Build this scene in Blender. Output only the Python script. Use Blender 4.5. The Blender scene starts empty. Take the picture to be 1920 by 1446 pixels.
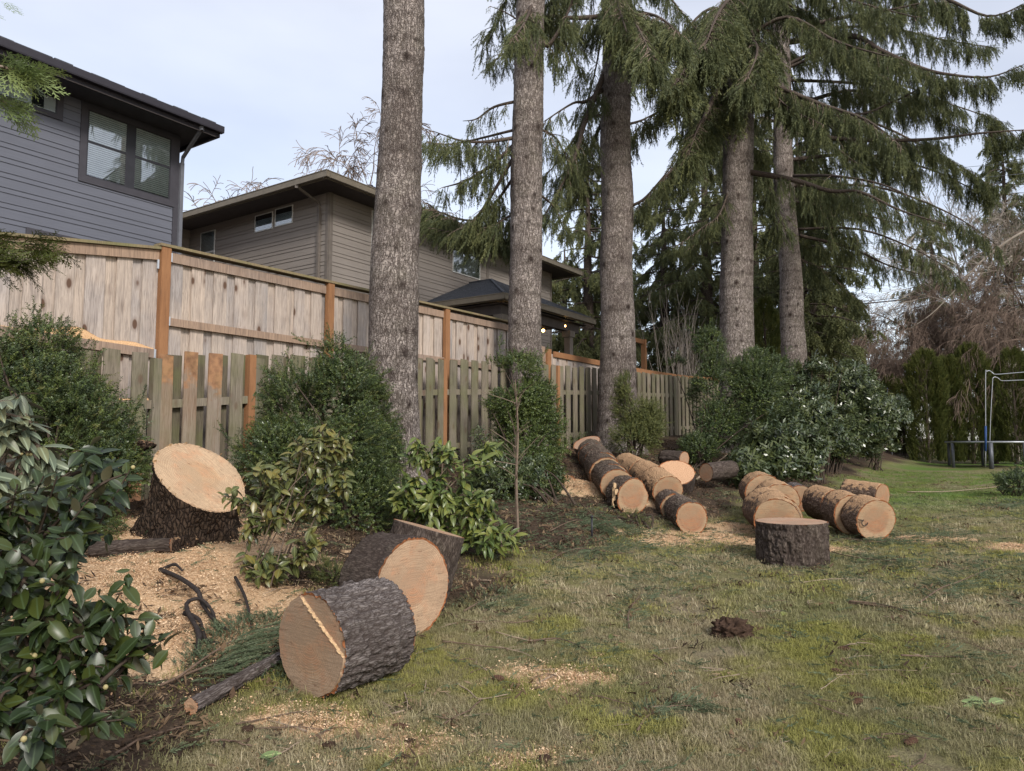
import bpy, math, random
import numpy as np
from mathutils import Vector, Matrix, Euler
random.seed(7); rng = np.random.default_rng(7)
S = bpy.context.scene
COL = S.collection
PI = math.pi
# ------------------------------------------------------------------ camera, sky, sun, exposure
F_PX, PITCH, EYE = 1390.0, math.atan(110 / 1390), 1.6
cam = bpy.data.objects.new('camera', bpy.data.cameras.new('camera')); COL.objects.link(cam)
cam.location = (0, 0, EYE); cam.rotation_euler = (PI / 2 + PITCH, 0, 0)
cam.data.sensor_width = 36; cam.data.lens = 36 * F_PX / 1920
cam.data.clip_start = .05; cam.data.clip_end = 2000
S.camera = cam
SUN_EL, SUN_AZ = math.radians(33), math.radians(155)      # azimuth clockwise from +Y
W = bpy.data.worlds.new('World'); S.world = W; W.use_nodes = True
nt = W.node_tree; nt.nodes.clear()
def wn(t, **k):
    n = nt.nodes.new(t)
    for a, b in k.items(): setattr(n, a, b)
    return n
sky = wn('ShaderNodeTexSky', sky_type='NISHITA', sun_disc=False, sun_elevation=SUN_EL, sun_rotation=SUN_AZ)
tc = wn('ShaderNodeTexCoord'); mp = wn('ShaderNodeMapping'); mp.inputs['Scale'].default_value = (1, 1, 2.6)
cl = wn('ShaderNodeTexNoise'); cl.inputs['Scale'].default_value = 2.1; cl.inputs['Detail'].default_value = 5; cl.inputs['Roughness'].default_value = .48
cr = wn('ShaderNodeValToRGB')
cr.color_ramp.elements[0].position = .32; cr.color_ramp.elements[0].color = (.52, .50, .51, 1)
cr.color_ramp.elements[1].position = .68; cr.color_ramp.elements[1].color = (.74, .715, .71, 1)
b1 = wn('ShaderNodeBackground'); b1.inputs['Strength'].default_value = .05
b2 = wn('ShaderNodeBackground'); b2.inputs['Strength'].default_value = .42
ad = wn('ShaderNodeAddShader'); wo = wn('ShaderNodeOutputWorld')
L = nt.links.new
L(tc.outputs['Generated'], mp.inputs[0]); L(mp.outputs[0], cl.inputs['Vector']); L(cl.outputs['Fac'], cr.inputs[0])
L(cr.outputs[0], b2.inputs[0]); L(sky.outputs[0], b1.inputs[0]); L(b1.outputs[0], ad.inputs[0]); L(b2.outputs[0], ad.inputs[1]); L(ad.outputs[0], wo.inputs[0])
sun = bpy.data.objects.new('sun', bpy.data.lights.new('sun', 'SUN')); COL.objects.link(sun)
sun.data.energy = 1.5; sun.data.angle = math.radians(13); sun.data.color = (1, .95, .88)
sd = Vector((math.sin(SUN_AZ) * math.cos(SUN_EL), math.cos(SUN_AZ) * math.cos(SUN_EL), math.sin(SUN_EL)))
sun.rotation_euler = sd.to_track_quat('Z', 'Y').to_euler(); sun.location = (0, 0, 30)
S.view_settings.view_transform = 'Standard'; S.view_settings.look = 'None'
S.view_settings.exposure = 1.18; S.view_settings.gamma = 1; S.view_settings.use_curve_mapping = False
S.render.engine = 'CYCLES'; S.cycles.max_bounces = 5; S.cycles.diffuse_bounces = 3; S.cycles.glossy_bounces = 3
S.cycles.transparent_max_bounces = 12; S.cycles.transmission_bounces = 3; S.cycles.use_denoising = True

# ------------------------------------------------------------------ geometry helpers
FX, FY = .560, .828            # along the fence
NX, NY = .828, -.560           # square to it, towards the lawn
def uv(u, v, z=0.): return Vector((FX * u + NX * v, FY * u + NY * v, z))
def ray(x, y):
    a = (x - 960) / F_PX; b = (723 - y) / F_PX
    return Vector((a, math.cos(PITCH) - b * math.sin(PITCH), math.sin(PITCH) + b * math.cos(PITCH)))
def P(x, y, d):                # a point seen at (x, y), d metres away along the view direction
    r = ray(x, y); s = d / r.y
    return Vector((r.x * s, d, EYE + r.z * s))
def wall_uz(x, y, v):          # (u, z) of a pixel on the upright plane v
    r = ray(x, y); s = v / (r.x * NX + r.y * NY)
    return (r.x * FX + r.y * FY) * s, EYE + r.z * s
def side_vz(x, y, u):          # (v, z) of a pixel on the upright plane u
    r = ray(x, y); s = u / (r.x * FX + r.y * FY)
    return (r.x * NX + r.y * NY) * s, EYE + r.z * s
def hsh(a, b, c):
    h = np.sin(a * 127.1 + b * 311.7 + c * 74.7) * 43758.5453
    return h - np.floor(h)
def vn(x, y, z=0.):            # value noise in [0,1]
    x = np.asarray(x, float); y = np.asarray(y, float); z = np.zeros_like(x) + z
    xi, yi, zi = np.floor(x), np.floor(y), np.floor(z); fx, fy, fz = x - xi, y - yi, z - zi
    fx = fx * fx * (3 - 2 * fx); fy = fy * fy * (3 - 2 * fy); fz = fz * fz * (3 - 2 * fz)
    r = 0
    for i in (0, 1):
        for j in (0, 1):
            for k in (0, 1):
                r = r + hsh(xi + i, yi + j, zi + k) * (fx if i else 1 - fx) * (fy if j else 1 - fy) * (fz if k else 1 - fz)
    return r
def fbm(x, y, z=0., o=4):
    r, a, s = 0, .5, 1.
    for i in range(o): r = r + a * vn(x * s + i * 7.3, y * s + i * 3.1, z * s); a *= .5; s *= 2.03
    return r
def worley(x, y, px=None):     # distance to cell edge, cell id; px = period in x
    xi, yi = np.floor(x), np.floor(y); d1 = np.full(x.shape, 9.); d2 = d1.copy(); cid = d1 * 0
    for i in (-1, 0, 1):
        for j in (-1, 0, 1):
            cx = xi + i; cy = yi + j; hx = np.mod(cx, px) if px else cx
            qx = cx + .5 + .8 * (hsh(hx, cy, 1.) - .5); qy = cy + .5 + .8 * (hsh(hx, cy, 2.) - .5)
            d = np.hypot(qx - x, qy - y); c = hsh(hx, cy, 3.)
            cid = np.where(d < d1, c, cid); d2 = np.where(d < d1, d1, np.minimum(d2, d)); d1 = np.minimum(d1, d)
    return d2 - d1, cid
def sstep(t): t = np.clip(t, 0, 1); return t * t * (3 - 2 * t)
def gz(X, Y):
    u = X * FX + Y * FY; v = X * NX + Y * NY
    return .025 * np.clip(u, -5, 32) + sstep((-v - 2.3) / 6) * (.70 + .03 * np.clip(u, 0, 24))
def gzb(X, Y):
    X = np.asarray(X, float); Y = np.asarray(Y, float)
    return gz(X, Y) + (fbm(X * 1.1, Y * 1.1) - .5) * .07 + (fbm(X * 5, Y * 5) - .5) * .03
def G(x, y):                   # ground point under a pixel
    r = ray(x, y); s = .5
    while s < 80:
        if EYE + r.z * s < float(gz(r.x * s, r.y * s)): break
        s += .02
    return Vector((r.x * s, r.y * s, float(gzb(r.x * s, r.y * s))))
def gp(X, Y, dz=0.): return Vector((X, Y, float(gzb(X, Y)) + dz))

ORG = {}
def tag(o, label=None, cat=None, group=None, kind=None):
    if label: o['label'] = label
    if cat: o['category'] = cat
    if group: o['group'] = group
    if kind: o['kind'] = kind
    return o
def thing(name, label, cat, loc=(0, 0, 0), group=None, mat=None):
    o = bpy.data.objects.new(name, None); COL.objects.link(o); o.empty_display_size = .2
    if mat is not None: o.matrix_world = mat; ORG[o.name] = mat.copy()
    else: o.location = loc; ORG[o.name] = Matrix.Translation(loc)
    return tag(o, label, cat, group)
def mk(name, V, Fc, mat=None, parent=None, smooth=False, attrs=None, local=False, mats=None, midx=None):
    """one mesh object; V in world coordinates unless local"""
    me = bpy.data.meshes.new(name)
    V = np.asarray(V, dtype=np.float64).reshape(-1, 3)
    M = ORG.get(parent.name, Matrix()) if parent else Matrix()
    if not local and parent is not None:
        A = np.array(M.inverted()); V = V @ A[:3, :3].T + A[:3, 3]
    org = Matrix()
    if not local and parent is None and len(V):
        c = V.mean(0); c[2] = V[:, 2].min(); V = V - c; org = Matrix.Translation(c)
    if isinstance(Fc, np.ndarray) and Fc.ndim == 2:
        n, k = Fc.shape
        me.vertices.add(len(V)); me.vertices.foreach_set('co', V.ravel())
        me.loops.add(n * k); me.loops.foreach_set('vertex_index', Fc.ravel().astype(np.int32))
        me.polygons.add(n); me.polygons.foreach_set('loop_start', np.arange(0, n * k, k, dtype=np.int32))
        me.update(calc_edges=True)
    else:
        me.from_pydata([tuple(v) for v in V], [], [tuple(f) for f in Fc])
    if smooth: me.polygons.foreach_set('use_smooth', np.ones(len(me.polygons), bool))
    for m in (mats or ([mat] if mat else [])): me.materials.append(m)
    if midx is not None: me.polygons.foreach_set('material_index', np.asarray(midx, dtype=np.int32))
    if attrs:
        for k, a in attrs.items():
            at = me.attributes.new(k, 'FLOAT', 'POINT'); at.data.foreach_set('value', np.asarray(a, dtype=np.float32).ravel())
    o = bpy.data.objects.new(name, me); COL.objects.link(o)
    if parent: o.parent = parent; ORG[o.name] = M.copy()
    else: o.matrix_world = org; ORG[o.name] = org
    return o
def inst(src, parent, M):      # a copy sharing mesh data, M local to the parent
    o = src.copy(); COL.objects.link(o); o.parent = parent; o.matrix_local = M
    return o
BOXF = [(0, 3, 2, 1), (4, 5, 6, 7), (0, 1, 5, 4), (1, 2, 6, 5), (2, 3, 7, 6), (3, 0, 4, 7)]
def boxv(o, a, b, c):          # corner + three edge vectors
    o, a, b, c = map(Vector, (o, a, b, c))
    return [o, o + a, o + a + b, o + b, o + c, o + a + c, o + a + b + c, o + b + c]
class MB:                      # collects shapes into one mesh
    def __init__(s): s.V = []; s.F = []
    def add(s, V, F_):
        n = len(s.V); s.V += [tuple(v) for v in V]; s.F += [tuple(i + n for i in f) for f in F_]; return s
    def box(s, o, a, b, c): return s.add(boxv(o, a, b, c), BOXF)
    def ubox(s, u0, u1, v0, v1, z0, z1): return s.box(uv(u0, v0, z0), uv(u1 - u0, 0), uv(0, v1 - v0), (0, 0, z1 - z0))
    def tube(s, pts, rad, n=8, cap=True):
        V, F_ = tube(pts, rad, n, cap); return s.add(V, F_)
    def build(s, name, mat, parent=None, smooth=False, **k): return mk(name, s.V, s.F, mat, parent, smooth, **k)
def tube(pts, rad, n=6, cap=True):
    pts = [Vector(p) for p in pts]; m = len(pts)
    if not hasattr(rad, '__len__'): rad = [rad] * m
    V = []; F_ = []; t0 = (pts[1] - pts[0]).normalized(); a = t0.orthogonal().normalized()
    for i, p in enumerate(pts):
        t = (pts[min(i + 1, m - 1)] - pts[max(i - 1, 0)]).normalized()
        a = (a - t * a.dot(t)).normalized(); b = t.cross(a)
        for k in range(n):
            w = 2 * PI * k / n; V.append(p + (a * math.cos(w) + b * math.sin(w)) * rad[i])
    for i in range(m - 1):
        for k in range(n):
            k2 = (k + 1) % n; F_.append((i * n + k, i * n + k2, (i + 1) * n + k2, (i + 1) * n + k))
    if cap: F_.append(tuple(range(n - 1, -1, -1))); F_.append(tuple((m - 1) * n + k for k in range(n)))
    return V, F_
def smooth_path(pts, k=4):     # Catmull-Rom
    pts = [Vector(p) for p in pts]; out = []
    for i in range(len(pts) - 1):
        a = pts[max(i - 1, 0)]; b = pts[i]; c = pts[i + 1]; d = pts[min(i + 2, len(pts) - 1)]
        for j in range(k):
            t = j / k
            out.append(.5 * ((2 * b) + (c - a) * t + (2 * a - 5 * b + 4 * c - d) * t * t + (3 * b - a - 3 * c + d) * t ** 3))
    out.append(pts[-1]); return out

# ------------------------------------------------------------------ materials
class NT:
    def __init__(s, name, rough=.8, spec=.3):
        s.m = bpy.data.materials.new(name); s.m.use_nodes = True; s.t = s.m.node_tree; s.t.nodes.clear()
        s.out = s.n('ShaderNodeOutputMaterial'); s.b = s.n('ShaderNodeBsdfPrincipled'); s.l(s.b.outputs[0], s.out.inputs[0])
        s.b.inputs['Roughness'].default_value = rough; s.b.inputs['Specular IOR Level'].default_value = spec
    def n(s, t, **k):
        n = s.t.nodes.new(t)
        for a, b in k.items(): setattr(n, a, b)
        return n
    def l(s, a, b): s.t.links.new(a, b)
    def set(s, i, v):
        if hasattr(v, 'is_output') or isinstance(v, bpy.types.NodeSocket): s.l(v, i)
        else: i.default_value = v
    def coord(s, kind='Object', scale=(1, 1, 1), rnd=False, loc=None):
        c = s.n('ShaderNodeTexCoord').outputs[kind] if kind != 'Position' else s.n('ShaderNodeNewGeometry').outputs['Position']
        if rnd:
            oi = s.n('ShaderNodeObjectInfo'); a = s.n('ShaderNodeVectorMath', operation='ADD')
            mu = s.math('MULTIPLY', oi.outputs['Random'], 57.)
            s.l(c, a.inputs[0]); s.l(mu, a.inputs[1]); c = a.outputs[0]
        m = s.n('ShaderNodeMapping'); m.inputs['Scale'].default_value = scale
        if loc: m.inputs['Location'].default_value = loc
        s.l(c, m.inputs[0]); return m.outputs[0]
    def noise(s, co, scale=5., detail=4., rough=.55, dist=0.):
        n = s.n('ShaderNodeTexNoise'); s.l(co, n.inputs['Vector'])
        for k, v in (('Scale', scale), ('Detail', detail), ('Roughness', rough), ('Distortion', dist)): n.inputs[k].default_value = v
        return n.outputs['Fac']
    def warp(s, co, scale, amt):
        n = s.n('ShaderNodeTexNoise'); s.l(co, n.inputs['Vector']); n.inputs['Scale'].default_value = scale; n.inputs['Detail'].default_value = 3
        a = s.n('ShaderNodeVectorMath', operation='MULTIPLY_ADD'); s.l(n.outputs['Color'], a.inputs[0]); a.inputs[1].default_value = (amt,) * 3; s.l(co, a.inputs[2])
        return a.outputs[0]
    def vor(s, co, scale=5., feature='F1', rnd=1.):
        n = s.n('ShaderNodeTexVoronoi', feature=feature); s.l(co, n.inputs['Vector']); n.inputs['Scale'].default_value = scale
        n.inputs['Randomness'].default_value = rnd; return n
    def math(s, op, a, b=None, clamp=False):
        n = s.n('ShaderNodeMath', operation=op, use_clamp=clamp); s.set(n.inputs[0], a)
        if b is not None: s.set(n.inputs[1], b)
        return n.outputs[0]
    def ramp(s, f, stops, interp='LINEAR'):
        n = s.n('ShaderNodeValToRGB'); s.l(f, n.inputs[0]); r = n.color_ramp; r.interpolation = interp
        while len(r.elements) < len(stops): r.elements.new(.5)
        for e, (p, c) in zip(r.elements, stops): e.position = p; e.color = (*c, 1) if hasattr(c, '__len__') else (c, c, c, 1)
        return n.outputs[0]
    def mix(s, f, a, b, mode='MIX'):
        n = s.n('ShaderNodeMix', data_type='RGBA', blend_type=mode); s.set(n.inputs['Factor'], f)
        for i, v in ((n.inputs[6], a), (n.inputs[7], b)):
            if isinstance(v, tuple): v = (*v, 1) if len(v) == 3 else v
            s.set(i, v)
        return n.outputs[2]
    def attr(s, name): return s.n('ShaderNodeAttribute', attribute_name=name).outputs['Fac']
    def rand(s): return s.n('ShaderNodeObjectInfo').outputs['Random']
    def bump(s, h, strength=.5, dist=.01):
        n = s.n('ShaderNodeBump'); s.l(h, n.inputs['Height']); n.inputs['Strength'].default_value = strength; n.inputs['Distance'].default_value = dist
        s.l(n.outputs[0], s.b.inputs['Normal']); return n
    def col(s, c):
        if isinstance(c, tuple): c = (*c, 1)
        s.set(s.b.inputs['Base Color'], c); return s

def plain(name, c, rough=.7, spec=.3, var=.12, scale=6., metal=0.):
    t = NT(name, rough, spec); co = t.coord()
    n = t.noise(co, scale, 5)
    a = tuple(x * (1 - var) for x in c); b = tuple(min(1, x * (1 + var)) for x in c)
    t.col(t.ramp(n, [(.3, a), (.7, b)])); t.b.inputs['Metallic'].default_value = metal
    t.bump(t.noise(co, scale * 12, 3), .1, .003); return t.m

def bark_mat(name, dark, mid, light, sc=1., moss=.25, disp=1., chips=0., z=13, ridge=False):
    t = NT(name, .92, .15); co0 = t.coord(rnd=True, scale=(1, 1, 1))
    co = t.warp(co0, 9, .05); m = t.n('ShaderNodeMapping'); m.inputs['Scale'].default_value = (34 * sc, 34 * sc, z * sc); t.l(co, m.inputs[0])
    v = t.vor(m.outputs[0], 1., 'DISTANCE_TO_EDGE'); vc = t.vor(m.outputs[0], 1., 'F1')
    e = t.ramp(v.outputs['Distance'], [(0, 0.), (.12, .55), (.4, 1.)])
    if ridge:
        mr = t.n('ShaderNodeMapping'); mr.inputs['Scale'].default_value = (27, 27, 5.5); t.l(co, mr.inputs[0]); mr2 = t.n('ShaderNodeMapping'); mr2.inputs['Scale'].default_value = (15, 15, 24); t.l(co, mr2.inputs[0])
        q1 = t.math('ABSOLUTE', t.math('SUBTRACT', t.noise(mr.outputs[0], 1., 3, .6), .5)); q2 = t.math('ABSOLUTE', t.math('SUBTRACT', t.noise(mr2.outputs[0], 1., 2, .5), .5))
        e = t.ramp(t.math('MINIMUM', q1, t.math('ADD', q2, .015)), [(0, .0), (.028, .45), (.085, 1.)])
    n1 = t.noise(co0, 90 * sc, 5, .65); n2 = t.noise(co0, 3.5, 4, .6)
    c = t.mix(t.math('MULTIPLY', n1, 1.), mid, light); c = t.mix(t.ramp(t.noise(co0, 170, 3), [(.58, 0.), (.7, .75)]), c, light)
    c = t.mix(t.ramp(t.math('MULTIPLY', vc.outputs['Color'], 1.), [(0, 0.), (1, .12 if ridge else .45)]), c, dark)
    c = t.mix(e, dark, c)
    c = t.mix(t.ramp(n2, [(.45, 0.), (.75, moss)]), c, (.075, .082, .035))
    c = t.mix(t.ramp(t.noise(co0, 1.1, 2), [(.35, .45), (.6, 0.)]), c, dark)
    c = t.mix(t.math('MULTIPLY', t.attr('fur'), .8, True), c, dark)
    c = t.mix(t.math('MULTIPLY', t.attr('knot'), 1.1, True), c, (.035, .024, .02))
    if chips:
        g = t.n('ShaderNodeNewGeometry'); sx = t.n('ShaderNodeSeparateXYZ'); t.l(g.outputs['Normal'], sx.inputs[0])
        up = t.math('ADD', t.math('MULTIPLY', sx.outputs['Z'], .9), t.math('MULTIPLY', t.math('SUBTRACT', t.noise(co0, 14, 5, .7), .5), 2.6))
        c = t.mix(t.ramp(up, [(1.05 - chips, 0.), (1.2 - chips, .95)]), c, t.ramp(t.noise(co0, 130, 2), [(.3, (.30, .17, .09)), (.7, (.58, .38, .22))]))
    t.col(c)
    h = t.math('ADD', t.math('MULTIPLY', e, 1.), t.math('MULTIPLY', n1, .5)); t.bump(h, .9, .012 * disp / sc); return t.m

def cut_mat(name, base, heart, heart_r, ringf, dark=(.25, .12, .05), speck=.2, ringamt=.5):
    t = NT(name, .75, .2); co = t.coord(); w = t.warp(co, 4.5, .045)
    sx = t.n('ShaderNodeSeparateXYZ'); t.l(w, sx.inputs[0])
    r = t.math('SQRT', t.math('ADD', t.math('POWER', t.math('SUBTRACT', sx.outputs[0], .03), 2.), t.math('POWER', t.math('SUBTRACT', sx.outputs[1], .025), 2.)))
    ring = t.math('SINE', t.math('MULTIPLY', t.math('ADD', r, t.math('MULTIPLY', t.noise(co, 6, 2), .02)), ringf))
    ring = t.ramp(ring, [(0, 0.), (.5, .1), (1, 1.)])
    rv = t.n('ShaderNodeCombineXYZ'); t.l(t.math('MULTIPLY', r, 75.), rv.inputs[0]); band = t.noise(rv.outputs[0], 1., 3, .6)
    f = t.noise(co, 2.4, 4)
    rr = t.math('DIVIDE', r, heart_r)
    c = t.mix(t.ramp(rr, [(.80, 1.), (1.0, 0.)]), base, heart)
    c = t.mix(t.ramp(f, [(.42, .62), (.58, 0.)]), c, tuple(x * .68 for x in base)); c = t.mix(t.ramp(t.noise(co, 5.5, 4, .6), [(.48, 0.), (.62, .6)]), c, (base[0] * .95, base[1] * .66, base[2] * .55)); c = t.mix(t.ramp(band, [(.38, .55), (.55, 0.)]), c, tuple(x * .66 for x in base))
    mp2 = t.n('ShaderNodeMapping'); mp2.inputs['Scale'].default_value = (3, 42, 3); mp2.inputs['Rotation'].default_value = (0, 0, 1.0); t.l(co, mp2.inputs[0])
    saw = t.noise(mp2.outputs[0], 2.2, 4, .7)
    an = t.n('ShaderNodeMath', operation='ARCTAN2'); t.l(t.math('SUBTRACT', sx.outputs[1], .025), an.inputs[0]); t.l(t.math('SUBTRACT', sx.outputs[0], .03), an.inputs[1])
    cv = t.n('ShaderNodeCombineXYZ'); t.l(t.math('MULTIPLY', an.outputs[0], 5.), cv.inputs[0]); t.l(t.math('MULTIPLY', r, 4.), cv.inputs[1]); crk = t.noise(cv.outputs[0], 1.6, 3, .6)
    c = t.mix(t.ramp(crk, [(.49, 0.), (.5, .85), (.51, 0.)]), c, tuple(x * .42 for x in base))
    c = t.mix(t.ramp(saw, [(.40, .75), (.54, 0.)]), c, tuple(x * .6 for x in base))
    fade = t.ramp(t.noise(co, 4, 2), [(.3, .25), (.7, 1.)])
    c = t.mix(t.math('MULTIPLY', t.math('MULTIPLY', ring, fade), ringamt), c, dark)
    mp3 = t.n('ShaderNodeMapping'); mp3.inputs['Scale'].default_value = (5, 16, 5); t.l(co, mp3.inputs[0])
    c = t.mix(t.ramp(t.noise(mp3.outputs[0], 1.7, 5, .65), [(.60, 0.), (.68, .75)]), c, (.14, .08, .05))
    c = t.mix(t.ramp(t.noise(co, 120, 2), [(.62, 0.), (.7, speck)]), c, (.75, .55, .36))
    t.col(c)
    t.bump(t.math('ADD', t.math('MULTIPLY', saw, .8), t.math('MULTIPLY', t.noise(co, 60, 4), .5)), .45, .006); return t.m

def wood_mat(name, a, b, c_, streak, knots=.5, green=0., dark=.5, torn=False):
    """weathered board: grain up local z, knots, a tint per board"""
    t = NT(name, .85, .2); co = t.coord(rnd=True)
    w = t.warp(co, 3, .04); m = t.n('ShaderNodeMapping'); m.inputs['Scale'].default_value = (30, 30, 1.6); t.l(w, m.inputs[0])
    g = t.noise(m.outputs[0], 1., 5, .6, .6); m2 = t.n('ShaderNodeMapping'); m2.inputs['Scale'].default_value = (110, 110, 4); t.l(w, m2.inputs[0])
    fine = t.noise(m2.outputs[0], 1., 3)
    tint = t.ramp(t.rand(), [(0, a), (.35, b), (.7, c_), (1, a)])
    c = t.mix(t.ramp(g, [(.35, 0.), (.7, .75)]), tint, streak)
    c = t.mix(t.ramp(t.noise(co, 1.7, 4), [(.4, 0.), (.65, .55)]), c, b)
    c = t.mix(t.math('MULTIPLY', t.ramp(fine, [(.3, 1.), (.55, 0.)]), dark), c, tuple(x * .45 for x in streak))
    m3 = t.n('ShaderNodeMapping'); m3.inputs['Scale'].default_value = (7, 7, 3.4); t.l(co, m3.inputs[0])
    v = t.vor(m3.outputs[0], 1.); kn = t.ramp(v.outputs['Distance'], [(0, 1.), (.16, .9), (.24, .25), (.42, 0.)])
    sel = t.ramp(t.math('MULTIPLY', v.outputs['Color'], 1.), [(.55, 0.), (.62, 1.)])
    c = t.mix(t.math('MULTIPLY', t.math('MULTIPLY', kn, sel), knots), c, (.11, .065, .045))
    if torn:
        gn_ = t.n('ShaderNodeNewGeometry'); sx = t.n('ShaderNodeSeparateXYZ'); t.l(gn_.outputs['Position'], sx.inputs[0])
        hh = t.math('ADD', t.math('MULTIPLY', t.math('SUBTRACT', sx.outputs[2], 2.0), .55), t.math('MULTIPLY', t.noise(co, 3.1, 4, .65), .9))
        c = t.mix(t.ramp(hh, [(.60, 0.), (.70, .9)]), c, t.ramp(t.noise(co, 9, 3), [(.3, (.15, .07, .04)), (.6, (.36, .19, .095))]))
    if green: c = t.mix(t.ramp(t.noise(co, 2.6, 4), [(.42, 0.), (.68, green)]), c, (.14, .15, .06))
    t.col(c); t.bump(t.math('ADD', g, t.math('MULTIPLY', fine, .6)), .35, .004); return t.m

def leaf_mat(name, a, b, c_, rough=.38, spec=.5, trans=.18, rib=False, under=None):
    t = NT(name, rough, spec); r = t.rand(); g = t.n('ShaderNodeNewGeometry')
    c = t.ramp(t.math('FRACT', t.math('MULTIPLY', r, 7.31)), [(0, a), (.5, b), (.93, c_), (1, c_)])
    c = t.mix(t.ramp(t.noise(t.coord('Position'), 2.2, 3), [(.35, 0.), (.7, .45)]), c, c_)
    if rib:
        sx = t.n('ShaderNodeSeparateXYZ'); t.l(t.n('ShaderNodeTexCoord').outputs['Object'], sx.inputs[0])
        k = t.ramp(t.math('ABSOLUTE', sx.outputs[0]), [(0, .8), (.0022, .5), (.004, 0.)])
        c = t.mix(k, c, tuple(min(1, x * 2.4 + .02) for x in b))
    if under: c = t.mix(g.outputs['Backfacing'], c, under)
    t.col(c)
    if trans:
        tr = t.n('ShaderNodeBsdfTranslucent'); mx = t.n('ShaderNodeMixShader'); mx.inputs[0].default_value = trans
        t.l(c, tr.inputs[0]); t.l(t.b.outputs[0], mx.inputs[1]); t.l(tr.outputs[0], mx.inputs[2]); t.l(mx.outputs[0], t.out.inputs[0])
    return t.m

M = {}
M['bark'] = bark_mat('spruce_bark', (.06, .043, .037), (.23, .18, .158), (.50, .45, .41), 1., .2, 1.5, ridge=True)
M['bark_log'] = bark_mat('log_bark', (.045, .034, .03), (.19, .158, .145), (.44, .40, .38), 2.2, .05, .4, z=5)
M['bark_dark'] = bark_mat('dark_log_bark', (.035, .025, .021), (.13, .098, .08), (.25, .205, .175), 1.8, .16, .5, z=6)
M['bark_dust'] = bark_mat('dusted_bark', (.08, .05, .036), (.30, .20, .145), (.44, .35, .28), 1.2, .05, chips=.62)
M['bark_buried'] = bark_mat('dust_covered_bark', (.05, .036, .03), (.15, .12, .10), (.28, .24, .2), 1., .0, chips=.95)
M['bark_stump'] = bark_mat('stump_bark', (.02, .013, .01), (.065, .042, .03), (.17, .115, .075), .9, .06, 2.6, chips=.33)
M['bark_moss'] = bark_mat('mossy_bark', (.06, .04, .03), (.27, .19, .145), (.48, .41, .34), 1., .4)
M['inner_bark'] = plain('inner_bark', (.27, .105, .045), .9, .1, .4, 40)
M['cut_front'] = cut_mat('cut_front_log', (.36, .26, .18), (.35, .235, .15), .2, 470, speck=.1, ringamt=.6)
M['cut_pale'] = cut_mat('cut_pale', (.49, .34, .225), (.45, .255, .155), .15, 420, speck=.25, ringamt=.6)
M['cut_stump'] = cut_mat('cut_stump', (.54, .385, .245), (.48, .31, .175), .20, 360, speck=.35, ringamt=.6)
M['cut_red'] = cut_mat('cut_red', (.46, .325, .20), (.31, .135, .075), .20, 500, speck=.08)
M['cut_top'] = cut_mat('cut_top', (.50, .335, .23), (.48, .31, .21), .2, 500, speck=.7, ringamt=.12)
M['cedar'] = wood_mat('weathered_cedar', (.45, .395, .365), (.53, .43, .35), (.34, .315, .305), (.19, .16, .145), 1.3)
M['cedar_rail'] = wood_mat('cedar_rail', (.33, .25, .20), (.38, .26, .18), (.28, .22, .185), (.16, .115, .09), .4)
M['cedar_post'] = wood_mat('orange_cedar', (.30, .15, .07), (.34, .175, .085), (.29, .14, .065), (.19, .09, .045), .5, dark=.3)
M['cedar_cap'] = wood_mat('mossy_cap', (.23, .19, .12), (.27, .20, .12), (.22, .19, .13), (.14, .12, .07), .2, .6)
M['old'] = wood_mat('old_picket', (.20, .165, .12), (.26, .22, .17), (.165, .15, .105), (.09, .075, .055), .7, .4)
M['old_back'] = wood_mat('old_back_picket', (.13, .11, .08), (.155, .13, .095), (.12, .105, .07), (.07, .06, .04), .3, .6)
M['torn'] = wood_mat('torn_picket', (.26, .22, .18), (.31, .26, .21), (.27, .20, .14), (.19, .11, .065), .5, .25, torn=True)
M['torn_wood'] = plain('torn_wood', (.45, .24, .13), .9, .1, .5, 25)
# ------------------------------------------------------------------ geometry-node scatter (for what nobody could count)
SRC = {}
def source(name, V, Fc, mat, smooth=False):      # an unlinked mesh object the scatters draw from
    o = mk(name, V, Fc, mat, None, smooth, local=True); COL.objects.unlink(o); SRC[name] = o; return o
GN = {}
def gn_group(keys):
    k = '|'.join(keys)
    if k in GN: return GN[k]
    g = bpy.data.node_groups.new('scatter', 'GeometryNodeTree'); GN[k] = g
    g.interface.new_socket('Geometry', in_out='INPUT', socket_type='NodeSocketGeometry')
    g.interface.new_socket('Geometry', in_out='OUTPUT', socket_type='NodeSocketGeometry')
    N = g.nodes.new; gi = N('NodeGroupInput'); go = N('NodeGroupOutput'); ip = N('GeometryNodeInstanceOnPoints'); jn = N('GeometryNodeJoinGeometry')
    for s in keys:
        oi = N('GeometryNodeObjectInfo'); oi.inputs['Object'].default_value = SRC[s]; oi.inputs['As Instance'].default_value = True
        g.links.new(oi.outputs['Geometry'], jn.inputs[0])
    def at(n, ty):
        a = N('GeometryNodeInputNamedAttribute'); a.data_type = ty; a.inputs['Name'].default_value = n; return a.outputs['Attribute']
    er = N('FunctionNodeEulerToRotation'); g.links.new(at('rot', 'FLOAT_VECTOR'), er.inputs[0])
    g.links.new(gi.outputs[0], ip.inputs['Points']); g.links.new(jn.outputs[0], ip.inputs['Instance'])
    ip.inputs['Pick Instance'].default_value = True
    g.links.new(at('idx', 'INT'), ip.inputs['Instance Index']); g.links.new(er.outputs[0], ip.inputs['Rotation']); g.links.new(at('scl', 'FLOAT_VECTOR'), ip.inputs['Scale'])
    g.links.new(ip.outputs[0], go.inputs[0]); return g
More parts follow.
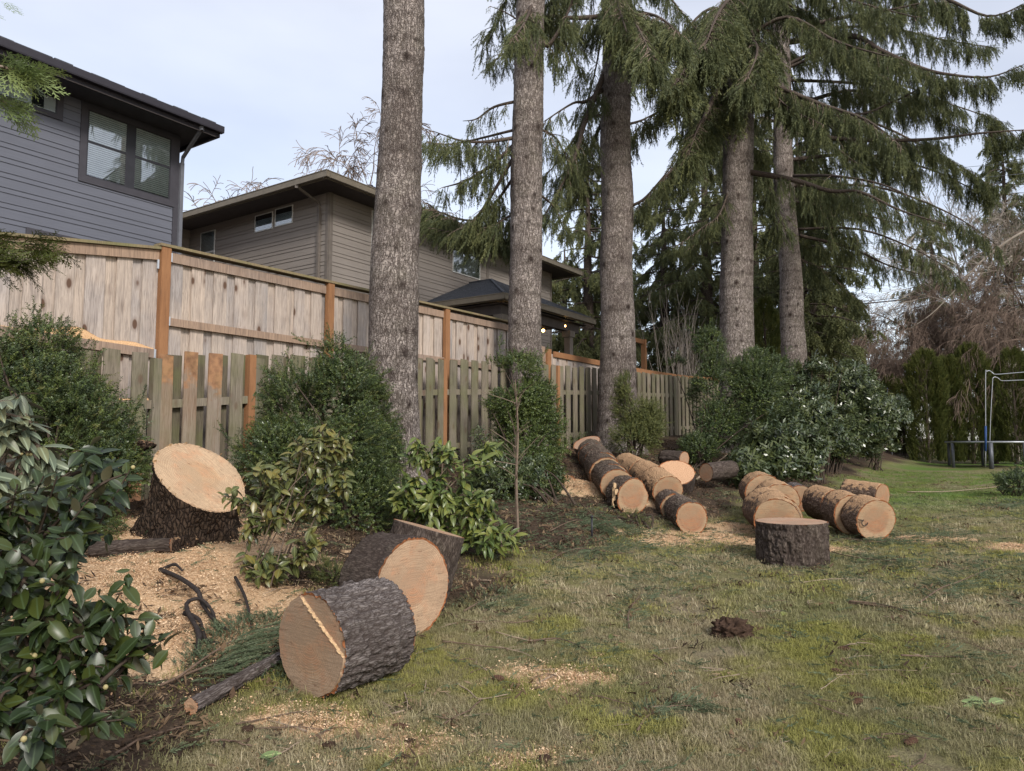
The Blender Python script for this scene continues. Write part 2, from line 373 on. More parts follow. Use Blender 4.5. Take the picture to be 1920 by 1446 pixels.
def scatter(name, pts, rot, scl, keys, parent=None, label=None, cat=None, kind='stuff'):
    pts = np.asarray(pts, float).reshape(-1, 3); n = len(pts)
    o = mk(name, pts, np.zeros((0, 3), int), None, parent)
    me = o.data; rot = np.asarray(rot, float).reshape(-1, 3)
    if parent is not None:      # parents of scatters are never rotated
        pass
    scl = np.asarray(scl, float); scl = np.repeat(scl[:, None], 3, 1) if scl.ndim == 1 else scl
    me.attributes.new('rot', 'FLOAT_VECTOR', 'POINT').data.foreach_set('vector', rot.astype(np.float32).ravel())
    me.attributes.new('scl', 'FLOAT_VECTOR', 'POINT').data.foreach_set('vector', scl.astype(np.float32).ravel())
    me.attributes.new('idx', 'INT', 'POINT').data.foreach_set('value', rng.integers(0, len(keys), n).astype(np.int32))
    md = o.modifiers.new('scatter', 'NODES'); md.node_group = gn_group(tuple(keys))
    tag(o, label, cat, kind=kind); return o
def dir_euler(D, roll=None):   # euler XYZ turning +Z onto each direction (array n,3)
    D = np.asarray(D, float); D = D / np.linalg.norm(D, axis=1)[:, None]
    out = np.empty_like(D)
    for i, d in enumerate(D):
        q = Vector(d).to_track_quat('Z', 'Y')
        r = roll[i] if roll is not None else random.uniform(0, 2 * PI)
        out[i] = (q @ Euler((0, 0, r)).to_quaternion()).to_euler()
    return out
# fast version: rotation about z by az after tilt from +Z by th
def tilt_euler(th, az): return np.stack([th * 0, th, az], 1)

# ================================================================== GROUND
def axis(lo, hi, n, k):        # denser near 0
    t = np.linspace(np.arcsinh(lo / k), np.arcsinh(hi / k), n); return np.sinh(t) * k
gx = axis(-160, 160, 360, 5.); gy = axis(-14, 230, 380, 6.)
XX, YY = np.meshgrid(gx, gy); ZZ = gzb(XX, YY)
V = np.stack([XX, YY, ZZ], 2).reshape(-1, 3); nx, ny = len(gx), len(gy)
ii = np.arange((ny - 1) * (nx - 1)); r_, c_ = ii // (nx - 1), ii % (nx - 1); a_ = r_ * nx + c_
Fq = np.stack([a_, a_ + 1, a_ + nx + 1, a_ + nx], 1)
def vv(X, Y): return X * NX + Y * NY
def uu(X, Y): return X * FX + Y * FY
def bed_mask(X, Y):            # 1 where the planting bed is bare soil and litter
    u = uu(X, Y); v = vv(X, Y); e = -3.95 - .12 * np.clip(u - 6, 0, 30) * 0 + (fbm(X * .9, Y * .9) - .47) * 1.6 + .35 * np.clip(4.5 - u, 0, 4)
    e = e + np.where(u > 17, .5, 0)
    return sstep((e - v) / .5)
def blob(X, Y, cx, cy, rx, ry, a=0.):
    dx, dy = X - cx, Y - cy; c, s = math.cos(a), math.sin(a)
    return 1 - np.hypot((dx * c + dy * s) / rx, (-dx * s + dy * c) / ry)
SAW = [(-2.72, 5.75, 1.0, .85, .3, .10), (-2.05, 5.0, .75, .5, .5, .05), (-1.05, 4.12, .55, .2, -.1, .012), (-.55, 3.9, .35, .16, .3, .008), (2.85, 10.1, .8, .45, 0, .03), (2.0, 9.7, .6, .35, 0, .02), (3.4, 10.9, .6, .5, 0, .03), (2.0, 12.2, .9, .7, 0, .06),
       (4.0, 9.6, .5, .3, 0, .02), (5.7, 10.4, .5, .3, 0, .02), (.35, 4.9, .45, .3, 0, .004), (1.05, 12.0, .5, .6, 0, .04), (-2.9, 7.0, 1.2, .9, 0, .10), (6.4, 9.6, .5, .25, 0, .01), (.1, 3.75, .35, .15, .2, .004)]
def saw_mask(X, Y):
    m = np.zeros_like(X)
    n = (fbm(X * 2.2 + 9, Y * 2.2) - .47) * 1.3 + (fbm(X * 9 + 9, Y * 9) - .47) * .9
    for (cx, cy, rx, ry, a, h) in SAW:
        k = blob(X, Y, cx, cy, rx * 1.15, ry * 1.15, a) + n * (1 if h > .02 else 1.4); m = np.maximum(m, np.clip(k * 2.2, 0, 1) * (1. if h > .02 and h != .05 else .78 if h == .05 else .74))
    return m
t = NT('lawn_soil', .95, .1); co = t.coord('Position')
nb = t.noise(co, .55, 5, .6); nm = t.noise(co, 1.1, 6, .65); nf = t.noise(co, 9, 6, .7); ng = t.noise(co, 60, 5, .7); nl = t.noise(co, .18, 3)
c = t.mix(t.ramp(nm, [(.40, 0.), (.60, 1.)]), (.27, .225, .14), (.25, .235, .085))
c = t.mix(t.ramp(nb, [(.42, 0.), (.62, .8)]), c, (.16, .165, .07))
c = t.mix(t.ramp(nf, [(.45, 0.), (.7, .6)]), c, (.12, .088, .06))
c = t.mix(t.ramp(ng, [(.35, .55), (.6, 0.)]), c, (.05, .042, .024))
c = t.mix(t.ramp(ng, [(.6, 0.), (.78, .5)]), c, (.26, .23, .13))
c = t.mix(t.math('MULTIPLY', t.attr('green'), t.ramp(nf, [(.2, .6), (.6, 1.)])), c, (.09, .16, .028))
soil = t.ramp(t.noise(co, 26, 6, .7), [(.3, (.03, .022, .016)), (.55, (.075, .052, .036)), (.75, (.17, .12, .075))])
c = t.mix(t.attr('bed'), c, soil)
chip = t.ramp(t.noise(co, 75, 4, .7), [(.3, (.30, .185, .10)), (.5, (.56, .38, .225)), (.7, (.76, .56, .36))])
sm_ = t.math('SUBTRACT', t.math('MULTIPLY', t.attr('saw'), 1.9), t.math('MULTIPLY', t.noise(co, 45, 5, .75), 1.15))
c = t.mix(t.ramp(sm_, [(0, 0.), (.22, 1.)]), c, chip)
t.col(c); t.bump(t.math('ADD', ng, t.math('MULTIPLY', nf, 2.)), .8, .02)
M['ground'] = t.m
def green_mask(X, Y): return sstep((Y - 12) / 5) * sstep((vv(X, Y) + 4.2) / 1.5) * sstep((fbm(X * .5, Y * .5) - .36) * 6)
sawm = saw_mask(XX, YY)
V[:, 2] += (sawm * 0).ravel()
for (cx, cy, rx, ry, a, h) in SAW: V[:, 2] += (sstep(blob(XX, YY, cx, cy, rx, ry, a) * 1.6) * h * (.6 + .8 * vn(XX * 6, YY * 6))).ravel()
o = mk('ground', V, Fq, M['ground'], None, True, dict(bed=bed_mask(XX, YY), saw=sawm, green=green_mask(XX, YY))); tag(o, kind='structure')
def sawh(X, Y):
    X = np.asarray(X, float); Y = np.asarray(Y, float); z = 0
    for (cx, cy, rx, ry, a, h) in SAW: z = z + sstep(blob(X, Y, cx, cy, rx, ry, a) * 1.6) * h * (.6 + .8 * vn(X * 6, Y * 6))
    return z
def gs(X, Y, dz=0.): return Vector((X, Y, float(gzb(X, Y)) + float(sawh(X, Y)) + dz))

# ================================================================== HOUSES
def siding_mat(name, c):
    t = NT(name, .75, .25); co = t.coord('Position'); m = t.n('ShaderNodeMapping'); m.inputs['Scale'].default_value = (2.2, 2.2, 60); t.l(co, m.inputs[0])
    n = t.noise(m.outputs[0], 1., 4); n2 = t.noise(co, .7, 3)
    cc = t.ramp(n, [(.3, tuple(x * .92 for x in c)), (.7, tuple(x * 1.08 for x in c))])
    cc = t.mix(t.ramp(t.rand(), [(0, 0.), (1, .12)]), cc, tuple(x * .75 for x in c)); cc = t.mix(t.ramp(n2, [(.4, 0.), (.7, .18)]), cc, tuple(min(1, x * 1.3) for x in c))
    t.col(cc); t.bump(n, .25, .004); return t.m
M['sid1'] = siding_mat('slate_siding', (.115, .122, .15)); M['trim1'] = plain('slate_trim', (.05, .048, .058), .6)
M['sid2'] = siding_mat('taupe_siding', (.24, .212, .19)); M['trim2'] = plain('taupe_trim', (.16, .138, .12), .6)
M['gut1'] = plain('dark_gutter', (.028, .025, .032), .5); M['gut2'] = plain('bronze_gutter', (.17, .145, .11), .5)
M['soff1'] = plain('dark_soffit', (.05, .048, .052), .8); M['soff2'] = plain('brown_soffit', (.075, .064, .062), .8)
M['spout1'] = plain('grey_spout', (.13, .135, .155), .45)
M['white'] = plain('white_vinyl', (.62, .62, .60), .45); M['blackv'] = plain('dark_vinyl', (.03, .03, .036), .4)
M['blind'] = plain('blind', (.80, .82, .80), .6); M['room'] = plain('room_dark', (.03, .033, .036), .9)
M['paper'] = plain('paper', (.75, .75, .75), .8, .1, .02)
t = NT('shingle', .9, .15); co = t.coord('Position'); br = t.n('ShaderNodeTexBrick'); mm = t.n('ShaderNodeMapping')
mm.inputs['Rotation'].default_value = (0, 0, math.atan2(FY, FX)); t.l(co, mm.inputs[0]); n = t.noise(co, 40, 4); n2 = t.noise(co, 6, 4)
t.col(t.mix(t.ramp(n2, [(.3, 0.), (.7, 1.)]), t.ramp(n, [(.3, (.03, .034, .042)), (.7, (.075, .08, .095))]), t.ramp(n, [(.3, (.045, .05, .06)), (.7, (.12, .125, .14))])))
t.bump(n, .8, .01); M['shingle'] = t.m
t = NT('window_glass', .03, .5); gl = t.n('ShaderNodeBsdfGlossy'); gl.inputs['Roughness'].default_value = .02; tr = t.n('ShaderNodeBsdfTransparent'); tr.inputs[0].default_value = (.82, .88, .88, 1)
fr = t.n('ShaderNodeFresnel'); fr.inputs[0].default_value = 1.9; mx = t.n('ShaderNodeMixShader'); t.l(t.math('ADD', fr.outputs[0], .22, True), mx.inputs[0]); t.l(tr.outputs[0], mx.inputs[1]); t.l(gl.outputs[0], mx.inputs[2]); t.l(mx.outputs[0], t.out.inputs[0]); M['glass'] = t.m

class Wall:                    # plane frames: fence-parallel (kind u) or square to it (kind v); out = outward unit vector
    def __init__(s, kind, c): s.k = kind; s.c = c; s.out = Vector((NX, NY, 0)) if kind == 'u' else Vector((-FX, -FY, 0))
    def p(s, h, z, d=0.): return (uv(h, s.c, z) if s.k == 'u' else uv(s.c, h, z)) + s.out * d
    def box(s, mb, h0, h1, z0, z1, d0, d1):
        o = s.p(h0, z0, d0); return mb.box(o, s.p(h1, z0, d0) - o, s.out * (d1 - d0), Vector((0, 0, z1 - z0)))
def siding(W_, h0, h1, zb, zt, mat, parent, gaps=()):
    z = zt; k = 0
    while z > zb:
        e = (.19, .097)[k % 2]; z1 = z; z0 = max(z - e, zb); k += 1; z = z0
        a, b, c, d = W_.p(h0, z0, .022), W_.p(h1, z0, .022), W_.p(h1, z1, .006), W_.p(h0, z1, .006)
        a2, b2, c2, d2 = W_.p(h0, z0, -.005), W_.p(h1, z0, -.005), W_.p(h1, z1, -.005), W_.p(h0, z1, -.005)
        mk('siding_board', [a, b, c, d, a2, b2, c2, d2], [(0, 1, 2, 3), (7, 6, 5, 4), (0, 4, 5, 1), (1, 5, 6, 2), (2, 6, 7, 3), (3, 7, 4, 0)], mat, parent)
def window(W_, h0, h1, z0, z1, parent, fmat, trim=None, tmat=None, cols=1, rail=None, blinds=(0, 1), blindtop=0., shade=None, mull=.1, base=.026):
    """a framed window; trims, panes and blind slats as parts and sub-parts"""
    if trim:
        mb = MB(); tl, tt, tb = trim
        W_.box(mb, h0 - tl, h0, z0 - tb, z1 + tt, 0, base + .02); W_.box(mb, h1, h1 + tl, z0 - tb, z1 + tt, 0, base + .02)
        W_.box(mb, h0, h1, z1, z1 + tt, 0, base + .018); W_.box(mb, h0, h1, z0 - tb, z0, 0, base + .018); mb.build('window_trim', tmat, parent)
    fr = MB(); e = .028; w = (h1 - h0 - mull * (cols - 1)) / cols
    first = None; panes = []
    for c in range(cols):
        a = h0 + c * (w + mull); b = a + w
        for (p, q, r, s) in ((a, a + e, z0, z1), (b - e, b, z0, z1), (a + e, b - e, z0, z0 + e), (a + e, b - e, z1 - e, z1)): W_.box(fr, p, q, r, s, 0, base + .012)
        if c < cols - 1 and tmat: W_.box(fr, b, b + mull, z0, z1, 0, base + .014)
        rows = [(z0 + e, z1 - e)]
        if rail: rows = [(z0 + e, rail - .025), (rail + .025, z1 - e)]; W_.box(fr, a + e, b - e, rail - .025, rail + .025, 0, base + .015)
        for (r0, r1) in rows: panes.append((a + e, b - e, r0, r1))
    f = fr.build('window', fmat, parent)
    for (a, b, r0, r1) in panes:
        p0 = W_.p(a, r0, base + .006); mk('pane', [p0, W_.p(b, r0, base + .006), W_.p(b, r1, base + .006), W_.p(a, r1, base + .006)], [(0, 1, 2, 3)], M['glass'], f)
    bk = MB(); bl = MB()
    for (a, b, r0, r1) in panes:
        W_.box(bk, a, b, r0, r1, .0225, base - .0025)
        zt = r1 - blindtop * (r1 - r0) if (rail is None or r1 > (rail or 0)) else r1
        z = zt
        while blinds and z > r0 + .02:
            W_.box(bl, a + (b - a) * blinds[0], a + (b - a) * blinds[1], z - .036, z - .002, base - .002, base + .002); z -= .044
    bk.build('dark_room_backing', M['room'], f)  # dark backing behind the panes, the room's shade put into its colour
    if bl.V: tag(bl.build('blind', M['blind'], f), kind=None)
    return f
def hip_roof(name, u0, u1, v0, v1, z, slope, mat, parent, th=.05):
    w = (v1 - v0) / 2; h = w * slope if (u1 - u0) > 2 * w else (u1 - u0) / 2 * slope
    if (u1 - u0) > 2 * w: a, b = (u0 + w, v0 + w), (u1 - w, v0 + w)
    else: w = (u1 - u0) / 2; a, b = (u0 + w, v0 + w), (u0 + w, v1 - w)
    V = [uv(u0, v0, z), uv(u1, v0, z), uv(u1, v1, z), uv(u0, v1, z), uv(*a, z + h), uv(*b, z + h)]
    if (u1 - u0) > (v1 - v0): Fc = [(0, 1, 5, 4), (1, 2, 5), (2, 3, 4, 5), (3, 0, 4)]
    else: Fc = [(0, 1, 4), (1, 2, 5, 4), (2, 3, 5), (3, 0, 4, 5)]
    return mk(name, V, Fc + [(3, 2, 1, 0)], mat, parent)

# ---- dark slate house
h1 = thing('slate_grey_house', 'dark slate grey two storey house with wide dark eave and paired windows behind the fence', 'house', uv(0, -20, 1.6))
W1 = Wall('u', -15.5)
MB().ubox(-9, 9.33, -24, -15.506, 1.4, 8.6).build('wall', M['sid1'], h1)
siding(W1, -9, 9.245, 2.6, 8.6, M['sid1'], h1)
mb = MB(); W1.box(mb, 9.25, 9.36, 1.6, 8.6, -.02, .035); mb.build('corner_board', M['trim1'], h1)
MB().ubox(-9.5, 9.74, -24.4, -14.62, 8.6, 8.625).build('soffit', M['soff1'], h1)
MB().ubox(-9.5, 9.80, -14.66, -14.62, 8.52, 8.75).build('fascia', M['gut1'], h1)
MB().ubox(9.745, 9.80, -24.4, -14.665, 8.52, 8.75).build('fascia', M['gut1'], h1)
g = MB(); g.ubox(-9.5, 9.82, -14.61, -14.49, 8.60, 8.615).ubox(-9.5, 9.82, -14.50, -14.485, 8.617, 8.75).ubox(9.805, 9.82, -14.61, -14.51, 8.617, 8.75); g.build('gutter', M['gut1'], h1)
g = MB(); g.ubox(-9.5, 9.7, -14.625, -14.61, 8.50, 8.515); g.build('drip_edge', M['soff2'], h1)
hip_roof('roof', -9.6, 9.86, -24.6, -14.56, 8.76, .32, M['shingle'], h1)
# shingle course edges along the eave
for k in range(46):
    u = -6 + k * .34 + random.uniform(-.02, .02); a = random.uniform(.0, .02)
    MB().ubox(u, u + .33, -14.75, -14.54 + a * .6, 8.752, 8.775 + a).build('shingle', M['shingle'], h1)
window(W1, 7.33, 9.15, 7.06, 8.46, h1, M['blackv'], (.13, .14, .14), M['trim1'], cols=2, rail=7.79, mull=.15)
window(W1, 4.9, 6.74, 8.12, 8.50, h1, M['blackv'], (.11, .1, .09), M['trim1'], blinds=None)
for (a, b, m_) in ((4.95, 6.28, 'blind'), (6.5, 6.71, 'paper')):
    mb = MB(); W1.box(mb, a, b, 8.155, 8.44 if m_ == 'paper' else 8.47, .024, .027); mb.build('shade' if m_ == 'blind' else 'notice', M[m_], h1)
mb = MB(); W1.box(mb, 6.3, 8.9, 5.45, 5.735, .01, .05); mb.build('window_trim', M['trim1'], h1)
sp = MB(); sp.tube([uv(9.33, -14.60, 8.68), uv(9.33, -14.60, 8.52)], .055, 4).tube([uv(9.33, -14.6, 8.56), uv(9.40, -15.40, 8.10), uv(9.40, -15.42, 7.95)], .042, 4)
sp.ubox(9.365, 9.445, -15.48, -15.40, 1.8, 7.98); sp.build('downspout', M['spout1'], h1)
# ---- taupe house
h2 = thing('taupe_house', 'taupe brown two storey house with bronze gutters and covered patio beyond the fence', 'house', uv(20, -20, 1.8))
W2 = Wall('u', -15.3); W2s = Wall('v', 13.67); W2w = Wall('u', -21.85)
MB().ubox(13.676, 25.4, -27, -15.306, 1.4, 8.55).build('wall', M['sid2'], h2)
MB().ubox(7, 13.675, -27, -21.856, 1.4, 8.55).build('wall', M['sid2'], h2)
siding(W2, 13.79, 25.34, 2.6, 8.5, M['sid2'], h2)
siding(W2s, -21.82, -15.42, 4.2, 8.5, M['sid2'], h2)
siding(W2w, 8.6, 13.66, 4.4, 8.5, M['sid2'], h2)
mb = MB(); W2.box(mb, 13.66, 13.785, 1.6, 8.5, -.01, .03); W2s.box(mb, -15.415, -15.3, 1.6, 8.5, -.01, .03); mb.build('corner_board', M['trim2'], h2)
mb = MB(); W2.box(mb, 25.34, 25.46, 1.6, 8.5, -.01, .03); mb.build('corner_board', M['trim2'], h2)
mb = MB(); W2.box(mb, 20.98, 21.10, 2.6, 8.5, .0, .04); mb.build('corner_board', M['trim2'], h2)
MB().ubox(12.84, 26.2, -27.2, -14.5, 8.50, 8.52).build('soffit', M['soff2'], h2)
MB().ubox(7, 12.835, -27.2, -21.0, 8.50, 8.52).build('soffit', M['soff2'], h2)
def gutter(a, b, z, parent, out, mat, h=.155, w=.12):      # a box gutter between two points with its lip
    d = (b - a).normalized(); o_ = Vector(out)
    mb = MB(); mb.box(a + Vector((0, 0, z)), b - a, o_ * w, (0, 0, .012)); mb.box(a + o_ * (w - .012) + Vector((0, 0, z + .0125)), b - a, o_ * .012, (0, 0, h)); mb.box(a + o_ * (w - .006) + Vector((0, 0, z + h)), b - a, o_ * .02, (0, 0, .02))
    mb.box(a - o_ * .02 + Vector((0, 0, z - .02)), b - a, o_ * .018, (0, 0, h + .05)); return mb.build('gutter', mat, parent)
nv, nu = Vector((NX, NY, 0)), Vector((-FX, -FY, 0))
gutter(uv(12.72, -14.46), uv(26.3, -14.46), 8.47, h2, nv, M['gut2'])
gutter(uv(12.82, -21.0), uv(12.82, -14.34), 8.472, h2, nu, M['gut2'])
gutter(uv(7, -20.99), uv(12.70, -20.99), 8.47, h2, nv, M['gut2'])
gutter(uv(26.32, -14.34), uv(26.32, -18), 8.472, h2, -nu, M['gut2'])
hip_roof('roof', 12.74, 26.4, -27.4, -14.36, 8.66, .30, M['shingle'], h2)
hip_roof('roof', 4, 15.5, -29.4, -20.9, 8.63, .36, M['shingle'], h2)
v = MB(); v.tube([uv(15.6, -15.7, 8.95), uv(15.6, -15.7, 9.22)], .11, 10).tube([uv(15.6, -15.7, 9.22), uv(15.6, -15.7, 9.27)], .19, 10).tube([uv(15.6, -15.7, 9.27), uv(15.6, -15.7, 9.34)], .10, 10); v.build('roof_vent', M['gut1'], h2)
window(W2, 15.28, 16.35, 7.06, 8.42, h2, M['white'], None, None, rail=7.72, blinds=(0, 1))
window(W2, 19.05, 20.58, 7.33, 8.38, h2, M['white'], None, None, blinds=(0, 1))
window(W2s, -18.48, -17.66, 7.87, 8.385, h2, M['white'], None, None, blindtop=.3)
window(W2s, -17.56, -16.78, 7.885, 8.42, h2, M['white'], None, None, blindtop=.3)
window(W2s, -21.2, -20.45, 7.1, 8.3, h2, M['white'], None, None, rail=7.62)
window(W2, 22.2, 24.3, 3.2, 5.3, h2, M['white'], None, None, blinds=None)
sp = MB(); sp.tube([uv(12.76, -15.55, 8.56), uv(12.76, -15.55, 8.40)], .06, 4).tube([uv(12.76, -15.55, 8.44), uv(13.56, -15.62, 8.22), uv(13.6, -15.62, 8.05)], .04, 4)
sp.ubox(13.56, 13.64, -15.67, -15.58, 1.8, 8.12); sp.build('downspout', M['trim2'], h2)
# patio roof
pr = mk('patio_roof', [uv(17.3, -12.0, 5.9), uv(22.6, -12.0, 5.9), uv(22.6, -15.25, 5.9), uv(17.3, -15.25, 5.9), uv(19.95, -14.35, 7.08), uv(19.95, -15.25, 7.08)],
        [(0, 1, 4), (1, 2, 5, 4), (3, 0, 4, 5), (3, 2, 1, 0)], M['shingle'], h2)
# shingle courses on the two slopes that show
for k in range(22):
    f0 = k / 22; f1 = f0 + 1 / 22 + .004
    def lerp(a, b, t_): return a + (b - a) * t_
    A, B, C_, D_ = uv(17.3, -15.25, 5.905), uv(17.3, -12, 5.905), uv(19.95, -14.35, 7.085), uv(19.95, -15.25, 7.085)
    mk('shingle_course', [lerp(A, D_, f0) + Vector((0, 0, .022)), lerp(B, C_, f0) + Vector((0, 0, .022)), lerp(B, C_, f1) + Vector((0, 0, .008)), lerp(A, D_, f1) + Vector((0, 0, .008)), lerp(A, D_, f0), lerp(B, C_, f0)], [(0, 1, 2, 3), (4, 5, 1, 0)], M['shingle'], pr)
    A, B, C_ = uv(17.3, -12, 5.905), uv(22.6, -12, 5.905), uv(19.95, -14.35, 7.085)
    mk('shingle_course', [lerp(A, C_, f0) + Vector((0, 0, .022)), lerp(B, C_, f0) + Vector((0, 0, .022)), lerp(B, C_, min(f1, 1)) + Vector((0, 0, .008)), lerp(A, C_, min(f1, 1)) + Vector((0, 0, .008)), lerp(A, C_, f0), lerp(B, C_, f0)], [(0, 1, 2, 3), (4, 5, 1, 0)], M['shingle'], pr)
rc = MB(); rc.tube([uv(17.3, -12, 5.95), uv(19.95, -14.35, 7.11), uv(19.95, -15.25, 7.11)], .05, 4).tube([uv(22.6, -12, 5.95), uv(19.95, -14.35, 7.11)], .05, 4); rc.build('ridge_cap', M['shingle'], pr)
gutter(uv(17.2, -11.98), uv(22.75, -11.98), 5.74, h2, nv, M['gut2'])
gutter(uv(17.28, -15.2), uv(17.28, -11.87), 5.742, h2, nu, M['gut2'])
MB().ubox(17.4, 22.5, -15.2, -12.1, 5.68, 5.70).build('patio_ceiling', M['soff2'], h2)
MB().ubox(17.6, 22.3, -12.5, -12.3, 5.40, 5.68).build('beam', M['soff2'], h2)
MB().ubox(17.6, 17.8, -15.2, -12.5, 5.40, 5.68).build('beam', M['soff2'], h2)
for (a, b) in ((21.55, -12.45), (17.62, -12.5)):
    p_ = MB().ubox(a, a + .22, b, b + .22, 2.0, 5.40).build('post', M['trim2'], h2)
    MB().ubox(a - .05, a + .27, b - .05, b + .27, 5.2, 5.398).build('post_cap', M['trim2'], p_)
# ---- string of lit bulbs under the patio roof
t = NT('bulb_glow', .4); em = t.n('ShaderNodeEmission'); em.inputs[0].default_value = (1, .55, .18, 1); em.inputs[1].default_value = 9; t.l(em.outputs[0], t.out.inputs[0]); M['bulb'] = t.m
st = thing('string_lights', 'string of small warm lit bulbs hanging under the patio roof', 'string lights', P(1000, 610, 22))
pb = [P(930.5, 582, 22.3), P(943, 583.5, 22.6), P(1030, 607, 24.5), P(1058, 611.5, 24.6), P(1018.5, 620, 25.5)]
def ball(c, r, n=6):
    V = []; F_ = []
    for i in range(n + 1):
        for k in range(8):
            a = PI * i / n; b = 2 * PI * k / 8; V.append(Vector(c) + Vector((math.sin(a) * math.cos(b), math.sin(a) * math.sin(b), math.cos(a))) * r)
    for i in range(n):
        for k in range(8): F_.append((i * 8 + k, i * 8 + (k + 1) % 8, (i + 1) * 8 + (k + 1) % 8, (i + 1) * 8 + k))
    return V, F_
cb = MB(); cb.tube([pb[0] + Vector((-1.2, 0, .25)), pb[0] + Vector((0, 0, .1)), pb[1] + Vector((0, 0, .1)), P(985, 601, 23.5), pb[2] + Vector((0, 0, .1)), pb[3] + Vector((0, 0, .1))], .012, 4)
cb.tube([pb[4] + Vector((-.5, 0, .1)), pb[4] + Vector((0, 0, .08)), pb[2] + Vector((0, 0, .1))], .012, 4); cb.build('cable', M['blackv'], st)
for q in pb:
    mk('bulb', *ball(q, .055), M['bulb'], st, True)
    mk('bulb_socket', *tube([q + Vector((0, 0, .05)), q + Vector((0, 0, .11))], .025, 6), M['blackv'], st)

# ================================================================== FENCES
def board(name, u0, u1, v0, v1, z0, z1, mat, parent, lean=0., cup=0.):
    o = uv(u0, v0, z0); b = MB(); j = [random.uniform(-.006, .006) for _ in range(4)]
    V = boxv(o, uv(u1 - u0, 0), uv(0, v1 - v0), (0, 0, z1 - z0)); L_ = uv(lean, cup * .5)
    for k in (4, 5, 6, 7): V[k] = V[k] + L_ + Vector((0, 0, j[k - 4] * 1.6))
    return mk(name, V, BOXF, mat, parent)
pf = thing('privacy_fence', 'tall weathered cedar privacy fence with orange posts and a capped top rail', 'fence', uv(8, -8.85, 2.))
def ftop(u): return 3.97 + .105 * (u - 4.9) if u < 5.1 else 4.10 + .012 * (u - 5.2)
u = 1.6; k = 0
while u < 13.55:
    w = (.205, .125)[k % 2] * random.uniform(.9, 1.1); pr_ = k % 2
    skip = False
    v0 = -8.90 - (.0 if pr_ == 0 else .030)
    board('board', u - (.02 if pr_ else 0), u + w + (.02 if pr_ else 0), v0 - .018, v0, 1.35, ftop(u) - .05, M['cedar'], pf, random.uniform(-.006, .006))
    u += w + .004; k += 1
def railseg(a, b, za, zb, h, v0, v1, mat, name='rail', parent=pf):
    V = [uv(a, v0, za), uv(b, v0, zb), uv(b, v1, zb), uv(a, v1, za), uv(a, v0, za + h), uv(b, v0, zb + h), uv(b, v1, zb + h), uv(a, v1, za + h)]
    return mk(name, V, BOXF, mat, parent)
posts = [5.21, 7.96, 10.87]
segs = [(1.5, 5.14), (5.28, 7.89), (8.03, 10.80), (10.94, 13.6)]
for i, (a, b) in enumerate(segs):
    railseg(a, b, ftop(a) - .175, ftop(b) - .175, .125, -8.90 + .002, -8.862, M['cedar_rail'])
    if i == 0: railseg(a, b, ftop(a) - .045, ftop(b) - .045, .035, -8.97, -8.82, M['cedar_cap'], 'cap_rail')
za, zb = wall_uz(79, 637, -8.86)[1], wall_uz(294, 668, -8.86)[1]; s_ = (zb - za) / (wall_uz(294, 668, -8.86)[0] - wall_uz(79, 637, -8.86)[0]); ua_ = wall_uz(79, 637, -8.86)[0]
railseg(1.5, 5.14, za + s_ * (1.5 - ua_) - .03, za + s_ * (5.14 - ua_) - .03, .11, -8.898, -8.845, M['cedar_rail'])
ZR0 = lambda q: za + s_ * (q - ua_) + .08
zc = wall_uz(318, 604, -8.86)[1]; zd = wall_uz(613, 646, -8.86)[1]
railseg(5.28, 7.89, zc - .05, zd - .05, .10, -8.898, -8.845, M['cedar_rail']); railseg(8.03, 10.80, zd - .05, zd - .03, .10, -8.898, -8.845, M['cedar_rail']); railseg(10.94, 13.6, zd - .03, zd - .04, .10, -8.898, -8.845, M['cedar_rail'])
railseg(5.12, 13.65, ftop(5.2) - .002, ftop(13.6) - .002, .035, -8.97, -8.80, M['cedar_cap'], 'cap_rail')
for i, q in enumerate(posts): MB().ubox(q - .062, q + .062, -8.895, -8.815, 1.3, ftop(q + .1) - .004).build('post', M['cedar_post'], pf)
M['steel'] = plain('galvanised', (.55, .57, .60), .4, .5, .1, 20, .7)
for (q, z_) in ((5.125, ZR0(5.12) - .115), (5.125, ftop(5.0) - .175), (5.30, ftop(5.3) - .175), (5.30, zc - .05)): MB().ubox(q - .018, q + .006, -8.86, -8.842, z_, z_ + .115).build('bracket', M['steel'], pf)
# lower, newer run beyond the second spruce
lf2 = thing('cedar_fence_run', 'low run of fresh orange cedar fence with pale boards past the patio', 'fence', uv(19, -8.85, 2.))
u = 14.15
while u < 27:
    w = random.uniform(.13, .15); board('board', u, u + w, -8.915, -8.895, 1.6, 3.70, M['cedar'], lf2); u += w + .004
def z2f(u): return 3.66 + (.10 * ((u - 19) / 5) ** 2 if u > 19 else .0)
for (a, b) in ((14.86, 17.4), (17.42, 20.2), (20.22, 23.2), (23.22, 27)): railseg(a, b, z2f(a) - .02, z2f(b) - .02, .13, -8.893, -8.85, M['cedar_post'], 'rail', lf2)
for q in (14.62, 17.41, 20.21): MB().ubox(q - .09, q + .09, -8.90 if q < 15 else -9.02, -8.84 if q < 15 else -8.93, 1.5, 3.80 if q < 15 else 3.7).build('post', M['cedar_post'], lf2)
for i in range(3): MB().ubox(13.9 + i * .2, 14.09 + i * .2, -8.91, -8.88, 1.5, 3.84).build('board', M['cedar_rail'], lf2)
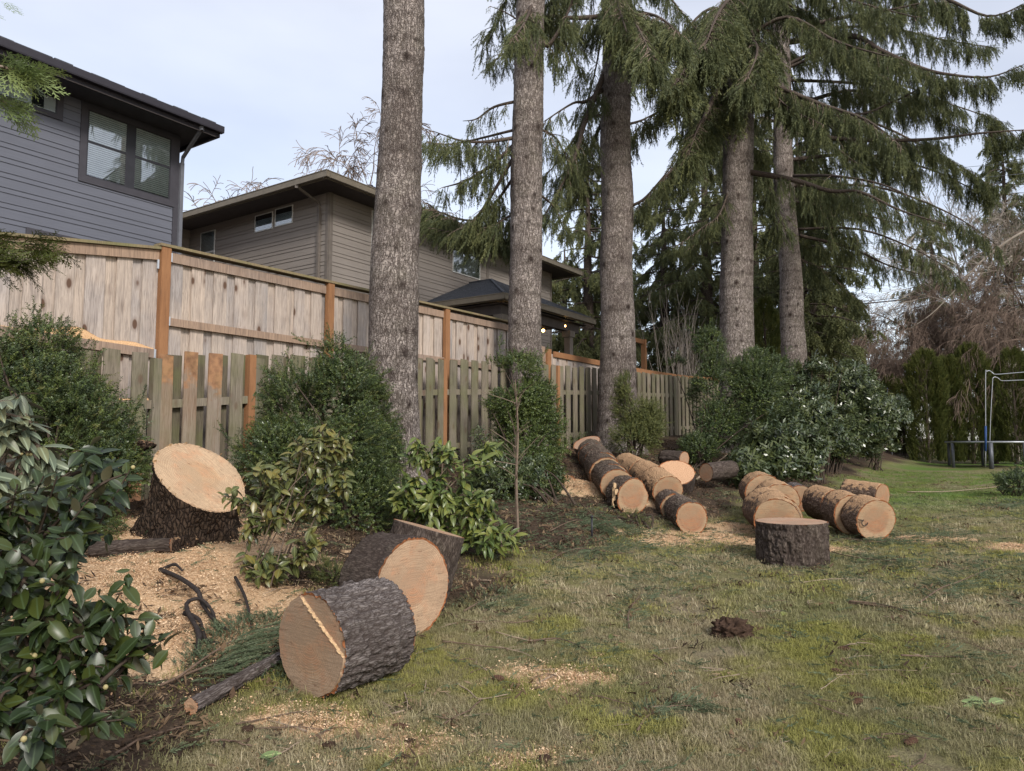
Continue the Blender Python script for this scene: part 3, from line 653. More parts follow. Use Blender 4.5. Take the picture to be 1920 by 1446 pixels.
# open orange frame
fr_ = thing('garden_arbor', 'open orange cedar frame rising above the low fence run by the third spruce', 'arbor', uv(20, -9.8, 2.))
ua, zt_ = wall_uz(1207, 637, -9.8)
MB().ubox(ua - .07, ua + .07, -9.87, -9.73, 2., zt_).build('post', M['cedar_post'], fr_); MB().ubox(ua - 1.9, ua - .075, -9.85, -9.76, zt_ - .16, zt_ - .02).build('beam', M['cedar_post'], fr_)
MB().ubox(ua - 2.05, ua - 1.91, -9.87, -9.73, 2., zt_).build('post', M['cedar_post'], fr_)
# ---- old shadow-box fence
of = thing('picket_fence', 'old mossy grey board fence with alternating pickets standing in front of the cedar one', 'fence', uv(10, -8.4, 1.5))
def ot(u): return wall_uz_top(u)
tops = [wall_uz(x, y, -8.4) for x, y in ((-60, 655), (150, 657), (300, 665), (440, 665), (600, 670), (830, 673), (950, 680), (1110, 690), (1190, 698), (1280, 706))]
tu = np.array([q[0] for q in tops]); tz = np.array([q[1] for q in tops])
def wall_uz_top(u): return float(np.interp(u, tu, tz)) + (0 if u < tu[-1] else .025 * (u - tu[-1]))
def gzu(u, v): q = uv(u, v); return float(gz(q.x, q.y))
u = 1.4; k = 0
fu = [4.985, 5.33, 5.64, 5.955]          # the four bare-fronted pickets beside the stump
pl = []
u = 4.985 - .33 * 11
while u < 26.5: pl.append(u); u += .322
for k, u in enumerate(pl):
    zt_ = ot(u); zb_ = gzu(u, -8.4) - .1; near = abs(u - 5.5) < .7
    if 4.2 < u < 4.8: zt_ += .0
    w = .185 * random.uniform(.95, 1.05); ln = random.uniform(-.02, .02) if near else random.uniform(-.008, .008)
    m_ = M['torn'] if near and u < 5.8 else M['old']
    board('picket', u, u + w, -8.375, -8.355, zb_, zt_ + random.uniform(-.02, .02) * (2.2 if u < 6.5 else 1), m_, of, ln)
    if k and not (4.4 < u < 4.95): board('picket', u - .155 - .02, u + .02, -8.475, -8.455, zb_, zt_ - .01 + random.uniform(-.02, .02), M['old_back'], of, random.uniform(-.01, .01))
for (a, b) in [(1.2, 2.9), (2.9, 4.97), (4.97, 6.2), (6.2, 8.2), (8.2, 10.2), (10.2, 12.2), (12.2, 14.2), (14.2, 16.4), (16.4, 18.8), (18.8, 21.2), (21.2, 23.6), (23.6, 26.2)]:
    for f_ in (.28, .78, ):
        if f_ == .78 and a == 2.9: continue
        h_ = 1.95 * f_
        railseg(a, b - .005, ot(a) - h_ - .1, ot(b) - h_ - .1, .10, -8.453, -8.377, M['torn'] if a < 6 and f_ > .5 else M['old'], 'rail', of)
for q in (2.9, 4.88, 6.2, 8.2, 10.24, 12.2, 14.22, 16.4, 18.8, 21.2, 23.6):
    hi = q in (6.2, 10.24, 14.22)
    MB().ubox(q - .05, q + .05, -8.452 + .0 , -8.352, gzu(q, -8.4) - .1, ot(q) - (0 if hi else .05)).build('post', M['cedar_post'] if hi else M['old'], of)
# broken stubs beside the stump
for (a, z0_, z1_) in ((4.40, .9, 1.62), (4.58, .9, 1.48), (4.2, .9, 1.35)):
    V = boxv(uv(a, -8.37, z0_), uv(.15, 0), uv(0, .02), (0, 0, z1_ - z0_)); V[5] = V[5] + Vector((0, 0, .16)); V[6] = V[6] + Vector((0, 0, .14)); mk('broken_picket', V, BOXF, M['torn_wood'], of)
# sawdust lying on the fence rails
t = NT('sawdust', .95, .05); co = t.coord('Position'); t.col(t.ramp(t.noise(co, 110, 4, .75), [(.3, (.36, .20, .10)), (.5, (.56, .35, .19)), (.72, (.72, .50, .30))])); t.bump(t.noise(co, 90, 4), .7, .008); M['saw'] = t.m
def saw_strip(name, a, b, zf, v0, v1, amp, label):
    n = int((b - a) / .02); us = np.linspace(a, b, n); V = []; F_ = []
    for i, q in enumerate(us):
        h = .006 + amp * max(0, float(vn(q * 3.1, 0, 5.)) - .35) * 1.7 + .006 * random.random()
        for (vq, hh) in ((v0, 0), (v0 + (v1 - v0) * .35, h), (v0 + (v1 - v0) * .7, h * .8), (v1, 0)): V.append(uv(q, vq, zf(q) + hh))
    for i in range(n - 1):
        for k in range(3): F_.append((i * 4 + k, (i + 1) * 4 + k, (i + 1) * 4 + k + 1, i * 4 + k + 1))
    tag(mk(name, V, F_, M['saw'], None, True), label, 'sawdust', kind='stuff')
saw_strip('sawdust', 1.6, 5.10, lambda q: ZR0(q) - .0, -8.896, -8.846, .12, 'orange sawdust heaped along the middle rail of the tall fence')
saw_strip('sawdust', 3.0, 4.8, lambda q: ot(q) - .546, -8.452, -8.38, .05, 'pale sawdust on the upper rail of the old picket fence')
# ================================================================== FOLIAGE SOURCES
M['needle'] = leaf_mat('spruce_needles', (0.058, 0.072, 0.036), (0.086, 0.103, 0.045), (0.139, 0.149, 0.058), .6, .25, .12)
M['needle_far'] = leaf_mat('far_needles', (0.086, 0.099, 0.050), (0.113, 0.129, 0.057), (0.149, 0.155, 0.060), .65, .2, .1)
M['box'] = leaf_mat('small_leaves', (0.039, 0.064, 0.023), (0.066, 0.100, 0.029), (0.120, 0.150, 0.036), .38, .45, .12)
M['box_dk'] = leaf_mat('dark_small_leaves', (0.032, 0.051, 0.022), (0.050, 0.075, 0.030), (0.080, 0.107, 0.039), .4, .4, .1)
M['box_yl'] = leaf_mat('light_small_leaves', (0.060, 0.081, 0.026), (0.098, 0.115, 0.036), (0.150, 0.155, 0.048), .45, .35, .2)
M['rhodo'] = leaf_mat('leathery_leaves', (0.037, 0.058, 0.030), (0.061, 0.083, 0.040), (0.094, 0.112, 0.037), .3, .6, .1)
M['cam_dk'] = leaf_mat('glossy_dark_leaves', (0.014, 0.026, 0.009), (0.021, 0.036, 0.012), (0.048, 0.062, 0.013), .36, .42, .12, True, (.07, .065, .035))
M['cam_ol'] = leaf_mat('olive_leaves', (0.053, 0.074, 0.024), (0.090, 0.105, 0.034), (0.195, 0.162, 0.042), .33, .5, .18, True, (.075, .085, .04))
M['cam_gr'] = leaf_mat('bright_green_leaves', (0.043, 0.070, 0.020), (0.081, 0.117, 0.029), (0.198, 0.207, 0.049), .33, .5, .22, True, (.08, .12, .05))
M['rho_gr'] = leaf_mat('grey_green_leaves', (0.091, 0.117, 0.078), (0.130, 0.156, 0.102), (0.169, 0.169, 0.084), .42, .45, .1, True, (.14, .14, .10))
M['cyp'] = leaf_mat('cypress_sprays', (0.053, 0.070, 0.018), (0.074, 0.090, 0.022), (0.109, 0.114, 0.028), .6, .2, .12)
M['cyp_lt'] = leaf_mat('fresh_cypress_sprays', (0.102, 0.152, 0.060), (0.153, 0.208, 0.083), (0.238, 0.288, 0.105), .5, .3, .2)
M['stem'] = plain('shrub_stem', (.16, .12, .09), .85, .15, .25, 20); M['stem_dk'] = plain('dark_stem', (.06, .045, .035), .9, .1, .25, 20)
M['twig'] = plain('bare_twig', (.21, .165, .14), .85, .1, .2, 6); M['twig_red'] = plain('red_twig', (.15, .11, .088), .85, .1, .2, 3); M['twig_pale'] = plain('pale_twig', (.27, .235, .20), .85, .1, .2, 3)
def blade(V, Fc, p, d, L_, w, side):          # one narrow diamond
    n = len(V); d = Vector(d).normalized(); s = Vector(side).normalized() * w * .5; p = Vector(p)
    V += [p, p + d * L_ * .45 + s, p + d * L_, p + d * L_ * .45 - s]; Fc.append((n, n + 1, n + 2, n + 3))
def hang(name, mat, seed, nsh=20, spread=.7, w=.05, L_=.22, flat=.35):
    r = random.Random(seed); V = []; Fc = []
    for a in (0, PI / 2): blade(V, Fc, (0, 0, 0), (0, 0, 1), 1., w * .9, (math.cos(a), math.sin(a), 0))
    for i in range(nsh):
        z = r.uniform(.02, .92); az = r.choice((0, PI)) + r.gauss(0, flat * 1.6); sp = r.uniform(.5, 1) * spread
        d = Vector((math.cos(az) * sp, math.sin(az) * sp, 1)); l_ = L_ * r.uniform(.6, 1.2) * (1.15 - z * .75)
        blade(V, Fc, (0, 0, z), d, l_, w * r.uniform(.6, 1), d.cross(Vector((r.gauss(0, .6), 1, r.gauss(0, .4)))))
    source(name, V, Fc, mat)
for i in range(4):
    hang('spruce_twig_%d' % i, M['needle'], i, 30, .8, .030, .19, .6); hang('far_twig_%d' % i, M['needle_far'], 10 + i, 16, .95, .07, .34, .6)
    hang('cypress_twig_%d' % i, M['cyp'], 20 + i, 22, .8, .06, .34, .5)
HANG = ['spruce_twig_%d' % i for i in range(4)]; FAR = ['far_twig_%d' % i for i in range(4)]; CYP = ['cypress_twig_%d' % i for i in range(4)]
def sprig(name, mat, seed, nl=16, ls=.16, ratio=.5, spread=1.1):      # stem of length 1 with small leaves
    r = random.Random(seed); V = []; Fc = []
    for a in (0, PI / 2): blade(V, Fc, (0, 0, 0), (0, 0, 1), .95, .022, (math.cos(a), math.sin(a), 0))
    for i in range(nl):
        z = .12 + .88 * i / nl; az = i * 2.4 + r.gauss(0, .4); d = Vector((math.cos(az) * spread, math.sin(az) * spread, r.uniform(.3, 1.)))
        s = d.cross(Vector((r.gauss(0, .5), r.gauss(0, .5), 1))); blade(V, Fc, (0, 0, z), d, ls * r.uniform(.7, 1.2), ls * ratio, s)
    source(name, V, Fc, mat)
for i in range(3):
    sprig('box_sprig_%d' % i, M['box'], i, 20, .17, .55); sprig('dark_sprig_%d' % i, M['box_dk'], 5 + i, 20, .18, .5); sprig('light_sprig_%d' % i, M['box_yl'], 9 + i, 20, .16, .45)
    sprig('rhodo_sprig_%d' % i, M['rhodo'], 15 + i, 10, .52, .36, 1.5)
def big_leaf(name, mat, L_, w, fold=.25, bend=.12):   # +Z is the leaf's own direction, X across, Y its face
    V = []; Fc = []; st = [0, .12, .35, .6, .82, 1.]; ww = [.10, .66, 1., .96, .60, .04]
    for i, (s, q) in enumerate(zip(st, ww)):
        y = -bend * L_ * s * s; V += [(-w / 2 * q, y + fold * w / 2 * q, s * L_), (0, y, s * L_), (w / 2 * q, y + fold * w / 2 * q, s * L_)]
    V = [(0, 0, -.15 * L_)] + V; Fc.append((0, 1, 2)); Fc.append((0, 2, 3))
    for i in range(5):
        a = 1 + i * 3; Fc += [(a, a + 3, a + 4, a + 1), (a + 1, a + 4, a + 5, a + 2)]
    return source(name, V, Fc, mat, True)
big_leaf('leaf_cam_dk', M['cam_dk'], .10, .056); big_leaf('leaf_cam_dk2', M['cam_dk'], .082, .046, .3, .2); big_leaf('leaf_cam_ol', M['cam_ol'], .095, .05); big_leaf('leaf_cam_ol2', M['cam_ol'], .075, .04, .3, .25)
big_leaf('leaf_cam_dk3', M['cam_dk'], .095, .048, .55, .45); big_leaf('leaf_cam_dk4', M['cam_dk'], .075, .044, .12, -.2); big_leaf('leaf_cam_ol3', M['cam_ol'], .08, .04, .55, .5); big_leaf('leaf_cam_gr3', M['cam_gr'], .11, .045, .6, .6)
big_leaf('leaf_cam_gr', M['cam_gr'], .13, .055, .3, .3); big_leaf('leaf_cam_gr2', M['cam_gr'], .10, .045, .3, .15); big_leaf('leaf_rho', M['rho_gr'], .12, .038, .35, .15); big_leaf('leaf_rho2', M['rho_gr'], .10, .034, .4, .25)
big_leaf('leaf_rho_far', M['rhodo'], .15, .055, .2, .1)

# ================================================================== TREES
def trunk_mesh(tree, prof, seed, mat, name='trunk', seg=84, knots=True, dz=.032, top=None, plate=.006):
    """prof: list of (centre Vector, radius) from top to bottom"""
    r = random.Random(seed); prof = sorted(prof, key=lambda q: q[0].z); zs = np.array([q[0].z for q in prof])
    cx = np.array([q[0].x for q in prof]); cy = np.array([q[0].y for q in prof]); rr = np.array([q[1] for q in prof])
    z = np.arange(zs[0], zs[-1], dz); th = np.linspace(0, 2 * PI, seg, endpoint=False); TH, Z = np.meshgrid(th, z)
    R = np.interp(Z, zs, rr); CX = np.interp(Z, zs, cx) + (vn(Z * .7, 0 * Z, seed) - .5) * .05; CY = np.interp(Z, zs, cy)
    ca, sa = np.cos(TH), np.sin(TH)
    R = R * (1 + .045 * (vn(ca * 1.3 + 5, sa * 1.3 + seed, Z * .8) - .5) * 2 + .04 * (vn(ca * 3 + 5, sa * 3 + seed, Z * 2.2) - .5))
    e, cid = worley(TH / (2 * PI) * 30, Z * 9, 30); R = R + plate * (np.clip(e * 3, 0, 1) - .5) + .006 * cid
    K = np.zeros_like(R)
    if knots:
        q = zs[0] + .4
        while q < zs[-1]:
            base = r.uniform(0, 6.28)
            for i in range(r.randint(2, 5)):
                t0 = base + i * 6.28 / 5 + r.gauss(0, .3); zz = q + r.gauss(0, .05); s = r.uniform(.03, .075)
                dth = np.abs((TH - t0 + PI) % (2 * PI) - PI); dd = np.hypot(dth * np.interp(zz, zs, rr), (Z - zz) * .8)
                b = np.exp(-(dd / s) ** 2); R += b * r.uniform(.006, .022); K = np.maximum(K, np.clip(np.exp(-(dd / (s * .75)) ** 2) * 1.3, 0, 1) * r.uniform(.5, 1))
            K = np.maximum(K, .3 * np.exp(-((Z - q) / .035) ** 2)); q += r.choice((.34, .5, .6, .28))
    V = np.stack([CX + R * ca, CY + R * sa, Z], 2).reshape(-1, 3); n, m = Z.shape
    i_ = np.arange((n - 1) * m); a = i_ // m; b = i_ % m; b2 = (b + 1) % m
    return mk(name, V, np.stack([a * m + b, a * m + b2, (a + 1) * m + b2, (a + 1) * m + b], 1), mat, tree, True, dict(knot=K.ravel()))
class Crown:
    def __init__(s): s.p = []; s.d = []; s.l = []; s.bl = MB()
    def limb(s, pts, r0, tree, dens=1., hangl=.5, mat=None, sub=1., start=.15, wood=True, nm='limb', sidew=1., hd=1.):
        pts = smooth_path(pts, 5); n = len(pts); rad = [max(.006, r0 * (1 - .9 * i / n)) for i in range(n)]
        if wood: mk(nm, *tube(pts, rad, 7), mat or M['bark_moss'], tree, True)
        L_ = sum((pts[i + 1] - pts[i]).length for i in range(n - 1)); k = int(L_ / .10 * dens)
        for j in range(k):
            t_ = start + (1 - start) * (j + random.random()) / k; q = t_ * (n - 1); i = min(int(q), n - 2); p = pts[i].lerp(pts[i + 1], q - i)
            if float(vn(p.x * 1.7 + 50, p.y * 1.7 + 50, p.z * 1.7 + 50)) < .28: continue
            ax = (pts[i + 1] - pts[i]).normalized(); side = ax.cross(Vector((0, 0, 1)))
            if side.length < .1: side = Vector((1, 0, 0))
            side.normalize(); side *= random.choice((-1, 1))
            d = (ax * random.uniform(.2, .8) + side * random.uniform(.3, 1.1) * sidew + Vector((0, 0, random.uniform(-.7, .1)))).normalized()
            ls = sub * random.uniform(.3, 1.) * (1.15 - .75 * t_); m = max(2, int(ls / .085)); sp = [p]
            for h in range(m):
                d = (d + Vector((random.gauss(0, .08), random.gauss(0, .08), -.13))).normalized(); sp.append(sp[-1] + d * ls / m)
            s.bl.add(*tube(sp, [.010 * (1 - .8 * h / len(sp)) + .002 for h in range(len(sp))], 3, False))
            for h in range(1, m + 1):
                for _ in range(3):
                    s.p.append(sp[h] + Vector((random.gauss(0, .03), random.gauss(0, .03), random.gauss(0, .03)))); dd = Vector((random.gauss(0, .28), random.gauss(0, .28), -hd)) + d * random.uniform(.0, .9) * (2 - hd); s.d.append(dd); s.l.append(hangl * random.uniform(.45, 1.1))
            s.p.append(sp[-1]); s.d.append(d + Vector((0, 0, -.15))); s.l.append(hangl * .6)
    def build(s, tree, keys, wood=None):
        if s.bl.V: tag(s.bl.build('branchlets', wood or M['bark_moss'], tree), kind='stuff')
        D = np.array([tuple(v.normalized()) for v in s.d]); e = tilt_euler(np.arccos(np.clip(D[:, 2], -1, 1)), np.arctan2(D[:, 1], D[:, 0]))
        scatter('foliage', [tuple(v) for v in s.p], e, np.array(s.l), keys, tree)
def base_of(x, d): X = (x - 960) / F_PX * d; return Vector((X, d, float(gzb(X, d))))
def spruce(label, d, prof, seed, top=19., limbs=(), rand_limbs=(), hangl=.5, dens=1.):
    b = base_of(prof[-1][0], d); tr = thing('spruce_tree', label, 'spruce tree', b, 'tall spruce trunks along the fence')
    pr_ = [(P(x, y, d), w * d / F_PX / 2) for (x, y, w) in prof]
    r0 = pr_[0][1]; c0 = pr_[0][0]
    pr_.insert(0, (Vector((c0.x, c0.y, top)), r0 * .55)); lb = pr_[-1]
    pr_.append((Vector((b.x, b.y, b.z + .25)), lb[1] * 1.12)); pr_.append((Vector((b.x, b.y, b.z - .15)), lb[1] * 1.5))
    trunk_mesh(tr, pr_, seed, M['bark'])
    if limbs or rand_limbs:
        cr_ = Crown()
        for L_ in limbs:
            pts = [P(x, y, dd) for (x, y, dd) in L_['p']]; cr_.limb(pts, L_.get('r', .05), tr, L_.get('dens', 1.) * dens, L_.get('h', hangl), sub=L_.get('sub', .9), start=L_.get('s', .12), mat=M['bark_dark'])
        rr = random.Random(seed)
        for (z, az, ln, dr) in rand_limbs:
            a = math.radians(az); dv = Vector((math.cos(a), math.sin(a), 0)); o = Vector((np.interp(z, [q[0].z for q in pr_[::-1]], [q[0].x for q in pr_[::-1]]), d, z))
            pts = [o, o + dv * ln * .3 + Vector((0, 0, ln * .07)), o + dv * ln * .62 + Vector((0, 0, -ln * dr * .35)), o + dv * ln + Vector((0, 0, -ln * dr * .75))]
            cr_.limb(pts, .02 + .011 * ln, tr, dens, hangl, mat=M['bark_dark'])
        cr_.build(tr, HANG)
    return tr
def D4(d, *pts): return [(x, y, d + (dd if isinstance(dd, (int, float)) else 0)) for (x, y, dd) in pts]
# azimuth: 0 = +X (right), 90 = away, -90 = towards the camera
spruce('large bare spruce trunk nearest the camera, standing right of the house corner with lichen specks', 10.4,
       [(757, -40, 76), (757, 0, 78), (751, 220, 79), (746, 400, 86), (737, 650, 91), (736, 720, 94), (742, 800, 92), (750, 880, 94)], 3)
spruce('spruce trunk beside the patio roof with a swollen whorl and drooping limbs on its left', 14.6,
       [(995, -40, 54), (995, 0, 55), (990, 180, 56), (988, 300, 59), (987, 450, 61), (986, 650, 63), (990, 720, 64), (994, 800, 66)], 5, 17,
       [dict(p=D4(14.6, (975, 257, 0), (912, 266, -.3), (865, 264, -.6), (812, 246, -.9)), r=.045, sub=.6, h=.42), dict(p=D4(14.6, (975, 262, 0), (926, 306, .2), (876, 338, .3), (829, 352, .4)), r=.055, sub=.7, h=.55, dens=1.2),
        dict(p=D4(14.6, (970, 190, 0), (926, 201, 0), (894, 223, .1), (868, 227, .3)), r=.035, sub=.4, h=.4), dict(p=D4(14.6, (975, 40, 0), (945, 22, -.2), (919, 12, -.3)), r=.02, sub=.25, h=.16, dens=.6),
        dict(p=D4(14.6, (975, 90, 0), (945, 100, .8), (918, 125, 1.4)), r=.03, sub=.6, h=.35, s=.4), dict(p=D4(14.6, (960, 300, 0), (900, 400, .6), (860, 432, 1.), (815, 430, 1.4)), r=.04, sub=.7, h=.45, dens=1.3),
        dict(p=D4(14.6, (965, 400, .2), (930, 420, .6), (890, 450, 1.)), r=.03, sub=.8, h=.6, dens=2.), dict(p=D4(14.6, (965, 330, .2), (900, 410, 1.), (830, 400, 1.6), (800, 380, 2.)), r=.035, sub=.8, h=.6, dens=2.), dict(p=D4(14.6, (1000, 0, 0), (985, 40, -.9), (960, 75, -1.6)), r=.04, sub=.6, h=.55, dens=1.2),
        dict(p=D4(14.6, (1010, 60, 0), (1027, 86, -.2), (1059, 36, -.3), (1080, -20, -.4)), r=.06, sub=.6, h=.5), dict(p=D4(14.6, (1005, 240, .2), (1045, 262, .8), (1075, 330, 1.4)), r=.03, sub=.7, h=.45),
        dict(p=D4(14.6, (960, 245, 0), (850, 270, 1.2), (800, 265, 2.)), r=.03, sub=.7, h=.5, dens=1.2), dict(p=D4(14.6, (1005, 360, .2), (1040, 390, 1), (1060, 440, 1.6)), r=.03, sub=.6, h=.45)],
       [(12.5, 200, 2.2, .5), (12, -10, 2., .7), (11.2, 60, 2.4, .6), (13, -60, 1.6, .6), (11.5, 120, 2., .6)])
spruce('third spruce trunk in the row, rising behind the line of sawn rounds by the fence', 17.,
       [(1152, -40, 50), (1153, 60, 52), (1154, 200, 56), (1156, 400, 59), (1157, 560, 62), (1158, 650, 65), (1158, 720, 68), (1160, 800, 78)], 8, 18,
       [dict(p=D4(17, (1135, 165, 0), (1100, 190, -.4), (1074, 194, -.8), (1020, 228, -1.2)), r=.06, sub=.7, h=.5), dict(p=D4(17, (1135, 133, 0), (1095, 234, -.6), (1084, 277, -.9), (1056, 342, -1.1), (1018, 408, -1.3)), r=.075, sub=.9, h=.5, dens=.9),
        dict(p=D4(17, (1135, 31, 0), (1080, 34, -.5), (1034, 30, -1), (1000, 30, -1.4)), r=.07, sub=.8, h=.6, dens=1.3), dict(p=D4(17, (1170, 392, 0), (1205, 375, -.3), (1235, 342, -.5), (1268, 300, -.8)), r=.045, sub=.5, h=.35, dens=.6),
        dict(p=D4(17, (1135, 210, .3), (1100, 290, .9), (1040, 340, 1.4)), r=.05, sub=.8, h=.5), dict(p=D4(17, (1135, 310, .3), (1090, 330, .9), (1030, 370, 1.6)), r=.04, sub=.8, h=.45),
        dict(p=D4(17, (1170, 20, 0), (1230, 30, -1.5), (1270, 60, -2.4)), r=.05, sub=1., h=.8, dens=1.4), dict(p=D4(17, (1160, -20, -.2), (1190, 40, -1.9), (1225, 110, -2.9)), r=.05, sub=1., h=.8, dens=1.5),
        dict(p=D4(17, (1150, -40, -.2), (1160, 10, -1.9), (1175, 60, -2.7)), r=.05, sub=.9, h=.6, dens=1.2), dict(p=D4(17, (1170, 235, 0), (1205, 225, .4), (1240, 205, .8)), r=.04, sub=.6, h=.45)],
       [(13.2, 20, 2.8, .8), (12.8, 180, 2.3, .7), (12, 100, 2.6, .7), (11, 30, 2.6, .8), (10.2, 80, 2.4, .7), (9.3, 150, 2.2, .8), (13.4, 150, 2.8, .7)], .55)
spruce('fourth spruce trunk, pale lower bark under heavy curtains of hanging twigs', 19.5,
       [(1392, -40, 44), (1392, 60, 46), (1386, 200, 52), (1384, 320, 57), (1382, 420, 58), (1381, 520, 60), (1381, 650, 63)], 12, 19,
       [dict(p=D4(19.5, (1395, 141, -.3), (1462, 165, -1), (1537, 195, -1.7), (1624, 225, -2.4), (1690, 275, -3)), r=.085, sub=1.1, h=.55, dens=1.1),
        dict(p=D4(19.5, (1400, 322, -.2), (1485, 337, -.8), (1556, 358, -1.3), (1612, 360, -1.7), (1687, 394, -2.2), (1775, 422, -2.8)), r=.08, sub=.9, h=.5, dens=.85),
        dict(p=D4(19.5, (1375, 120, -.3), (1330, 200, -1.2), (1300, 270, -1.8), (1249, 330, -2.2), (1196, 384, -2.5)), r=.08, sub=1., h=.55, dens=.9), dict(p=D4(19.5, (1370, 250, -.2), (1300, 281, -1), (1250, 345, -1.5), (1205, 400, -1.8)), r=.06, sub=.7, h=.45, dens=.7),
        dict(p=D4(19.5, (1385, 30, -.4), (1330, 60, -2), (1290, 120, -3.2), (1265, 160, -3.8)), r=.07, sub=1.2, h=.9, dens=1.6), dict(p=D4(19.5, (1385, -20, -.4), (1350, 20, -2.4), (1320, 90, -3.6)), r=.06, sub=1.2, h=.9, dens=1.6),
        dict(p=D4(19.5, (1390, 60, -.4), (1420, 90, -2.2), (1400, 150, -3.2)), r=.06, sub=1., h=.8, dens=1.3), dict(p=D4(19.5, (1370, 170, -.3), (1320, 220, -1.5), (1290, 290, -2.5)), r=.05, sub=.9, h=.8, dens=1.3),
        dict(p=D4(19.5, (1375, 330, 0), (1350, 400, -.4), (1320, 425, -.4), (1270, 460, -.2)), r=.035, sub=.7, h=.4), dict(p=D4(19.5, (1370, 390, .2), (1330, 440, .3), (1285, 470, .5)), r=.03, sub=.6, h=.4)],
       [(14, -20, 4.2, .5), (13.5, 10, 4.6, .5), (12.6, -35, 4., .6), (13.2, 190, 3.2, .7), (12, 170, 3., .8), (11.2, 20, 4., .5), (10.8, -60, 2.6, .8), (14.2, 60, 4., .5), (12.3, 80, 3.6, .6), (11.4, 120, 3.2, .8), (10, 150, 3., .8), (9.6, 50, 3.4, .6), (13.8, -90, 2.8, .7)], .6, 1.1)
spruce('slimmest rearmost spruce trunk of the row, leaning slightly beside the rhododendrons', 24.,
       [(1460, -40, 30), (1464, 100, 32), (1470, 330, 36), (1481, 500, 40), (1486, 600, 42), (1489, 660, 45)], 15, 22,
       [dict(p=D4(24, (1490, 379, 0), (1575, 390, -.6), (1630, 405, -1.2), (1687, 420, -1.6)), r=.06, sub=.9, h=.5), dict(p=D4(24, (1500, 442, 0), (1594, 465, -.5), (1669, 499, -1), (1750, 520, -1.3)), r=.06, sub=.9, h=.45),
        dict(p=D4(24, (1470, 60, 0), (1575, 34, -1), (1650, 22, -1.6), (1725, 6, -2)), r=.09, sub=1.2, h=.6), dict(p=D4(24, (1470, 80, 0), (1594, 67, -1), (1650, 94, -1.8), (1725, 127, -2.4), (1781, 140, -2.8), (1856, 144, -3.2), (1918, 122, -3.5)), r=.10, sub=1.3, h=.6, dens=1.4),
        dict(p=D4(24, (1470, 130, 0), (1549, 101, -.5), (1620, 103, -1), (1690, 103, -1.4)), r=.06, sub=1.1, h=.6), dict(p=D4(24, (1475, 250, 0), (1600, 262, -.8), (1732, 262, -1.5), (1837, 250, -2), (1930, 243, -2.4)), r=.09, sub=1.4, h=.65, dens=1.4), dict(p=D4(24, (1480, 220, 0), (1620, 225, 1), (1760, 290, 1.5), (1860, 350, 1.6)), r=.06, sub=1.4, h=.6, dens=1.4), dict(p=D4(24, (1475, 150, 0), (1640, 160, 1.2), (1780, 195, 1.8), (1880, 230, 2)), r=.06, sub=1.4, h=.6, dens=1.3), dict(p=D4(24, (1470, 60, 0), (1640, 50, 1), (1770, 75, 1.6), (1860, 90, 2)), r=.06, sub=1.3, h=.55, dens=1.2),
        dict(p=D4(24, (1470, 190, 0), (1600, 215, -1), (1676, 190, -1.6), (1744, 157, -2), (1795, 136, -2.3)), r=.06, sub=1., h=.5), dict(p=D4(24, (1480, 300, 0), (1620, 290, .8), (1750, 320, 1.6), (1850, 370, 2.)), r=.07, sub=1.3, h=.6, dens=1.),
        dict(p=D4(24, (1490, 480, .3), (1560, 520, .6), (1620, 580, .9)), r=.04, sub=1., h=.55, dens=1.4), dict(p=D4(24, (1495, 430, 0), (1610, 430, -1), (1720, 470, -2), (1800, 520, -2.6)), r=.05, sub=1.1, h=.6, dens=1.), dict(p=D4(24, (1480, 350, 0), (1640, 350, -1), (1780, 400, -2), (1870, 460, -2.6)), r=.05, sub=1.1, h=.6, dens=1.), dict(p=D4(24, (1480, 330, 0), (1560, 330, -2), (1650, 345, -3.4), (1730, 380, -4.)), r=.06, sub=1.2, h=.55),
        dict(p=D4(24, (1470, 0, 0), (1600, -30, -1), (1750, -10, -2), (1850, 30, -2.6), (1915, 10, -3)), r=.10, sub=1.4, h=.65, dens=1.4), dict(p=D4(24, (1485, 200, 0), (1600, 170, 1), (1700, 200, 2), (1800, 240, 2.6)), r=.08, sub=1.3, h=.6)],
       [(17.5, -10, 5.5, .4), (16.8, 30, 5.5, .4), (15.5, 10, 5.5, .5), (14.2, -20, 4.6, .5), (13, 20, 4.6, .5), (16, 160, 4, .6), (14.6, 200, 3.6, .6), (13.2, 150, 3.6, .6), (12, 0, 4.4, .5), (11, 40, 4., .5), (10, -20, 3.4, .5), (12.2, 190, 3, .6), (10.4, 160, 2.6, .6), (9.4, 20, 3.6, .5), (8.4, 50, 3., .5), (17, 90, 4, .4), (15, 60, 4.4, .4)], .6, .8)

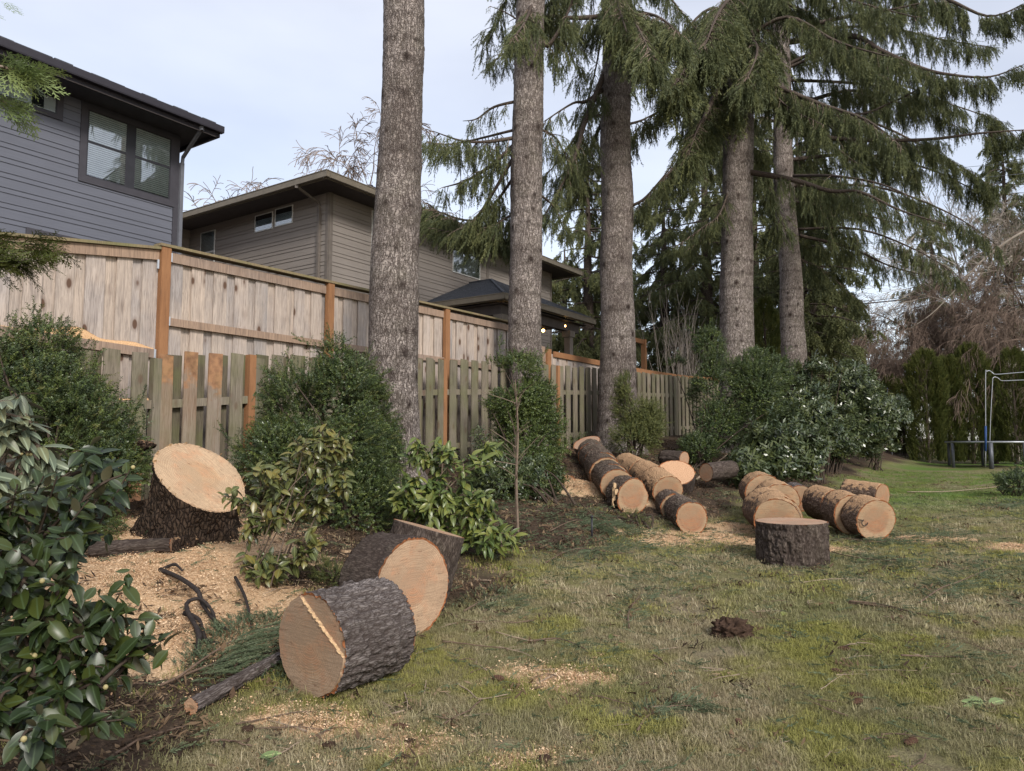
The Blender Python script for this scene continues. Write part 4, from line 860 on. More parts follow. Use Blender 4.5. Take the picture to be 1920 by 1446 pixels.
def conifer(label, x, d, ztop, zlow, rmax, seed, dens=1., cat='conifer'):
    r = random.Random(seed); b = base_of(x, d); tr = thing('conifer_tree', label, cat, b, 'dark conifers beyond the fence')
    H = ztop - b.z; trunk_mesh(tr, [(Vector((b.x, b.y, b.z - .2)), .24 + .012 * H), (Vector((b.x, b.y, ztop)), .03)], seed, M['bark_dark'], seg=12, knots=False, dz=.6)
    c = Crown(); z = zlow
    while z < ztop - .3:
        f_ = (ztop - z) / (ztop - zlow); L_ = rmax * min(1., .25 + f_ * 1.1) * r.uniform(.75, 1.1); nb_ = r.choice((4, 5, 5)); a0 = r.uniform(0, 6.28)
        for i in range(nb_):
            a = a0 + 6.28 * i / nb_ + r.gauss(0, .2); l_ = L_ * r.uniform(.6, 1.1); dv = Vector((math.cos(a), math.sin(a), 0)); o = Vector((b.x, b.y, z + r.gauss(0, .15)))
            c.limb([o, o + dv * l_ * .5 + Vector((0, 0, -l_ * .06)), o + dv * l_ + Vector((0, 0, -l_ * r.uniform(.1, .3)))], .05, tr, .42 * dens, .62, sub=1.25, start=.2, mat=M['bark_dark'], wood=True, hd=.35)
        z += r.uniform(.55, .95)
    c.build(tr, FAR, M['bark_dark']); return tr
for (x, d, zt_, zl, rm, sd_, lb) in (
    (1105, 33, 15, 2.5, 3.2, 31, 'dark conifer behind the patio roof between the second and third spruces'),
    (1060, 42, 13, 3, 3.0, 39, 'far conifer peeping past the end of the taupe house'),
    (1250, 38, 15.5, 5, 3.4, 32, 'dark conifer between the third and fourth spruces'),
    (1330, 34, 18.5, 3, 3.6, 33, 'dense dark conifer just left of the fourth spruce'),
    (1420, 36, 21, 3, 3.8, 34, 'dense dark conifer between the fourth and fifth spruces'),
    (1535, 38, 19, 4, 3.2, 35, 'broad conifer just right of the leaning fifth spruce'),
    (1760, 62, 22, 4, 4.6, 36, 'blue green conifer far behind the blue house'),
    (1510, 30, 15, 3.5, 3.0, 42, 'bushy conifer directly behind the leaning fifth trunk'), (1150, 50, 20, 6, 3.2, 45, 'tall far conifer behind the third trunk'),
    (1905, 52, 24, 4, 4.8, 38, 'far conifer at the right edge behind the bare red twigs')):
    conifer(lb, x, d, zt_, zl, rm, sd_, .78)

def bare_tree(name, label, base, H, r0, seed, mat, levels=5, droop=0., spread=.6, up=.5, cat='bare tree', lengths=.72, trunk=True, group=None, lean=(0, 0), first=.35, kids=(2, 4), tip=.004):
    r = random.Random(seed); tr = thing(name, label, cat, base, group); tm = MB(); cm = MB()
    def grow(p, d, L_, rad, lv):
        n = 4; pts = [p]; dd = d.copy()
        for i in range(n):
            dd = (dd + Vector((r.gauss(0, .13), r.gauss(0, .13), r.gauss(0, .1) - droop * (levels - lv) * .5 + (up * .12 if lv > levels - 2 else 0)))).normalized(); pts.append(pts[-1] + dd * L_ / n)
        rad2 = max(tip, rad * .55); (tm if lv >= levels else cm).add(*tube(pts, [rad + (rad2 - rad) * i / n for i in range(n + 1)], 6 if lv >= levels - 1 else 3, False))
        if lv == 0: return
        for i in range(r.randint(*kids) + (1 if lv < 3 else 0)):
            q = r.uniform(.35, 1.); k = q * n; j = min(int(k), n - 1); b = pts[j].lerp(pts[j + 1], k - j)
            a = r.uniform(0, 6.28); o = dd.orthogonal().normalized(); o = (o * math.cos(a) + dd.cross(o) * math.sin(a))
            grow(b, (dd + o * spread * r.uniform(.6, 1.4)).normalized(), L_ * lengths * r.uniform(.75, 1.15), max(tip, rad2 * r.uniform(.55, .9)), lv - 1)
        grow(pts[-1], dd, L_ * lengths, rad2, lv - 1)
    grow(Vector(base), Vector((lean[0], lean[1], 1)).normalized(), H * first, r0, levels)
    tm.build('trunk', M['bark_dark'] if mat is not M['twig_pale'] else mat, tr, True); tag(cm.build('crown', mat, tr), kind=None); return tr
wb = P(572, 560, 42); wb.z = 2.0
bare_tree('bare_willow', 'round headed leafless willow showing above the taupe house roof', wb, 24.5, .25, 3, M['twig'], 7, .05, .68, .3, lengths=.70, first=.30, kids=(2, 3), tip=.017)
wb = P(440, 560, 40); wb.z = 2.0
bare_tree('bare_willow', 'low leafless tree behind the roof valley between the two houses', wb, 17.2, .2, 6, M['twig'], 6, .06, .8, .2, lengths=.70, first=.30, kids=(3, 3), tip=.016)
wb = base_of(1900, 33)
bare_tree('bare_tree', 'pale leafless tree rising above the hedge at the right edge', wb, 15.5, .25, 8, M['twig_pale'], 6, .01, .6, .5, lengths=.72, first=.30, kids=(2, 3), tip=.009)
for (x, d, H, sd_, lb) in ((1850, 34, 10.5, 12, 'weeping tree with reddish bare twigs hanging over the trampoline'), (1945, 33.5, 11.5, 14, 'weeping red twigged tree cut off by the right edge of the view'), (1815, 38, 9.5, 17, 'reddish bare tree behind the tall evergreen columns')):
    bare_tree('weeping_tree', lb, base_of(x, d), H, .16, sd_, M['twig_red'], 6, .075, .85, .15, lengths=.70, first=.38, kids=(3, 4), tip=.0065, group='red twigged weeping trees')
wb = base_of(1285, 27); 
for i, (x, d, H, lb) in enumerate(((1272, 27, 5.2, 'tall leafless shrub with upright pale stems beside the third spruce'), (1302, 29, 4.6, 'leafless pale stemmed shrub close left of the fourth spruce'))):
    tr = thing('bare_shrub', lb, 'shrub', base_of(x, d), 'leafless shrubs beyond the fence end'); b = MB()
    for k in range(26):
        a = random.uniform(0, 6.28); q = base_of(x, d) + Vector((random.gauss(0, .2), random.gauss(0, .2), 0)); pts = [q]; dd = Vector((math.cos(a) * .22, math.sin(a) * .22, 1)).normalized(); L_ = H * random.uniform(.5, 1)
        for h in range(6):
            dd = (dd + Vector((random.gauss(0, .07), random.gauss(0, .07), .02))).normalized(); pts.append(pts[-1] + dd * L_ / 6)
            if h > 1:
                for _ in range(2):
                    e = dd + Vector((random.gauss(0, .4), random.gauss(0, .4), .2)); b.add(*tube([pts[-1], pts[-1] + e.normalized() * random.uniform(.3, .8)], [.008, .005], 3, False))
        b.add(*tube(pts, [.022 * (1 - .75 * h / 6) for h in range(7)], 4, False))
    b.build('stem', M['twig_pale'], tr)
# long pale bough reaching in over the hedge
lp = [P(1960, 415, 24), P(1900, 445, 24), P(1840, 490, 24.2), P(1790, 545, 24.4), P(1745, 590, 24.6), P(1700, 620, 24.8)]
o = thing('bare_bough', 'long pale leafless bough arching down from the right edge above the hedge', 'branch', lp[0]); pth = smooth_path(lp, 4)
mk('bough', *tube(pth, [.05 - .045 * i / len(pth) for i in range(len(pth))], 6), M['twig_pale'], o, True); b = MB()
for i in range(60):
    q = pth[random.randrange(2, len(pth))]; d = Vector((random.gauss(-.4, .5), random.gauss(0, .4), random.gauss(-.5, .5))).normalized(); q2 = q + d * random.uniform(.3, .8)
    b.add(*tube([q, q.lerp(q2, .5) + Vector((0, 0, .03)), q2, q2 + (d + Vector((0, 0, -.8))) * .3], [.009, .007, .005, .004], 3, False))
b.build('twig', M['twig_red'], o)

def column(label, x, w, ytop, d, seed):
    b = base_of(x, d); zt_ = P(x, ytop, d).z; R = w * 1.2 * d / F_PX / 2; tr = thing('arborvitae', label, 'evergreen column', b, 'columns of the evergreen hedge')
    mk('trunk', *tube([b, Vector((b.x, b.y, zt_ - .5))], [.09, .03], 7), M['bark_dark'], tr); r = np.random.default_rng(seed); n = int(2600 * R * (zt_ - b.z) / 3.2)
    h = r.uniform(0, 1, n); th = r.uniform(0, 2 * PI, n); pr_ = np.clip(np.minimum((1 - h) * 5., .82 + h * .35), 0, 1) ** .6
    rad = R * pr_ * (.62 + .55 * vn(np.cos(th) * 3 + seed, np.sin(th) * 3, h * 13)) * r.uniform(.72, 1.06, n)
    p = np.stack([b.x + rad * np.cos(th), b.y + rad * np.sin(th), b.z + .05 + h * (zt_ - b.z - .2)], 1)
    e = tilt_euler(r.uniform(.1, .75, n), th + r.normal(0, .3, n)); scatter('foliage', p, e, r.uniform(.2, .36, n), CYP, tr); return tr
for (x, w, yt, d, lb) in ((1668, 30, 706, 33, 'short evergreen column right of the blue house'), (1694, 32, 709, 33, 'short evergreen column, second from the blue house'), (1738, 60, 657, 30.5, 'tall evergreen column at the left end of the hedge'), (1780, 44, 668, 30.5, 'narrow evergreen column, second in the tall hedge'),
    (1822, 60, 645, 30.5, 'tallest evergreen column behind the trampoline pole'), (1864, 40, 676, 30.5, 'narrow evergreen column just right of the trampoline poles'), (1902, 62, 655, 30, 'evergreen column at the right edge of the view'), (1962, 62, 650, 30, 'evergreen column outside the right edge of the hedge'), (1438, 46, 560, 27, 'slim dark evergreen column between the fourth and fifth spruces')):
    column(lb, x, w, yt, d, int(x))

# ================================================================== SHRUBS
def shrub_pts(blobs, n, r, noise=1.5, shell=.55, seed=0):
    """points in lumpy ellipsoids given as (x, y, d, rx, ry, rz) with outward directions"""
    vol = np.array([(b[3] * b[4] + b[3] * b[5] + b[4] * b[5]) for b in blobs]); cnt = (n * vol / vol.sum()).astype(int); PP = []; DD = []
    for b, c in zip(blobs, cnt):
        ctr = P(b[0], b[1], b[2]); d = r.normal(0, 1, (c, 3)); d /= np.linalg.norm(d, axis=1)[:, None]; q = shell + (1 - shell) * r.uniform(0, 1, c) ** .6
        q *= .62 + .62 * vn(d[:, 0] * 2.6 + seed + 9, d[:, 1] * 2.6, d[:, 2] * 2.6 + 3) + .25 * (vn(d[:, 0] * 7 + seed, d[:, 1] * 7, d[:, 2] * 7) - .5)
        PP.append(np.array(ctr) + d * q[:, None] * np.array(b[3:6])); DD.append(d + np.array([0, 0, .35]) + r.normal(0, .35, (c, 3)))
    p = np.concatenate(PP); d = np.concatenate(DD)
    k = fbm(p[:, 0] * noise + seed, p[:, 1] * noise, p[:, 2] * noise, 3) > .36; g = gzb(p[:, 0], p[:, 1]); k &= p[:, 2] > g + .02
    return p[k], d[k]
def shrub(name, label, cat, blobs, n, keys, scl, seed, group=None, nst=14, noise=1.5, smat='stem_dk', shell=.5):
    r = np.random.default_rng(seed); lo = max(blobs, key=lambda b: b[1]); c = P(lo[0], lo[1], lo[2]); base = gp(c.x, c.y); sh = thing(name, label, cat, base, group)
    p, d = shrub_pts(blobs, n, r, noise, shell, seed); L_ = np.linalg.norm(d, axis=1); d = d / L_[:, None]
    xp, xd = [], []
    if n > 1000:
        for j in r.integers(0, len(p), 10 + len(p) // 190):      # shoots standing out of the mass
            q = np.array(p[j]); dj = d[j] * .6 + np.array([r.normal(0, .25), r.normal(0, .25), .75]); dj /= np.linalg.norm(dj); ln = scl * r.uniform(1.2, 3.4); m = int(5 + ln / scl * 4)
            for k_ in range(m): xp.append(q + dj * ln * k_ / m); xd.append(dj + r.normal(0, .45, 3))
        xd = np.array(xd); xd /= np.linalg.norm(xd, axis=1)[:, None]; p = np.concatenate([p, np.array(xp)]); d = np.concatenate([d, xd])
    e = tilt_euler(np.arccos(np.clip(d[:, 2], -1, 1)), np.arctan2(d[:, 1], d[:, 0])); scatter('foliage', p, e, scl * r.uniform(.6, 1.25, len(p)), keys, sh)
    b = MB(); rr = random.Random(seed)
    for i in range(nst):
        j = rr.randrange(len(p)); q = Vector(p[j]); s = base + Vector((rr.gauss(0, .12), rr.gauss(0, .12), -.03)); m = s.lerp(q, .5) + Vector((rr.gauss(0, .08), rr.gauss(0, .08), .12)); b.add(*tube(smooth_path([s, m, q], 4), [.02 - .016 * h / 9 for h in range(9)], 5, False))
    b.build('stem', M[smat], sh, True); return sh
BOX = ['box_sprig_%d' % i for i in range(3)]; DRK = ['dark_sprig_%d' % i for i in range(3)]; LGT = ['light_sprig_%d' % i for i in range(3)]; RHO = ['rhodo_sprig_%d' % i for i in range(3)]
shrub('small_leaved_shrub', 'small leaved dark green shrub covering the fence at the left edge', 'shrub', [(60, 745, 7.4, .75, .5, .62), (140, 800, 7.2, .55, .45, .42), (30, 850, 6.9, .8, .5, .5), (200, 880, 7.2, .38, .35, .28), (85, 650, 7.5, .28, .25, .28), (-60, 740, 7.2, .7, .5, .8), (100, 960, 6.6, .55, .45, .4), (215, 845, 7.5, .3, .25, .2)], 13000, BOX + DRK + LGT[:1], .135, 41, nst=24)
shrub('holly_bush', 'large dense dark green bush against the pickets left of the nearest trunk', 'shrub', [(600, 800, 8.4, .75, .5, .72), (560, 760, 8.6, .5, .4, .45), (650, 730, 8.8, .42, .4, .42), (628, 668, 8.9, .14, .15, .24), (690, 800, 9., .35, .35, .6), (640, 950, 8.3, .65, .5, .6), (520, 860, 8.2, .42, .4, .45), (690, 940, 8.8, .4, .4, .5), (715, 850, 9.2, .22, .3, .5), (480, 720, 8.6, .12, .12, .25)], 19000, BOX + DRK + LGT[:1], .125, 42, nst=34)
shrub('privet_bush', 'upright green bush with ragged top in front of the second trunk', 'shrub', [(962, 740, 12., .50, .4, .5), (990, 820, 12, .55, .45, .5), (930, 705, 12.1, .22, .2, .25), (975, 690, 12.3, .3, .25, .2), (1000, 760, 12., .35, .3, .4), (965, 880, 11.6, .55, .4, .35)], 9500, BOX, .14, 43, nst=22)
shrub('privet_bush', 'loose dark green bush low in the bed behind the bright camellia', 'shrub', [(1000, 900, 11., .5, .4, .3), (1040, 930, 10.8, .3, .3, .2), (940, 900, 10.6, .45, .4, .35)], 2600, ['rhodo_sprig_0', 'box_sprig_1', 'dark_sprig_2'], .13, 53, nst=12)
shrub('yellow_green_bush', 'feathery yellow green bush right of the third trunk', 'shrub', [(1193, 770, 15.2, .50, .4, .65), (1190, 820, 15., .55, .4, .4), (1180, 730, 15.3, .28, .25, .35), (1215, 800, 15., .4, .3, .4)], 9000, LGT, .12, 44, nst=18)
shrub('evergreen_bush', 'big dark evergreen bush hiding the end of the picket fence', 'shrub', [(1350, 720, 17, .75, .6, .75), (1400, 690, 17.2, .6, .5, .5), (1330, 650, 17.3, .35, .3, .4), (1420, 740, 16.6, .6, .5, .7), (1340, 800, 16.6, .7, .5, .5), (1310, 840, 16.2, .4, .4, .25), (1450, 700, 17.4, .4, .4, .4), (1270, 690, 18, .25, .25, .22)], 20000, BOX + DRK, .14, 45, nst=22)
shrub('rhododendron', 'leathery leaved rhododendron low behind the sawdusted round', 'rhododendron', [(1440, 850, 15.2, .5, .45, .4), (1490, 850, 15.6, .55, .45, .45), (1400, 880, 14.8, .3, .3, .22)], 2200, RHO, .22, 46, 'rhododendrons along the back bed', nst=20, noise=1.)
shrub('rhododendron', 'tall rhododendron with grey green leaves left of the fifth trunk base', 'rhododendron', [(1490, 760, 18, .65, .5, .75), (1465, 720, 18.4, .5, .4, .4), (1520, 800, 17.6, .6, .5, .5), (1540, 720, 18.5, .5, .4, .5)], 4200, RHO, .22, 47, 'rhododendrons along the back bed', nst=20, noise=1.)
shrub('rhododendron', 'rounded rhododendron in the middle of the back bed under the spruce limbs', 'rhododendron', [(1590, 760, 20.5, .75, .6, .95), (1560, 820, 20, .7, .5, .5), (1630, 790, 20.5, .6, .5, .7), (1600, 720, 21, .5, .4, .5)], 4600, RHO, .23, 48, 'rhododendrons along the back bed', nst=20, noise=1.)
shrub('rhododendron', 'far rhododendron at the end of the back bed beside the evergreen columns', 'rhododendron', [(1665, 790, 24, .6, .5, .8), (1690, 820, 24.5, .5, .5, .5), (1640, 830, 23, .6, .5, .4)], 3000, RHO, .23, 49, 'rhododendrons along the back bed', nst=14, noise=1.)
shrub('yellow_shrub', 'yellowish green shrub growing between the two rhododendrons', 'shrub', [(1535, 775, 19.5, .3, .3, .45), (1555, 700, 20., .4, .3, .3)], 1500, LGT, .17, 50, nst=10)
shrub('ground_shrub', 'patch of bright green young leaves beside the cut face of the left row', 'shrub', [(1187, 972, 10.5, .16, .14, .09), (1204, 985, 10.3, .12, .1, .07)], 260, LGT, .09, 51, nst=4)
shrub('ground_shrub', 'low moss green shrub left of the bark covered round', 'shrub', [(622, 1080, 6.3, .13, .12, .10), (600, 1065, 6.4, .1, .1, .09)], 420, LGT, .07, 52, nst=4)
shrub('ground_shrub', 'small dark seedling conifer on the lawn near the trampoline', 'shrub', [(1905, 905, 16, .35, .3, .18), (1915, 880, 16, .15, .15, .2)], 340, DRK, .2, 54, nst=8)

def leafy(name, label, cat, base, tips, leaf_keys, seed, nleaf=300, r_cl=.09, per=(6, 9), droop=.0, smat='stem', stem_r=.012, buds=0, sz=1., facing=.55):
    """a shrub of twigs ending in whorls of large leaves; the ones that show largest are leaf parts"""
    r = random.Random(seed); sh = thing(name, label, cat, base); sm_ = MB(); Lf = []; prev = []
    for q in tips:
        q = Vector(q); s = base + Vector((r.gauss(0, .10), r.gauss(0, .10), 0))
        if len(prev) > 24: s = min(prev, key=lambda e: (e - q).length + (0 if e.z < q.z else .3))
        m = s.lerp(q, r.uniform(.45, .65)) + Vector((r.gauss(0, .08), r.gauss(0, .08), r.uniform(-.02, .15) - droop * .2))
        pth = smooth_path([s, s.lerp(m, 1.) if len(prev) <= 24 else s.lerp(q, .5) + Vector((0, 0, .02)), q], 5); prev += [pth[5], pth[7], pth[4]]; sm_.add(*tube(pth, [stem_r * (1 - .75 * i / len(pth)) for i in range(len(pth))], 4, False)); ax = (pth[-1] - pth[-3]).normalized()
        n = r.randint(*per)
        for i in range(n):
            t_ = i / n; p = q - ax * r_cl * (1 - t_) * 1.5; a = i * 2.4 + r.gauss(0, .3); o = ax.orthogonal().normalized(); o = o * math.cos(a) + ax.cross(o) * math.sin(a)
            d = (ax * (.25 + t_ * .8) + o * 1. + Vector((0, 0, -.15 - droop + r.gauss(0, .25)))).normalized(); f = (Vector((r.gauss(0, .45), r.gauss(0, .45) - facing, 1))); f = (f - d * f.dot(d)).normalized()
            # +Z -> d, +Y -> f
            x = f.cross(d).normalized(); R = Matrix((x, f, d)).transposed().to_4x4(); sc = sz * r.uniform(.7, 1.15) * (.75 if t_ > .8 else 1.)
            Lf.append((p, R, sc))
    Lf.sort(key=lambda e: e[0].length * 1. - .15 * r.random()); Mi = ORG[sh.name].inverted(); vis = Lf[:nleaf]; rest = Lf[nleaf:]
    srcs = [SRC[k] for k in leaf_keys]
    for (p, R, sc) in vis:
        s = r.choice(srcs); c = s.copy(); c.name = 'leaf'; COL.objects.link(c); c.parent = sh; c.matrix_local = Mi @ Matrix.Translation(p) @ R @ Matrix.Scale(sc, 4)
    if rest: scatter('foliage', [tuple(e[0]) for e in rest], [tuple(e[1].to_euler()) for e in rest], [e[2] for e in rest], leaf_keys, sh)
    sm_.build('stem', M[smat], sh, True)
    for i in range(buds):
        q = Vector(tips[r.randrange(len(tips))]); mk('bud', *ball(q + Vector((r.gauss(0, .01), -.01, .01)), .008), M['bud'], sh, True)
    return sh
M['bud'] = plain('flower_bud', (.32, .27, .13), .6, .3, .2, 60)
def tips_in(blobs, n, seed, up=.3):
    r = np.random.default_rng(seed); p, d = shrub_pts(blobs, n, r, 2., .35, seed); return [tuple(q) for q in p]
# ================================================================== LEAFY SHRUBS IN FRONT
leafy('camellia', 'glossy dark camellia with fat buds filling the lower left corner', 'camellia', gs(-2.15, 2.75, -.02),
      tips_in([(165, 915, 2.7, .2, .3, .09), (215, 885, 2.85, .12, .2, .07), (20, 1010, 2.6, .2, .3, .15), (70, 1060, 2.45, .17, .3, .15), (150, 960, 2.8, .16, .2, .1), (120, 1200, 2.35, .24, .25, .13), (60, 1300, 2.2, .22, .25, .2), (265, 1180, 2.5, .12, .15, .06),
               (225, 1250, 2.4, .13, .15, .09), (90, 1400, 2.1, .14, .2, .13), (10, 1160, 2.2, .15, .2, .3), (20, 1060, 2.9, .3, .3, .3), (30, 1300, 2.6, .3, .3, .2), (60, 1150, 2.5, .22, .2, .2), (160, 1330, 2.3, .2, .2, .1)], 260, 61),
      ['leaf_cam_dk', 'leaf_cam_dk4', 'leaf_cam_dk2', 'leaf_cam_dk3'], 61, per=(6, 9), buds=26, stem_r=.008, sz=.79, droop=.2, smat='stem_dk')
leafy('small_rhododendron', 'rhododendron with drooping grey green leaves at the left edge above the camellia', 'rhododendron', gs(-2.75, 3.5, -.02),
      tips_in([(45, 800, 3.4, .13, .2, .05), (20, 870, 3.3, .16, .2, .10), (85, 860, 3.4, .07, .1, .05), (-20, 760, 3.3, .12, .2, .12), (-15, 620, 3.3, .06, .1, .06)], 34, 62), ['leaf_rho', 'leaf_rho2'], 62, per=(8, 11), droop=.55, r_cl=.03, buds=6, sz=1.05)
leafy('young_camellia', 'open stemmed camellia with olive and yellowing leaves between stump and front log', 'camellia', gs(-2.05, 6.15, -.02),
      tips_in([(600, 850, 5.9, .26, .25, .16), (520, 900, 6, .26, .25, .17), (575, 960, 6, .28, .25, .16), (470, 980, 6.1, .2, .2, .2), (500, 1070, 6, .33, .25, .13), (640, 900, 5.9, .12, .15, .12), (425, 950, 6, .09, .15, .13), (590, 1040, 6, .2, .2, .12), (600, 810, 5.9, .05, .1, .05)], 185, 63), ['leaf_cam_ol', 'leaf_cam_ol2', 'leaf_cam_ol3'], 63, per=(6, 9), stem_r=.008, sz=1.1)
leafy('bright_camellia', 'bushy camellia with bright yellow green new leaves in front of the picket fence', 'camellia', gs(-.95, 8.1, -.02),
      tips_in([(850, 870, 7.9, .45, .4, .22), (800, 950, 7.8, .42, .4, .25), (900, 950, 7.8, .42, .4, .26), (930, 1010, 7.6, .28, .3, .15), (765, 930, 7.8, .18, .2, .18), (920, 840, 8, .16, .2, .14), (790, 850, 8, .16, .2, .12), (850, 1010, 7.7, .4, .3, .15)], 290, 64), ['leaf_cam_gr', 'leaf_cam_gr2', 'leaf_cam_gr3'], 64, per=(7, 10), droop=.0, stem_r=.010)
sap = thing('sapling', 'thin bare stemmed sapling standing in front of the second trunk', 'sapling', gs(.07, 8.9)); b = MB()
pth = [P(971, 985, 9), P(968, 900, 9), P(971, 820, 9), P(969, 760, 9), P(966, 712, 9)]; pth[0] = gs(pth[0].x, 9, -.02); b.add(*tube(smooth_path(pth, 3), [.022 - .0014 * i for i in range(13)], 5, False))
for i in range(26):
    q = Vector(pth[1]).lerp(Vector(pth[4]), random.random()); d = Vector((random.gauss(0, .7), random.gauss(0, .5), random.uniform(.1, .9))).normalized(); b.add(*tube([q, q + d * .15, q + d * random.uniform(.25, .5) + Vector((0, 0, -.02))], [.006, .005, .003], 3, False))
b.build('stem', M['stem'], sap)
# cypress hanging in from outside the left edge
def fan(name, mat, seed):
    r = random.Random(seed); V = []; Fc = []
    def sh(p, d, L_, lv):
        n = Vector((0, 1, 0)); s = d.cross(n)
        blade(V, Fc, p, d, L_, .030 if lv == 0 else .034, s)
        if lv < 2:
            k = 9 if lv == 0 else 5
            for i in range(k):
                t_ = (i + .6) / k; sg = 1 if i % 2 else -1
                dd = (d * 1. + s * sg * r.uniform(.6, .95) + n * r.gauss(0, .12)).normalized(); sh(p + d * L_ * t_ * .92, dd, L_ * (.55 if lv == 0 else .5) * (1.1 - t_ * .6), lv + 1)
    sh(Vector((0, 0, 0)), Vector((0, 0, 1)), 1., 0); source(name, V, Fc, mat)
for i in range(3): fan('fan_%d' % i, M['cyp'], i); fan('fan_lt_%d' % i, M['cyp_lt'], 5 + i)
cy = thing('cypress_tree', 'cypress with feathery green sprays hanging in from the left edge of the view', 'cypress', gs(-3.5, 2.6, -.02))
mk('trunk', *tube([gs(-3.5, 2.6, -.1), Vector((-3.45, 2.6, 2.)), Vector((-3.5, 2.6, 6.))], [.16, .12, .07], 12), M['bark_dark'], cy, True)
fp, fd, fs, ft = [], [], [], []
for (pts, n, s, lt) in (([(-700, 60, 2.6), (-150, 90, 2.7), (0, 125, 2.75), (38, 132, 2.8)], 34, .15, 1), ([(-700, 120, 2.6), (-120, 170, 2.7), (0, 190, 2.8), (12, 200, 2.8)], 22, .13, 1), ([(-700, 260, 2.6), (-150, 300, 2.8), (-30, 310, 2.85)], 5, .09, 1),
        ([(-700, 420, 2.7), (-150, 440, 2.8), (0, 452, 2.9), (85, 460, 3.)], 60, .15, 0), ([(-700, 430, 2.6), (-100, 470, 2.7), (0, 480, 2.8), (50, 492, 2.85)], 45, .14, 0), ([(-700, 0, 2.6), (-150, -30, 2.7), (-10, 5, 2.8)], 5, .1, 1)):
    pw = smooth_path([P(*q) for q in pts], 6); mk('limb', *tube(pw, [.014 * (1 - .85 * i / len(pw)) for i in range(len(pw))], 5), M['bark_moss'], cy, True)
    for i in range(n):
        q = pw[int(len(pw) * (1 - .62 * (i / n)) - 1)]; fp.append(q + Vector((random.gauss(0, .012),) * 3)); fd.append(Vector((random.uniform(.3, 1.), random.gauss(0, .35), random.uniform(-.9, .15)))); fs.append(s * random.uniform(.6, 1.15)); ft.append(lt)
for lt, ks in ((1, ['fan_lt_%d' % i for i in range(3)]), (0, ['fan_%d' % i for i in range(3)])):
    ix = [i for i in range(len(fp)) if ft[i] == lt]; scatter('foliage', [tuple(fp[i]) for i in ix], dir_euler([tuple(fd[i]) for i in ix], [random.gauss(0, .5) for _ in ix]), [fs[i] for i in ix], ks, cy)

